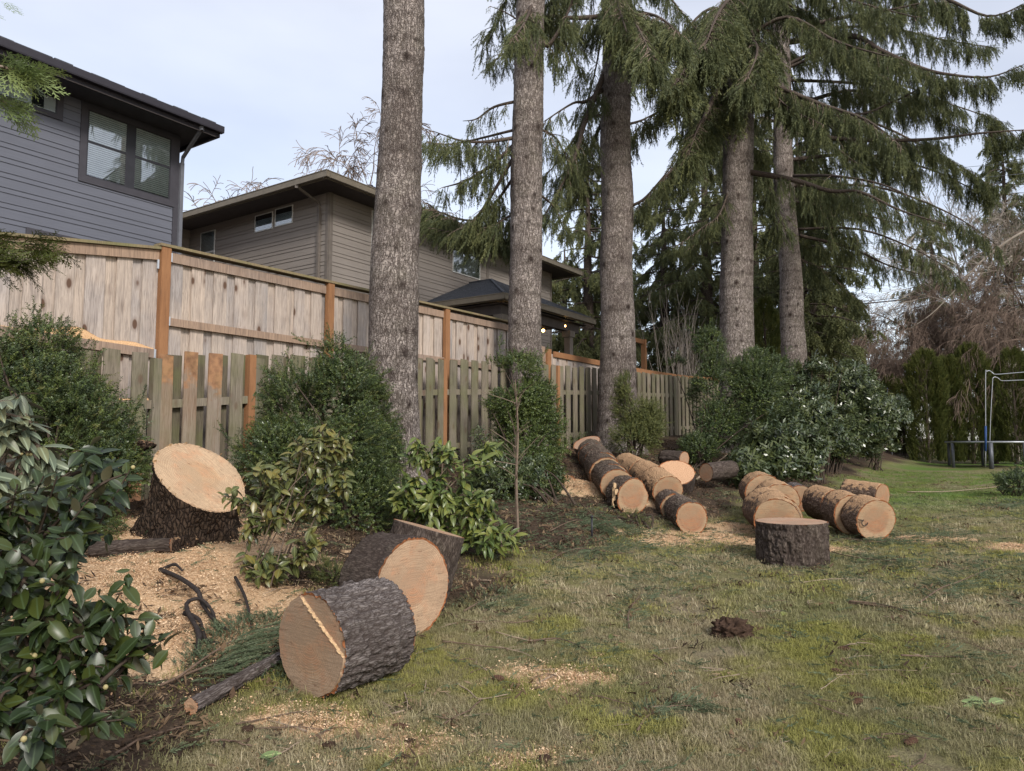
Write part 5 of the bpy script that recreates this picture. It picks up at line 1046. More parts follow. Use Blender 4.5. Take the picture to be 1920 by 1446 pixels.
# ================================================================== LOGS
def frame(c, ax, up=Vector((0, 0, 1))):
    z = Vector(ax).normalized(); x = up.cross(z)
    if x.length < .05: x = Vector((1, 0, 0))
    x.normalize(); y = z.cross(x); m = Matrix((x, y, z)).transposed().to_4x4(); m.translation = c; return m
def log(label, c, ax, r, L_, bark='bark_log', cut='cut_red', cut2=None, seg=72, dz=.03, seed=0, plates=26, depth=.010, bt=.018, group=None, name='log', r2=None, notch=None, step=False, lump=.03, oval=.03, rough=0., cat='log', endtilt=0., knots=()):
    """a sawn round: local z runs from the near cut face into the wood"""
    Mx = frame(c, ax); t_ = thing(name, label, cat, group=group, mat=Mx); rr = random.Random(seed); r2 = r2 or r
    th = np.linspace(0, 2 * PI, seg, endpoint=False); nz = max(3, int(L_ / dz)); zz = np.linspace(0, L_, nz); TH, Z = np.meshgrid(th, zz); ca, sa = np.cos(TH), np.sin(TH)
    prof = lambda TH, Z, ca, sa: (r + (r2 - r) * Z / L_) * (1 + lump * 2 * (vn(ca * 1.2 + seed, sa * 1.2 + 4, Z * .9) - .5) + oval * np.cos(2 * TH + seed)) * (1 - (notch[2] * np.exp(-(((TH - notch[0] + PI) % (2 * PI) - PI) / notch[1]) ** 2) * np.exp(-(Z / .35) ** 2) if notch else 0))
    R = prof(TH, Z, ca, sa) + (vn(ca * 9, sa * 9 + seed, Z * 3) - .5) * .012; H1 = 1 - np.abs(2 * vn(ca * 11 * r / .3 + 2 * vn(ca * 6, sa * 6, Z * 12), sa * 11 * r / .3 + seed, Z * 8) - 1); H2 = 1 - np.abs(2 * vn(ca * 20 * r / .3, sa * 20 * r / .3 + seed, Z * 17 + 3) - 1); FU = np.clip(H1 ** 5 + .7 * H2 ** 6, 0, 1); e, cid = worley(TH / (2 * PI) * plates + 1.3 * (vn(Z * 14, ca * 5, sa * 5) - .5) + .6 * (vn(Z * 45, ca * 14, sa * 14) - .5), Z / r * plates / 6.28 * .3 + 1.5 * vn(ca * 9, sa * 9, Z * 9), plates); R = R - depth * 1.1 * FU + depth * .35 * (np.clip(e * 2.6, 0, 1) - .7) + depth * .35 * cid + (vn(ca * 30, sa * 30, Z * 60) - .5) * .006 + (fbm(ca * 7, sa * 7, Z * 9) - .47) * .016
    K = np.zeros_like(R)
    for (kt, kz, ks) in knots:
        dd = np.hypot(((TH - kt + PI) % (2 * PI) - PI) * r, Z - kz); R += .02 * np.exp(-((dd - ks) / (ks * .35)) ** 2) - .03 * np.exp(-(dd / (ks * .5)) ** 2); K = np.maximum(K, np.exp(-(dd / (ks * .6)) ** 2))
    Z = Z + endtilt * R * sa * (Z / L_ - 0) * 0
    V = np.stack([R * ca, R * sa, Z], 2).reshape(-1, 3); Rin = prof(th, 0 * th, np.cos(th), np.sin(th)) - bt; Rin2 = prof(th, 0 * th + L_, np.cos(th), np.sin(th)) - bt
    if rough: Rin = Rin + 0
    Rin = Rin + (vn(np.cos(th) * 14, np.sin(th) * 14 + seed) - .5) * .012; n0 = len(V); V = np.concatenate([V, np.stack([Rin * np.cos(th), Rin * np.sin(th), 0 * th + .006], 1), np.stack([Rin2 * np.cos(th), Rin2 * np.sin(th), 0 * th + L_ - .006], 1)]); i_ = np.arange((nz - 1) * seg); a = i_ // seg; b = i_ % seg; b2 = (b + 1) % seg
    Fq = np.stack([a * seg + b, a * seg + b2, (a + 1) * seg + b2, (a + 1) * seg + b], 1)[:, ::-1]; k = np.arange(seg); k2 = (k + 1) % seg
    A = np.stack([k, n0 + k, n0 + k2, k2], 1)[:, ::-1]; B = np.stack([(nz - 1) * seg + k, (nz - 1) * seg + k2, n0 + seg + k2, n0 + seg + k], 1)[:, ::-1]
    Fq = np.concatenate([Fq, A, B]); mi = np.concatenate([np.zeros(len(i_), int), np.ones(2 * seg, int)])
    mk('bark', V, Fq, None, t_, False, dict(knot=np.concatenate([K.ravel(), np.zeros(2 * seg)]), fur=np.concatenate([FU.ravel(), np.zeros(2 * seg)])), local=True, mats=[M[bark], M['inner_bark']], midx=mi).data.polygons.foreach_set('use_smooth', (mi == 0))
    def disc(z, Rr, sgn, m_, keep=None):
        nr = 9; V = [(0, 0, z)]; Fc = []
        for j in range(1, nr + 1):
            q = j / nr
            for t2, R_ in zip(th, Rr): V.append((R_ * q * math.cos(t2), R_ * q * math.sin(t2), z + .0035 * (float(vn(q * 9 * math.cos(t2) + seed, q * 9 * math.sin(t2))) - .5) * (1 if q < .99 else 0)))
        for k in range(seg):
            k2 = (k + 1) % seg; Fc.append((0, 1 + k2, 1 + k) if sgn > 0 else (0, 1 + k, 1 + k2))
            for j in range(nr - 1):
                a, b, c_, d = 1 + j * seg + k, 1 + j * seg + k2, 1 + (j + 1) * seg + k2, 1 + (j + 1) * seg + k; Fc.append((a, b, c_, d) if sgn > 0 else (d, c_, b, a))
        return mk('cut_face', V, Fc, M[m_], t_, True, local=True)
    if step:                    # the saw cuts met unevenly: two levels with a torn ridge between
        p0, p1 = Vector((.34 * r, .92 * r)), Vector((-.99 * r, -.10 * r)); d_ = (p1 - p0).normalized(); nn = Vector((-d_.y, d_.x))
        if nn.dot(Vector((0, 0)) - p0) < 0: nn = -nn     # towards the centre
        ng = 90; xs = np.linspace(-1, 1, ng); big = []; 
        poly = [Vector((R_ * math.cos(t2), R_ * math.sin(t2))) for t2, R_ in zip(th, Rin)]
        def clip(sign):
            out = []
            for i in range(seg):
                a, b = poly[i], poly[(i + 1) % seg]; da, db = (a - p0).dot(nn) * sign, (b - p0).dot(nn) * sign
                if da >= 0: out.append(a)
                if da * db < 0: out.append(a.lerp(b, da / (da - db)))
            return out
        for sign, z, m_ in ((1, -.012, cut), (-1, .008, cut)):
            q = clip(sign); mk('cut_face', [(v.x, v.y, z) for v in q], [tuple(range(len(q)))[::-1]], M[m_], t_, local=True)
        q = clip(1); rim = [(v.x, v.y) for v in q]; V = [(x, y, -.012) for x, y in rim] + [(x, y, .008) for x, y in rim]; n = len(rim); mk('splintered_edge', V, [(i, (i + 1) % n, n + (i + 1) % n, n + i) for i in range(n)], M['cut_pale'], t_, local=True)
        sp = MB(); rr2 = random.Random(4)
        L2 = (p1 - p0).length
        for i in range(34):
            u_ = i / 34 * L2 * .93 + .02; w = rr2.uniform(.001, .004); a = p0 + d_ * (u_ + .0); sp.box((a.x, a.y, -.0125 - rr2.uniform(0, .012)), (d_.x * L2 / 34, d_.y * L2 / 34, 0), (-nn.x * w, -nn.y * w, 0), (0, 0, .02))
        sp.build('splinter', M['splint'], t_, local=True)
    else: disc(.0, Rin + .003, 1, cut)
    disc(L_, Rin2 + .003, -1, cut2 or cut)
    return t_
M['splint'] = plain('fresh_splinter', (.52, .36, .21), .8, .1, .35, 60)
def axv(az, tl=0.): a = math.radians(az); return Vector((math.sin(a) * math.cos(tl), math.cos(a) * math.cos(tl), math.sin(tl)))
def gg(X, Y): return float(gzb(X, Y)) + float(sawh(X, Y))
cA = Vector((-1.16, 4.392, .147 + .294)); log('large round in front lying on its side, tan cut face with a splintered step', cA, axv(36.2, .012), .297, .566, 'bark_log', 'cut_front', seg=200, dz=.0075, seed=11, plates=44, depth=.017, step=True, lump=.015, oval=.01, bt=.012, knots=[(1.25, .36, .028)], name='log_round')
cB = Vector((-.707, 5.46, .21 + .36)); log('thick round behind the front log, bright ringed cut face turned to the right', cB, axv(-51.4, .012), .366, .388, 'bark_dark', 'cut_pale', seg=150, dz=.010, seed=5, plates=30, depth=.010, lump=.03, oval=.02, name='log_round')
c0 = P(806, 1100, 6.25); c0.z = gg(c0.x, c0.y) - .05; axC = Vector((.27, .10, 1)).normalized(); top = P(805, 991, 6.25)
log('dark barked round leaning on end behind the bright ringed one', top, -axC, .295, .62, 'bark_dark', 'cut_pale', seg=120, dz=.012, seed=8, plates=30, depth=.010, name='log_round')
cG = G(1477, 1066); cG.y += .40; cG.x = (1477 - 960) / F_PX * cG.y; zG = P(1477, 977, cG.y).z
log('sawn round standing upright like a stool on the lawn with a pale top', Vector((cG.x, cG.y, zG)), Vector((.01, -.0, -1)), .412, zG - cG.z + .03, 'bark_dark', 'cut_top', seg=170, dz=.010, seed=2, plates=40, depth=.026, lump=.02, oval=.02, bt=.014, name='log_round')
# left row: rounds still lying in line
def row(pts, rs, cuts, labels, bark, cutm, group, seed, gap=.012, wob=.03, name='log_round'):
    pts = [Vector(p) for p in pts]; Ls = [0]
    for i in range(len(pts) - 1): Ls.append(Ls[-1] + (pts[i + 1] - pts[i]).length)
    T = Ls[-1]; rr = random.Random(seed); n = len(cuts) - 1
    def at(s):
        s *= T
        for i in range(len(pts) - 1):
            if s <= Ls[i + 1] + 1e-6: return pts[i].lerp(pts[i + 1], (s - Ls[i]) / (Ls[i + 1] - Ls[i]))
        return pts[-1]
    for i in range(n):
        a, b = at(cuts[i]), at(cuts[i + 1]); a = a + Vector((rr.gauss(0, wob), 0, rr.gauss(0, wob * .5))); ax = (b - a).normalized() + Vector((rr.gauss(0, wob * 1.4), rr.gauss(0, wob), rr.gauss(0, wob * .6))); r = np.interp((cuts[i] + cuts[i + 1]) / 2, [0, 1], rs) * rr.uniform(.96, 1.04)
        log(labels[i], a, ax, r, (b - a).length - gap, bark if isinstance(bark, str) else bark[i], cutm if isinstance(cutm, str) else cutm[i], seg=64, dz=.03, seed=seed + i, plates=24, depth=.009, group=group, name=name)
e1 = Vector((1.76, 10.88, 0)); e1.z = gg(1.76, 10.88) + .255
log('nearest round of the left row, reddish cut face with a split at its left', e1, axv(-14, .05), .258, .46, 'bark_moss', 'cut_red', seg=84, dz=.02, seed=21, plates=24, depth=.010, lump=.05, oval=.05, notch=(2.6, .35, .10), name='log_round', group='rounds of the left row')
sv = MB()                       # torn white wood beside that face
for i in range(9):
    q = e1 + Vector((-.27 + random.uniform(-.03, .04), -.01 + random.uniform(-.02, .05), random.uniform(-.16, .14))); sv.box(q, (random.uniform(.012, .05), 0, random.uniform(-.02, .02)), (0, random.uniform(.03, .10), 0), (random.uniform(-.02, .02), 0, random.uniform(.05, .16)))
tag(sv.build('split_wood', M['splint']), 'pale torn splinters beside the nearest round of the left row', 'splinters')
f1 = Vector((1.60, 11.42, .71 + .26)); fE = f1 + axv(-1.2, .141) * 3.55
row([f1, fE], (.262, .29), [0, .13, .27, .41, .57, .74, .9], ['round of the left row next to the nearest one, its pale face half hidden', 'third round of the left row with a splinter on top', 'fourth round of the left row', 'fifth round of the left row, close to the fence', 'sixth round of the left row with mossy bark', 'farthest round of the left row below the fence'],
    'bark_moss', 'cut_red', 'rounds of the left row', 31, wob=.022)
q = fE + Vector((-.02, -.1, .10)); log('oblique cut end piece with pale upper face at the fence end of the left row', q + Vector((-.04, -.25, .06)), Vector((.30, .35, -.75)), .27, .34, 'bark_moss', 'cut_top', seg=60, seed=38, plates=22, name='log_round', group='rounds of the left row')
a = Vector((2.44, 10.14, .38 + .215)); fR = a + axv(.0, .049) * 1.55
row([a, fR], (.218, .228), [0, .62, 1.], ['near round of the middle row, orange heart in a pale ring', 'second round of the middle row with moss and twigs'], ['bark_moss', 'bark_moss'], 'cut_red', 'rounds of the middle row', 41, wob=.012)
c2, c2b, c3 = P(1237, 909, 11.9), P(1212, 893, 12.7), P(1178, 879, 13.8)
for i, (p, q, r, lb) in enumerate(((P(1252, 921, 11.75), P(1226, 901, 12.35), .245, 'sawdust covered round just behind the middle row'), (P(1228, 903, 12.4), P(1205, 889, 13.), .25, 'second sawdust covered round of the middle row'), (P(1203, 890, 13.05), P(1172, 874, 13.9), .25, 'farthest sawdust covered round near the yellow green bush'))):
    log(lb, p, (q - p), r, (q - p).length - .02, 'bark_buried', 'cut_red', seg=60, seed=45 + i, plates=22, group='rounds of the middle row', name='log_round')
c = P(1267, 886, 13.1); nrm = Vector((-.08, -.66, .75)).normalized(); tt = log('round tipped towards the lawn, its oval top thick with sawdust', c, -nrm, .318, .34, 'bark_dark', 'cut_dust', seg=72, seed=50, plates=26, name='log_round') if 'cut_dust' in M else None
if tt is None:
    t = NT('sawdust_on_wood', .95, .05); co = t.coord(); t.col(t.ramp(t.noise(co, 60, 5, .8), [(.32, (.30, .15, .08)), (.5, (.58, .35, .21)), (.7, (.74, .52, .34))])); t.bump(t.noise(co, 55, 4, .8), .9, .02); M['cut_dust'] = t.m
    log('round tipped towards the lawn, its oval top thick with sawdust', c, -nrm, .318, .34, 'bark_dark', 'cut_dust', seg=72, seed=50, plates=26, name='log_round')
p, q = P(1283, 861, 14.6), P(1243, 858, 15.); log('short dark log lying behind the sawdust topped round', p, q - p, .155, (q - p).length, 'bark_dark', 'cut_pale', seg=48, seed=51, plates=18, name='small_log')
p, q = P(1324, 886, 13.9), P(1372, 880, 14.3); log('short dark log under the rhododendron with a stick leaning on it', p, q - p, .17, (q - p).length, 'bark_dark', 'cut_pale', seg=48, seed=52, plates=18, name='small_log')
# right row
a, b = P(1464, 976, 9.95), P(1411, 928, 11.9)
a.z = gg(a.x, a.y) + .31
row([a, b], (.315, .305), [0, .14, .32, .52], ['front round of the right row, half hidden by the upright round', 'second round of the right row, its edge showing as a thin ring', 'third round of the right row dusted with sawdust'], ['bark_dust'] * 3, 'cut_red', 'rounds of the right row', 61, wob=.03)
a, b = P(1434, 925, 11.75), P(1404, 908, 12.9); log('rearmost round of the right row thick with sawdust', a, b - a, .30, .5, 'bark_dust', 'cut_red', seg=64, seed=69, group='rounds of the right row', name='log_round')
a, b = P(1461, 944, 11.05), P(1426, 918, 12.2); log('offset round lying against the right row, dusty bark and open cut face', a, b - a, .30, .42, 'bark_dust', 'cut_red', seg=64, seed=70, group='rounds of the right row', name='log_round')
a, b = P(1645, 976, 10.3), P(1530, 941, 11.7); a.z = gg(a.x, a.y) + .275
row([a, b], (.298, .26), [0, .30, .62, 1.], ['round at the far right, a bark fold grown into its face', 'dusty round behind the folded one, a sawn slit on top', 'rear round of the far right row, mostly bark'], 'bark_dust', 'cut_red', 'rounds of the far right row', 71, wob=.02)
fold = MB(); ca_ = frame(a, (b - a)); pth = [ca_ @ Vector((.30 - i * .02 - .03 * math.sin(i), .03 - .008 * i, -.012)) for i in range(4)] + [ca_ @ Vector((.20 + .045 * math.cos(w), -.015 + .045 * math.sin(w), -.008)) for w in np.linspace(1.2, -3.2, 12)]
fold.add(*tube(pth, .008, 5)); tag(fold.build('bark_fold', M['bark_dark']), 'dark curl of ingrown bark on the far right cut face', 'bark')
p, q = P(1655, 931, 11.7), P(1588, 921, 12.2); log('reddish peeled log lying behind the far right rounds', p, q - p, .20, (q - p).length, 'bark_dust', 'cut_red', seg=48, seed=75, plates=18, name='small_log')
p, q = P(1500, 935, 12.2), P(1480, 925, 12.9); log('greyish round wedged between the two right rows', p, q - p, .22, .5, 'bark_log', 'cut_red', seg=48, seed=76, plates=18, name='small_log')
p, q = P(1062, 893, 12.3), P(1050, 890, 12.7); log('small dusted round lying in sawdust left of the left row', P(1066, 908, 12.3), q - p, .14, .3, 'bark_buried', 'cut_red', seg=40, seed=77, plates=18, name='small_log')
p = gs(-2.86, 6.32); q = gs(-3.50, 6.18); log('thin dark log lying on the sawdust in front of the stump', p + Vector((0, 0, .062)), q - p + Vector((0, 0, .012)), .064, .62, 'bark_dark', 'cut_pale', seg=48, dz=.02, seed=80, plates=14, depth=.006, bt=.006, name='small_log', r2=.07)
p = G(357, 1346); q = G(528, 1250); log('thin lichen covered branch log at the edge of the cut spruce boughs', p + Vector((0, 0, .045)), q - p, .044, (q - p).length, 'bark_log', 'cut_pale', seg=48, dz=.02, seed=81, plates=12, depth=.005, bt=.005, name='small_log', r2=.036)

# ---- the big stump
C0 = P(378, 893, 6.75); nS = Vector((.60, -.36, .72)).normalized(); B0 = G(345, 1045); B0.y += .42; B0.x -= .10
xa = nS.cross(Vector((0, 1, 0))).normalized(); ya = nS.cross(xa)
stp = thing('tree_stump', 'big rough stump with a pale slanting cut face in front of the broken pickets', 'stump', Vector((B0.x, B0.y, gg(B0.x, B0.y))))
seg, nk = 190, 70; th = np.linspace(0, 2 * PI, seg, endpoint=False); Rt = .425 * (1 + .05 * (vn(np.cos(th) * 1.5 + 3, np.sin(th) * 1.5 + 3) - .5) * 2)
topr = np.array([[*(C0 + xa * (Rt[i] * 1.03 * math.cos(-th[i])) + ya * (Rt[i] * .98 * math.sin(-th[i])))] for i in range(seg)])
# match angles about the vertical
ang = np.arctan2(topr[:, 1] - C0.y, topr[:, 0] - C0.x); topr = topr[np.argsort(ang)]; ang = np.sort(ang)
fl = .50 * (1 + .10 * np.cos(5 * ang + 1) + .14 * (vn(np.cos(ang) * 2.2 + 8, np.sin(ang) * 2.2 + 8) - .5) * 2)
bot = np.stack([B0.x + fl * np.cos(ang), B0.y + fl * np.sin(ang), 0 * ang + gg(B0.x, B0.y) - .12], 1)
T = np.linspace(0, 1, nk)[:, None, None]; Tw = T ** .8; V = bot[None] * (1 - T) + topr[None] * T; cen = np.array([B0.x, B0.y, 0])[None, None] * (1 - T) + np.array([C0.x, C0.y, 0])[None, None] * T
out = V - cen; out[..., 2] = 0; out /= np.linalg.norm(out, axis=2)[..., None]; pinch = -.06 * np.sin(PI * T)[..., 0]
AA = np.broadcast_to(ang[None], V.shape[:2]); e, cid = worley(AA / (2 * PI) * 22 + vn(V[..., 2] * 8, AA * 2) * .8, V[..., 2] * 5 + vn(AA * 5, V[..., 2] * 5), 22)
lum = fbm(np.cos(AA) * 5, np.sin(AA) * 5, V[..., 2] * 7) - .47; dsp = pinch + (.035 * (np.clip(e * 2.2, 0, 1) - .6) + .10 * lum + .02 * (vn(AA * 30, V[..., 2] * 40) - .5)) * np.minimum(1, (1 - T[..., 0]) * 9) * (.4 + .6 * (1 - T[..., 0]))
V = V + out * dsp[..., None]; i_ = np.arange((nk - 1) * seg); a_, b_ = i_ // seg, i_ % seg; b2 = (b_ + 1) % seg
mk('bark', V.reshape(-1, 3), np.stack([a_ * seg + b_, a_ * seg + b2, (a_ + 1) * seg + b2, (a_ + 1) * seg + b_], 1), M['bark_stump'], stp, True)
cf = thing('tmp', 'x y z w', 'tmp'); bpy.data.objects.remove(cf); Mc = Matrix((xa, ya, nS)).transposed().to_4x4(); Mc.translation = C0
Vl = [(0, 0, .004)] + [tuple(v) for j in range(1, 13) for v in [(Mc.inverted() @ Vector(p)) * (j / 12) * .985 for p in topr]]
Vl = [(x, y, .004 + .006 * (float(vn(x * 9, y * 9)) - .5)) for x, y, z in Vl]
Fl = [(0, 1 + k, 1 + (k + 1) % seg) for k in range(seg)] + [(1 + j * seg + k, 1 + (j + 1) * seg + k, 1 + (j + 1) * seg + (k + 1) % seg, 1 + j * seg + (k + 1) % seg) for j in range(11) for k in range(seg)]
cfo = mk('cut_face', Vl, Fl, M['cut_stump'], None, True, local=True); cfo.parent = stp; cfo.matrix_local = ORG[stp.name].inverted() @ Mc
rim = topr; inn = np.array([np.array(C0) + (p - np.array(C0)) * .95 + np.array(nS) * .004 for p in topr]); V = np.concatenate([rim, inn]); k = np.arange(seg); k2 = (k + 1) % seg
mk('torn_edge', V + np.random.default_rng(3).normal(0, .003, V.shape), np.stack([k, k2, seg + k2, seg + k], 1), M['cut_stump'], stp)
mf = MB(); rr = random.Random(9)
for i in range(22):            # ragged fibres standing on the rim
    p = Vector(topr[rr.randrange(seg)]); mf.box(p, (rr.gauss(0, .01), rr.gauss(0, .01), 0), (rr.gauss(0, .008), rr.gauss(0, .008), .003), nS * rr.uniform(.01, .04))
mf.build('splinter', M['splint'], stp)
def lump(name, label, cat, c, r, seed, mat, amp=.4, fr=6, n=26, sq=(1, 1, 1)):
    th = np.linspace(0, PI, n); ph = np.linspace(0, 2 * PI, n * 2, endpoint=False); PH, TH = np.meshgrid(ph, th); x, y, z = np.sin(TH) * np.cos(PH), np.sin(TH) * np.sin(PH), np.cos(TH)
    d = 1 + amp * (fbm(x * fr / 3 + seed, y * fr / 3, z * fr / 3) - .47) * 2 + amp * .5 * (vn(x * fr + seed, y * fr, z * fr) - .5); V = np.stack([c[0] + x * d * r * sq[0], c[1] + y * d * r * sq[1], c[2] + z * d * r * sq[2]], 2).reshape(-1, 3); m = n * 2
    i_ = np.arange((n - 1) * m); a, b = i_ // m, i_ % m; b2 = (b + 1) % m
    return tag(mk(name, V, np.stack([a * m + b, (a + 1) * m + b, (a + 1) * m + b2, a * m + b2], 1), mat, None, True), label, cat)
M['soil'] = plain('dark_soil', (.055, .035, .025), .95, .05, .5, 45)
q = P(268, 835, 7.35); lump('torn_wood_lump', 'torn reddish wood and bark broken against the fence left of the stump', 'broken wood', q, .10, 3, M['bark_stump'], .55, 8, sq=(1.2, .7, .5))
q = G(1376, 1200); lump('soil_clod', 'crumbly dark clod of soil on the lawn', 'soil', q + Vector((0, .05, .045)), .115, 5, M['soil'], .7, 12, 34, (1.2, .9, .75))
for (x, y, r, lb) in ((1022, 1428, .035, 'small dark clod at the bottom edge of the lawn'), (465, 1375, .03, 'small dark clod in the sawdust below the front log'), (617, 1402, .028, 'dark crumb of bark at the bottom beside the sawdust'), (770, 1392, .03, 'dark crumb of soil in the grass right of the sawdust')):
    q = G(x, y); lump('soil_clod', lb, 'soil', q + Vector((0, 0, r * .5)), r, x, M['soil'], .7, 10, 14, (1.1, 1, .6))

# ================================================================== TRAMPOLINE
M['pole'] = plain('bare_metal', (.33, .34, .36), .4, .5, .15, 20, .6); M['bluefoam'] = plain('blue_sleeve', (.02, .055, .17), .6, .3, .1, 10); M['darkm'] = plain('dark_tube', (.10, .105, .12), .5, .4, .15, 20, .3); M['mat'] = plain('black_mat', (.02, .022, .028), .6, .3, .2, 10)
dT = 25.2; base = base_of(1870, dT); zb = base.z; mT = F_PX / dT
tr = thing('trampoline', 'trampoline with bare net poles and a blue sleeved pole before the hedge', 'trampoline', Vector((P(1900, 880, dT).x, dT, zb)))
cx = P(1925, 880, dT).x; cyT = dT + 1.5; zr = P(1850, 829, dT).z; RX = cx - P(1833, 829, dT).x; rim = [Vector((cx + RX * math.cos(a), cyT + RX * .95 * math.sin(a), zr)) for a in np.linspace(0, 2 * PI, 41)]
mk('frame', *tube(rim, .032, 6, False), M['pole'], tr, True); n = 40; mk('mat', [v + (Vector((cx, cyT, zr)) - v) * .1 + Vector((0, 0, .02)) for v in rim[:40]] + [v + (Vector((cx, cyT, zr)) - v) * .1 + Vector((0, 0, .0)) for v in rim[:40]], [tuple(range(40)), tuple(range(79, 39, -1))] + [(i, 40 + i, 40 + (i + 1) % 40, (i + 1) % 40) for i in range(40)], M['mat'], tr)
pad = []; Fp = []
for i, v in enumerate(rim[:40]):
    c_ = Vector((cx, cyT, zr)); pad += [v + (c_ - v) * -.01 + Vector((0, 0, .045)), v + (c_ - v) * .15 + Vector((0, 0, .05)), v + (c_ - v) * .15 + Vector((0, 0, .03)), v + (c_ - v) * -.01 + Vector((0, 0, .03))]
    j = (i + 1) % 40
    for k in range(4): Fp.append((i * 4 + k, j * 4 + k, j * 4 + (k + 1) % 4, i * 4 + (k + 1) % 4))
mk('pad', pad, Fp, M['mat'], tr)
for k, (ang_, rr_) in enumerate(((182, .055), (232, .075), (268, .055), (320, .055), (15, .05), (75, .05), (130, .05))):
    a = math.radians(ang_); v = Vector((cx + RX * math.cos(a), cyT + RX * .95 * math.sin(a), zr - .03)); mk('leg', *tube([v, Vector((v.x, v.y, float(gzb(v.x, v.y))))], rr_, 8), M['darkm'], tr, True)
def pl(pts, r, mat, nm='net_pole'): return mk(nm, *tube(smooth_path([P(*q) for q in pts], 3), r, 6), M[mat], tr, True)
pA = pl([(1848, 876, dT), (1848, 800, dT), (1848, 702, dT), (1850, 697, dT), (1855, 695, dT), (1861, 699, dT), (1867, 702, dT), (1895, 700, dT + .3), (1935, 697, dT + .8), (1975, 697, dT + 1.4)], .015, 'pole')
mk('sleeve', *tube([P(1848, 846, dT), P(1848, 799, dT)], .036, 8), M['bluefoam'], pA, True)
pl([(1856, 870, dT + .5), (1856, 826, dT + .5), (1858, 770, dT + .5), (1861, 716, dT + .5), (1862, 709, dT + .5), (1866, 707, dT + .5), (1873, 710, dT + .5), (1879, 714, dT + .5), (1910, 713, dT + .9), (1950, 712, dT + 1.3)], .014, 'pole')

# ================================================================== FAR HOUSE, CABLES, STAKES
M['blue'] = siding_mat('blue_siding', (.13, .20, .34)); bh = thing('blue_house', 'small blue house with grey roof far beyond the shrubs', 'house', P(1640, 735, 60))
d_ = 60
def bx(x0, x1, y0, y1, dA, dB, mat, nm):
    a, b = P(x0, y1, dA), P(x1, y0, dA); return mk(nm, boxv((a.x, dA, a.z), (b.x - a.x, 0, 0), (0, dB - dA, 0), (0, 0, b.z - a.z)), BOXF, mat, bh)
A0, A1, A2 = P(1650, 712, 58), P(1664, 684, 58), P(1677, 708, 58); lo = P(1660, 760, 58).z
back = Vector((-4.2, 7.5, 0))
V = [Vector((A0.x, 58, lo)), Vector((A2.x, 58, lo)), Vector((A2.x, 58, A2.z)), A1, Vector((A0.x, 58, A0.z))]; V += [v + back for v in V]
mk('wall', V, [(0, 1, 2, 3, 4), (9, 8, 7, 6, 5), (0, 4, 9, 5), (1, 6, 7, 2)], M['blue'], bh)
up = Vector((0, 0, .12)); of_ = Vector((.25, -.6, 0)); e0, e1_, e2 = A0 + Vector((-.35, 0, -.3)) + of_, A1 + up + of_, A2 + Vector((.3, 0, -.25)) + of_
mk('roof', [e0, e1_, e1_ + back * 1.2, e0 + back * 1.2, e2, e2 + back * 1.2] + [v - up for v in (e0, e1_, e1_ + back * 1.2, e0 + back * 1.2, e2, e2 + back * 1.2)], [(0, 1, 2, 3), (1, 4, 5, 2), (9, 8, 7, 6), (8, 11, 10, 7), (0, 6, 7, 1), (1, 7, 10, 4), (3, 2, 8, 9), (2, 5, 11, 8), (0, 3, 9, 6), (4, 10, 11, 5)], M['shingle2'] if 'shingle2' in M else plain('pale_shingle', (.24, .235, .22), .9, .1, .15, 8), bh)
wf = mk('window', boxv(P(1627, 714, 59.2), (.75, 0, 0), (0, .08, 0), (0, 0, .75)), BOXF, M['white'], bh); mk('pane', boxv(P(1628.6, 712.6, 59.1), (.6, 0, 0), (0, .04, 0), (0, 0, .62)), BOXF, M['paper'], wf)
mk('wall', boxv(P(1600, 760, 59.3), (3.6, 0, 0), (0, 5, 0), (0, 0, 3.0)), BOXF, M['blue'], bh)
for (pts, r, lb) in (([(1020, 626, 46), (1350, 600, 44), (1520, 580, 42), (1760, 555, 38), (1960, 530, 36)], .035, 'lowest thick power line crossing behind the trunks'), ([(1020, 618, 46), (1350, 596, 44), (1520, 576, 42), (1760, 550, 38), (1960, 522, 36)], .02, 'second power line just above the thick one'),
        ([(1000, 540, 50), (1200, 520, 48), (1420, 478, 46), (1700, 450, 42), (1960, 420, 38)], .014, 'thin upper power line behind the conifers'), ([(1180, 408, 50), (1300, 382, 48), (1440, 350, 46), (1960, 300, 40)], .012, 'highest thin power line between third and fourth trunks'), ([(1180, 428, 50), (1300, 402, 48), (1440, 372, 46), (1960, 322, 40)], .012, 'thin power line just under the highest one')):
    tag(mk('power_line', *tube(smooth_path([P(*q) for q in pts], 5), r, 5), M['darkm'], None, True), lb, 'power line', 'power lines behind the trees')
for (x, y, h, r, m_, lb) in ((1110, 1009, .24, .012, 'blackv', 'thin dark stake stuck in the lawn before the left row'), (1695, 852, .2, .02, 'paper', 'small white stake at the far end of the bed'), (1673, 853, .18, .014, 'pole', 'small grey stake left of the white one'), (1566, 878, .28, .012, 'pole', 'short grey stake at the bed edge under the rhododendron')):
    q = G(x, y); o = thing('stake', lb, 'stake', q, 'stakes along the bed'); mk('rod', *tube([q - Vector((0, 0, .05)), q + Vector((0, 0, h))], r, 8), M[m_], o, True); mk('cap', *tube([q + Vector((0, 0, h + .001)), q + Vector((0, 0, h + .03))], r * 1.4, 8), M[m_], o, True)
q = G(582, 1125); o = thing('sprinkler_head', 'small black sprinkler head behind the front log', 'sprinkler', q); mk('body', *tube([q, q + Vector((0, 0, .05))], .018, 8), M['blackv'], o); mk('cap', *tube([q + Vector((0, 0, .051)), q + Vector((0, 0, .065))], .024, 8), M['blackv'], o)
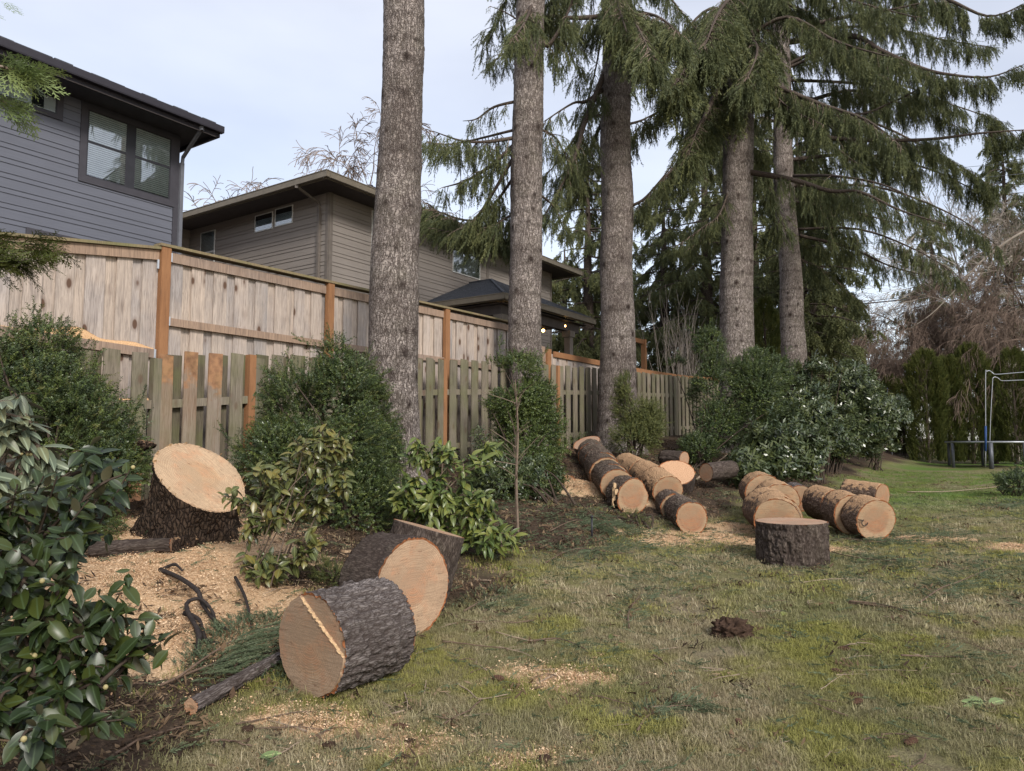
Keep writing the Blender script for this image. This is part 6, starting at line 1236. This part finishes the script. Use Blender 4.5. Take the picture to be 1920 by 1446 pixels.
# ---- dark bent roots on the sawdust
M['rootm'] = plain('dark_root', (.03, .024, .022), .8, .2, .4, 40)
rl = [('twisted black root looping over the sawdust', [(300, 1092, .03), (335, 1105, .10), (368, 1128, .12), (378, 1150, .06), (400, 1178, .05), (428, 1206, .02)], .016), ('black root bent into a hook beside the looping one', [(366, 1240, .0), (372, 1205, .07), (350, 1172, .08), (352, 1148, .10), (376, 1143, .12), (398, 1166, .08), (402, 1195, .03)], .015),
      ('third black root ending under the spruce boughs', [(345, 1165, .05), (372, 1185, .04), (385, 1215, .04), (410, 1225, .01)], .014), ('thin black root reaching down from the open stemmed camellia', [(440, 1100, .06), (458, 1125, .08), (468, 1165, .05), (470, 1195, .02)], .011), ('short dark root stub near the thin log', [(306, 1088, .02), (326, 1082, .07), (340, 1096, .08)], .012)]
for lb, pts, r in rl:
    pw = []
    for (x, y, h) in pts: g_ = G(x, y + h * 240); g_ = gs(g_.x, g_.y, h); pw.append(g_)
    pw = smooth_path(pw, 5); tag(mk('root', *tube(pw, [r * (1.1 - .6 * i / len(pw) + .25 * random.random()) for i in range(len(pw))], 7), M['rootm'], None, True), lb, 'root', 'dark roots on the sawdust')
# ================================================================== LITTER, GRASS
M['fresh_needle'] = leaf_mat('fallen_needles', (.06, .085, .045), (.085, .115, .06), (.13, .155, .085), .55, .3, .1)
for i in range(3):
    hang('lawn_twig_%d' % i, M['fresh_needle'], 60 + i, 26, .75, .035, .22, .9)
LT = ['lawn_twig_%d' % i for i in range(3)]
def bough(label, pts, n, s, seed, spread=.3, lift=.02, group=None, r=.008, name='fallen_bough'):
    rr = random.Random(seed); pw = [G(x, y) + Vector((0, 0, lift + rr.uniform(0, .03))) for (x, y) in pts]; o = thing(name, label, 'fallen branch', pw[0], group); pw = smooth_path(pw, 4)
    mk('stick', *tube(pw, [r * (1 - .7 * i / len(pw)) for i in range(len(pw))], 6), M['twigbrown'], o, True); pp, dd, ss = [], [], []
    for i in range(n):
        t_ = .15 + .85 * rr.random(); q = t_ * (len(pw) - 1); j = min(int(q), len(pw) - 2); p = pw[j].lerp(pw[j + 1], q - j); ax = (pw[j + 1] - pw[j]).normalized(); sd_ = Vector((-ax.y, ax.x, 0)) * rr.choice((-1, 1)); u_ = rr.random() ** .7 * spread
        d = (ax * rr.uniform(.3, .9) + sd_ * rr.uniform(.3, 1)).normalized(); p = p + d * u_; p.z = gg(p.x, p.y) + rr.uniform(.0, .05) + lift * .5; pp.append(tuple(p)); dd.append(tuple(d + Vector((0, 0, rr.gauss(.08, .12))))); ss.append(s * rr.uniform(.6, 1.2))
    scatter('needles', pp, dir_euler(dd), ss, LT, o); return o
M['twigbrown'] = plain('fallen_twig', (.13, .09, .065), .85, .15, .3, 30); M['twiglight'] = plain('pale_fallen_twig', (.30, .23, .17), .85, .15, .3, 30)
bough('thick heap of cut spruce boughs left of the front log', [(330, 1290), (400, 1250), (460, 1215), (525, 1180)], 520, .13, 1, .20, .05)
bough('cut spruce bough lying under the lichen covered branch log', [(300, 1300), (380, 1270), (470, 1240), (540, 1260)], 330, .12, 2, .20, .02)
bough('fallen spruce tip with a pale curved twig in the middle of the lawn', [(1180, 1185), (1178, 1160), (1190, 1135), (1204, 1118)], 120, .10, 3, .16)
bough('grey green spruce tip near the bottom of the lawn', [(1196, 1375), (1215, 1345), (1260, 1330), (1310, 1325)], 150, .10, 4, .10)
bough('dead spruce branch with needles right on the lawn', [(1725, 1140), (1765, 1112), (1800, 1100), (1870, 1065)], 130, .13, 5, .22)
bough('long bare stick ending in a spruce tuft on the right of the lawn', [(1592, 1136), (1650, 1141), (1700, 1155), (1750, 1165), (1790, 1170)], 60, .11, 6, .08)
bough('green spruce tip in the grass beside the bright ringed round', [(870, 1150), (905, 1130), (950, 1120)], 150, .11, 7, .25)
bough('spruce tips lying below the left row of rounds', [(1020, 1060), (1070, 1040), (1130, 1030), (1180, 1025)], 260, .13, 8, .3)
bough('dark spruce bough lying under the nearest round of the left row', [(1090, 950), (1120, 975), (1160, 1000)], 240, .15, 9, .3)
bough('spruce boughs lying before the far right rounds', [(1560, 1010), (1640, 1020), (1700, 1010), (1780, 1000)], 300, .15, 10, .35)
bough('spruce bough lying at the foot of the upright round', [(1560, 1040), (1600, 1050), (1680, 1060)], 150, .13, 11, .35)
bough('spruce bough on the middle row of rounds', [(1240, 925), (1262, 915), (1290, 912)], 90, .14, 12, .15, .30)
bough('brownish spruce boughs in front of the bright camellia', [(1030, 1000), (1080, 980), (1130, 990)], 260, .15, 13, .4)
bough('spruce boughs along the right edge of the lawn', [(1830, 960), (1880, 950), (1940, 945)], 220, .16, 14, .4)
bough('sparse spruce tips on the lawn below the dead branch', [(1690, 1240), (1760, 1235), (1800, 1245)], 50, .1, 15, .3)
bough('spruce tips in the grass at the left of the lawn centre', [(1000, 1215), (1050, 1210), (1100, 1230)], 90, .1, 16, .3)
# sticks
sk = [([(830, 1210), (880, 1220), (950, 1225)], .006, 0, 'brown stick just right of the front log'), ([(855, 1290), (880, 1305), (900, 1318), (950, 1315)], .005, 1, 'thin stick between front log and lawn centre'), ([(845, 1155), (870, 1170), (910, 1173)], .007, 0, 'stick lying below the bright ringed round'), ([(930, 1195), (990, 1210), (1050, 1208)], .005, 1, 'pale stick left of the lawn centre'),
      ([(440, 1370), (500, 1355), (560, 1350), (600, 1345)], .005, 0, 'dark twig lying in the sawdust below the front log'), ([(480, 1375), (560, 1372), (620, 1378)], .004, 0, 'second dark twig in the sawdust below the front log'), ([(825, 1365), (880, 1340), (905, 1320)], .007, 0, 'dark stick right of the near sawdust'),
      ([(1590, 1135), (1660, 1140), (1740, 1163)], .010, 0, 'stick branching beside the spruce tuft on the right'), ([(1500, 1098), (1560, 1092), (1625, 1090)], .006, 1, 'pale stick below the upright round'), ([(1540, 1035), (1600, 1025), (1640, 1012)], .010, 0, 'dark curved stick right of the upright round'), ([(1100, 1035), (1160, 1042), (1190, 1040)], .008, 0, 'short brown stick above the lawn centre'),
      ([(1380, 1200), (1400, 1240), (1440, 1290)], .003, 1, 'hair thin straw near the soil clod'), ([(1725, 1265), (1738, 1245), (1732, 1232)], .005, 1, 'crooked pale twig on the right of the lawn'), ([(1225, 1238), (1240, 1245), (1252, 1252)], .007, 0, 'short dark stick in the lawn centre'), ([(1310, 1258), (1360, 1262), (1320, 1264)], .004, 1, 'small forked straw below the clod'),
      ([(1000, 1170), (960, 1172), (920, 1168)], .006, 0, 'brown twig left of the curved one'), ([(1700, 925), (1780, 925), (1870, 916)], .014, 1, 'long pale branch lying across the far lawn'), ([(1306, 902), (1340, 885), (1376, 868)], .022, 1, 'stick propped against the log under the rhododendron'), ([(200, 1440), (260, 1405), (350, 1370)], .008, 0, 'dark stick in the lower left below the camellia'), ([(395, 1402), (430, 1398), (470, 1408)], .007, 0, 'brown stick stub near the bottom left'),
      ([(1540, 1300), (1600, 1262), (1720, 1262)], .003, 1, 'long hair thin straw across the mossy lawn'), ([(1395, 1305), (1402, 1320), (1412, 1328)], .004, 1, 'tiny curled twig on the lower lawn'), ([(1180, 950), (1120, 905), (1085, 885)], .010, 0, 'fallen twig reaching over the left row')]
for pts, r, lt, lb in sk:
    lf_ = .03 if r > .013 else .012; pw = [G(x, y) + Vector((0, 0, lf_ + random.uniform(0, .02))) for (x, y) in pts]
    if r == .022: pw[-1].z += .28; pw[1].z += .12
    pw = smooth_path(pw, 5); pw = [p + Vector((random.gauss(0, r * .6), random.gauss(0, r * .6), 0)) for p in pw]; b = MB(); b.add(*tube(pw, [r * (1 - .5 * i / len(pw)) for i in range(len(pw))], 5))
    for _ in range(random.randint(0, 2)): p = random.choice(pw[2:-2]); d = Vector((random.gauss(0, 1), random.gauss(0, 1), .1)).normalized(); b.add(*tube([p, p + d * random.uniform(.04, .12)], [r * .5, r * .3], 4))
    tag(b.build('stick', M['twiglight' if lt else 'twigbrown'], None, True), lb, 'stick', 'sticks lying about')
# cones
def cone_v(L_=.085, R_=.017):
    V = []; Fc = []; n, m = 15, 10
    for i in range(n):
        t_ = i / (n - 1); r = R_ * math.sin(PI * min(.98, t_ * .93 + .05)) ** .6 * (1.15 if i % 2 else .82)
        for k in range(m): a = 2 * PI * (k + .5 * (i % 2)) / m; V.append((r * math.cos(a) * (1.12 if k % 2 else .9), r * math.sin(a), t_ * L_))
    for i in range(n - 1):
        for k in range(m): Fc.append((i * m + k, i * m + (k + 1) % m, (i + 1) * m + (k + 1) % m, (i + 1) * m + k))
    return V, Fc
M['cone'] = plain('cone_brown', (.085, .045, .028), .7, .2, .4, 60); c0_ = None
CN = [(1295, 1175, 'lawn centre beside the soil clod'), (1685, 1166, 'right lawn just under the long stick'), (1835, 1177, 'right lawn near the edge below the dead branch'), (1390, 1364, 'lower lawn straight below the clod'), (1697, 1398, 'bottom of the lawn left of the big leaves'), (1557, 1261, 'mossy patch right of the clod'), (1597, 1222, 'upper side of the mossy patch'), (1620, 1310, 'grass below the mossy patch'),
      (1597, 1325, 'grass just left below the mossy patch'), (922, 1279, 'grass right of the front log'), (764, 1366, 'grass right of the near sawdust'), (1470, 1140, 'lawn between clod and upright round'), (1840, 1283, 'grass above the fallen big leaves'), (1755, 1100, 'shade of the dead branch')]
for i, (x, y, lb) in enumerate(CN):
    q = G(x, y) + Vector((0, 0, .016)); a = random.uniform(0, 6.28); Mx = frame(q, Vector((math.cos(a), math.sin(a) * .6, .05)))
    if c0_ is None: o = mk('spruce_cone', *cone_v(), M['cone'], None, False, local=True); c0_ = o
    else: o = c0_.copy(); COL.objects.link(o)
    o.matrix_world = Mx @ Matrix.Scale(random.uniform(.85, 1.2), 4); tag(o, 'brown spruce cone in the ' + lb, 'spruce cone', 'spruce cones on the lawn')
# loose big leaves
o = thing('fallen_sprig', 'cluster of pale green fallen leaves at the lower right of the lawn', 'fallen leaves', G(1850, 1330)); M['pale_leaf'] = leaf_mat('pale_fallen_leaf', (.16, .22, .09), (.20, .26, .10), (.23, .28, .12), .45, .3, .2, True)
big_leaf('leaf_pale', M['pale_leaf'], .12, .05, .2, .2)
for (x, y, a, s) in ((1848, 1328, 2.6, 1.), (1855, 1325, .45, 1.05), (1845, 1322, 1.9, .8), (1840, 1334, 3.0, .75)):
    q = G(x, y) + Vector((0, 0, .02)); d = Vector((math.cos(a), math.sin(a) * .6, .2)).normalized(); f = (Vector((0, -.5, 1)) - d * Vector((0, -.5, 1)).dot(d)).normalized(); R = Matrix((f.cross(d), f, d)).transposed().to_4x4()
    c = SRC['leaf_pale'].copy(); c.name = 'leaf'; COL.objects.link(c); c.parent = o; c.matrix_local = ORG[o.name].inverted() @ Matrix.Translation(q) @ R @ Matrix.Scale(s, 4)
for (x, y, a, lb) in ((1465, 1160, 1., 'yellow green leaf lying on the lawn above the clod'), (955, 1070, 1.4, 'bright leaf standing in the grass right of the rounds'), (700, 1175, 2., 'x'), (488, 1424, .3, 'small light leaf at the bottom edge near the left'), (1143, 1204, 1.2, 'tiny yellow leaf on the lawn centre left'), (1625, 1055, 2.6, 'dark leafy sprig tip right of the upright round')):
    if lb == 'x': continue
    q = G(x, y) + Vector((0, 0, .02)); d = Vector((math.cos(a), math.sin(a) * .6, .25)).normalized(); f = (Vector((0, -.6, 1)) - d * Vector((0, -.6, 1)).dot(d)).normalized(); R = Matrix((f.cross(d), f, d)).transposed().to_4x4()
    c = SRC['leaf_cam_gr' if x != 488 else 'leaf_pale'].copy(); c.name = 'fallen_leaf'; COL.objects.link(c); c.matrix_world = Matrix.Translation(q) @ R @ Matrix.Scale(.8, 4); tag(c, lb, 'leaf', 'single leaves fallen on the lawn')

# grass tufts: small patches of blades
t = NT('grass_blades', .75, .2); co = t.coord('Position'); nb = t.noise(co, .6, 5, .6); nm = t.noise(co, 1.35, 5, .6); rn = t.rand()
r7 = t.math('FRACT', t.math('MULTIPLY', rn, 13.7))
c = t.ramp(r7, [(0, (.25, .20, .12)), (.35, (.37, .31, .19)), (.6, (.20, .18, .085)), (.85, (.52, .45, .30)), (1, (.29, .24, .145))])
c = t.mix(t.ramp(nb, [(.47, 0.), (.6, .8)]), c, t.ramp(r7, [(0, (.13, .14, .05)), (.5, (.18, .19, .07)), (1, (.24, .235, .10))]))
c = t.mix(t.ramp(nm, [(.47, 0.), (.60, .9)]), c, t.ramp(r7, [(0, (.20, .20, .05)), (1, (.36, .34, .10))]))
gp_ = t.n('ShaderNodeNewGeometry'); sx = t.n('ShaderNodeSeparateXYZ'); t.l(gp_.outputs['Position'], sx.inputs[0])
c = t.mix(t.math('MULTIPLY', t.ramp(t.math('DIVIDE', sx.outputs[1], 30.), [(.38, 0.), (.55, .85)]), t.ramp(t.noise(co, .5, 3), [(.4, .3), (.6, 1.)])), c, (.13, .23, .045))
t.col(c); tl = t.n('ShaderNodeBsdfTranslucent'); mx = t.n('ShaderNodeMixShader'); mx.inputs[0].default_value = .2; t.l(c, tl.inputs[0]); t.l(t.b.outputs[0], mx.inputs[1]); t.l(tl.outputs[0], mx.inputs[2]); t.l(mx.outputs[0], t.out.inputs[0]); M['grass'] = t.m
def patch(name, seed, n, size, L_, w, lean):
    r = random.Random(seed); V = []; Fc = []
    for i in range(n):
        x, y = r.gauss(0, size), r.gauss(0, size); a = r.uniform(0, 6.28); l_ = L_ * r.uniform(.5, 1.3); ln = lean * r.uniform(.4, 1.2); dx, dy = math.cos(a), math.sin(a); ww = w * r.uniform(.6, 1.2); k = len(V)
        sx_, sy_ = -dy * ww / 2, dx * ww / 2; h1, h2_ = l_ * .55 * math.cos(ln * .6), l_ * (.55 * math.cos(ln * .6) + .45 * math.cos(min(1.75, ln * 1.35))); r1 = l_ * .55 * math.sin(ln * .6); r2 = r1 + l_ * .45 * math.sin(min(1.75, ln * 1.35))
        V += [(x - sx_, y - sy_, -.01), (x + sx_, y + sy_, -.01), (x + dx * r1 - sx_ * .8, y + dy * r1 - sy_ * .8, h1), (x + dx * r1 + sx_ * .8, y + dy * r1 + sy_ * .8, h1), (x + dx * r2, y + dy * r2, h2_)]; Fc += [(k, k + 1, k + 3, k + 2), (k + 2, k + 3, k + 4)]
    source(name, V, Fc, M['grass'])
for i in range(4): patch('grass_a_%d' % i, i, 36, .032, .040, .003, 1.42); patch('grass_b_%d' % i, 9 + i, 44, .07, .052, .0065, 1.4)
GA = ['grass_a_%d' % i for i in range(4)]; GB = ['grass_b_%d' % i for i in range(4)]
def field(n, dmin, dmax, seed, spread=.86, p=1.0):
    r = np.random.default_rng(seed); Y = (dmin ** p + r.uniform(0, 1, n) * (dmax ** p - dmin ** p)) ** (1 / p); X = r.uniform(-1, 1, n) * (Y * spread + .6); return X, Y, r
def on_lawn(X, Y, r, soft=1.):
    keep = r.uniform(0, 1, len(X)) > bed_mask(X, Y) * .93; keep &= r.uniform(0, 1, len(X)) > saw_mask(X, Y) * .95; return keep
def gzz(X, Y): return gzb(X, Y) + sawh(X, Y)
X, Y, r = field(30000, 2.4, 6.2, 1, p=1.3); k = on_lawn(X, Y, r) & (fbm(X * 3, Y * 3) > .30); X, Y = X[k], Y[k]
scatter('grass', np.stack([X, Y, gzz(X, Y)], 1), np.stack([r.normal(0, .15, len(X)), r.normal(0, .15, len(X)), r.uniform(0, 6.28, len(X))], 1), r.uniform(.6, 1.25, len(X)) * (.75 + .5 * vn(X * 1.5, Y * 1.5)), GA, None, 'matted short grass and moss on the near lawn', 'grass')
X, Y, r = field(26000, 5.8, 24, 2, p=1.0); k = on_lawn(X, Y, r) & (vv(X, Y) > -6) & (fbm(X * 2, Y * 2) > .28); X, Y = X[k], Y[k]
scatter('grass', np.stack([X, Y, gzz(X, Y)], 1), np.stack([r.normal(0, .15, len(X)), r.normal(0, .15, len(X)), r.uniform(0, 6.28, len(X))], 1), r.uniform(.5, 1.1, len(X)), GB, None, 'short grass of the farther lawn', 'grass')
# chips
t = NT('wood_chips', .9, .1); t.col(t.ramp(t.math('FRACT', t.math('MULTIPLY', t.rand(), 9.3)), [(0, (.38, .23, .13)), (.5, (.60, .41, .25)), (1, (.76, .58, .39))])); M['chip'] = t.m
for j in range(3):
    rr = random.Random(j); V = []; Fc = []
    for i in range(16):
        c_ = Vector((rr.gauss(0, .035), rr.gauss(0, .035), rr.uniform(.0, .012))); a, b_ = Vector((rr.gauss(0, 1), rr.gauss(0, 1), rr.gauss(0, .4))).normalized() * rr.uniform(.003, .008), Vector((rr.gauss(0, 1), rr.gauss(0, 1), rr.gauss(0, .4))).normalized() * rr.uniform(.002, .005)
        k = len(V); V += [c_ - a - b_, c_ + a - b_, c_ + a + b_, c_ - a + b_]; Fc.append((k, k + 1, k + 2, k + 3))
    source('chips_%d' % j, V, Fc, M['chip'])
r = np.random.default_rng(5); px_, py_ = [], []
for (cx_, cy_, rx, ry, a, h) in SAW:
    n = int(rx * ry * (4200 if cy_ < 7 and h > .02 else 3600)); d = np.abs(r.normal(0, .62 if h > .02 else .72, n)); w = r.uniform(0, 2 * PI, n); x = d * np.cos(w) * rx; y = d * np.sin(w) * ry; px_.append(cx_ + x * math.cos(a) - y * math.sin(a)); py_.append(cy_ + x * math.sin(a) + y * math.cos(a))
X = np.concatenate(px_); Y = np.concatenate(py_)
scatter('sawdust_chips', np.stack([X, Y, gzz(X, Y) + .004], 1), np.stack([r.normal(0, .2, len(X)), r.normal(0, .2, len(X)), r.uniform(0, 6.28, len(X))], 1), r.uniform(.4, 1.05, len(X)), ['chips_%d' % i for i in range(3)], None, 'fresh sawdust and wood chips strewn round the cut wood', 'sawdust')
# dark litter in the bed: bark crumbs, dead leaves and needles
t = NT('bed_litter', .9, .1); t.col(t.ramp(t.math('FRACT', t.math('MULTIPLY', t.rand(), 5.1)), [(0, (.035, .024, .018)), (.45, (.08, .052, .034)), (.8, (.15, .10, .06)), (1, (.26, .19, .12))])); M['litter'] = t.m
for j in range(3):
    rr = random.Random(30 + j); V = []; Fc = []
    for i in range(18):
        c_ = Vector((rr.gauss(0, .07), rr.gauss(0, .07), rr.uniform(0, .03))); a, b_ = Vector((rr.gauss(0, 1), rr.gauss(0, 1), rr.gauss(0, .35))).normalized() * rr.uniform(.012, .045), Vector((rr.gauss(0, 1), rr.gauss(0, 1), rr.gauss(0, .5))).normalized() * rr.uniform(.003, .016)
        k = len(V); V += [c_ - a, c_ - b_, c_ + a, c_ + b_]; Fc.append((k, k + 1, k + 2, k + 3))
    source('litter_%d' % j, V, Fc, M['litter'])
X, Y, r = field(16000, 2.4, 20, 8, p=1.2); k = (r.uniform(0, 1, len(X)) < .10 + bed_mask(X, Y) * .90) & (vv(X, Y) > -8.3) & (r.uniform(0, 1, len(X)) > saw_mask(X, Y) * np.where(fbm(X * 3, Y * 3) > .52, .55, .95)); X, Y = X[k], Y[k]
scatter('leaf_litter', np.stack([X, Y, gzz(X, Y)], 1), np.stack([r.normal(0, .2, len(X)), r.normal(0, .2, len(X)), r.uniform(0, 6.28, len(X))], 1), r.uniform(.6, 1.3, len(X)), ['litter_%d' % i for i in range(3)], None, 'dark bark crumbs and dead leaves covering the planting bed', 'leaf litter')
X, Y, r = field(30000, 2.8, 17, 9, p=1.15); w = .16 + .80 * sstep((Y - 5.) / 3) * sstep((fbm(X * .8 + 4, Y * .8) - .40) * 7); k = (r.uniform(0, 1, len(X)) < w) & (vv(X, Y) > -7.); X, Y = X[k], Y[k]; az = r.uniform(0, 6.28, len(X))
scatter('needle_litter', np.stack([X, Y, gzz(X, Y) + .02], 1), tilt_euler(r.normal(1.42, .12, len(X)), az), r.uniform(.07, .17, len(X)), LT, None, 'blue green spruce tips strewn over lawn and bed', 'fallen needles')

for j in range(4):
    rr = random.Random(70 + j); q = Vector((0, 0, 0)); pts = [q]; d = Vector((1, 0, 0))
    for i in range(5): d = (d + Vector((0, rr.gauss(0, .22), rr.gauss(0, .08)))).normalized(); pts.append(pts[-1] + d * .2)
    V, Fc = tube(pts, [.018 - .0025 * i for i in range(6)], 4); b = MB(); b.add(V, Fc)
    for i in range(3): p = pts[1 + i]; b.add(*tube([p, p + Vector((rr.uniform(.1, .3), rr.choice((-1, 1)) * rr.uniform(.1, .25), .03))], [.009, .004], 3))
    source('small_twig_%d' % j, b.V, b.F, M['twigbrown' if j % 2 else 'twiglight'])
X, Y, r = field(900, 2.9, 16, 19, p=1.2); k = vv(X, Y) > -7; X, Y = X[k], Y[k]
scatter('twig_litter', np.stack([X, Y, gzz(X, Y) + .018], 1), np.stack([r.normal(0, .06, len(X)), r.normal(0, .06, len(X)), r.uniform(0, 6.28, len(X))], 1), r.uniform(.08, .3, len(X)), ['small_twig_%d' % i for i in range(4)], None, 'small broken twigs strewn over the lawn and bed', 'twigs')
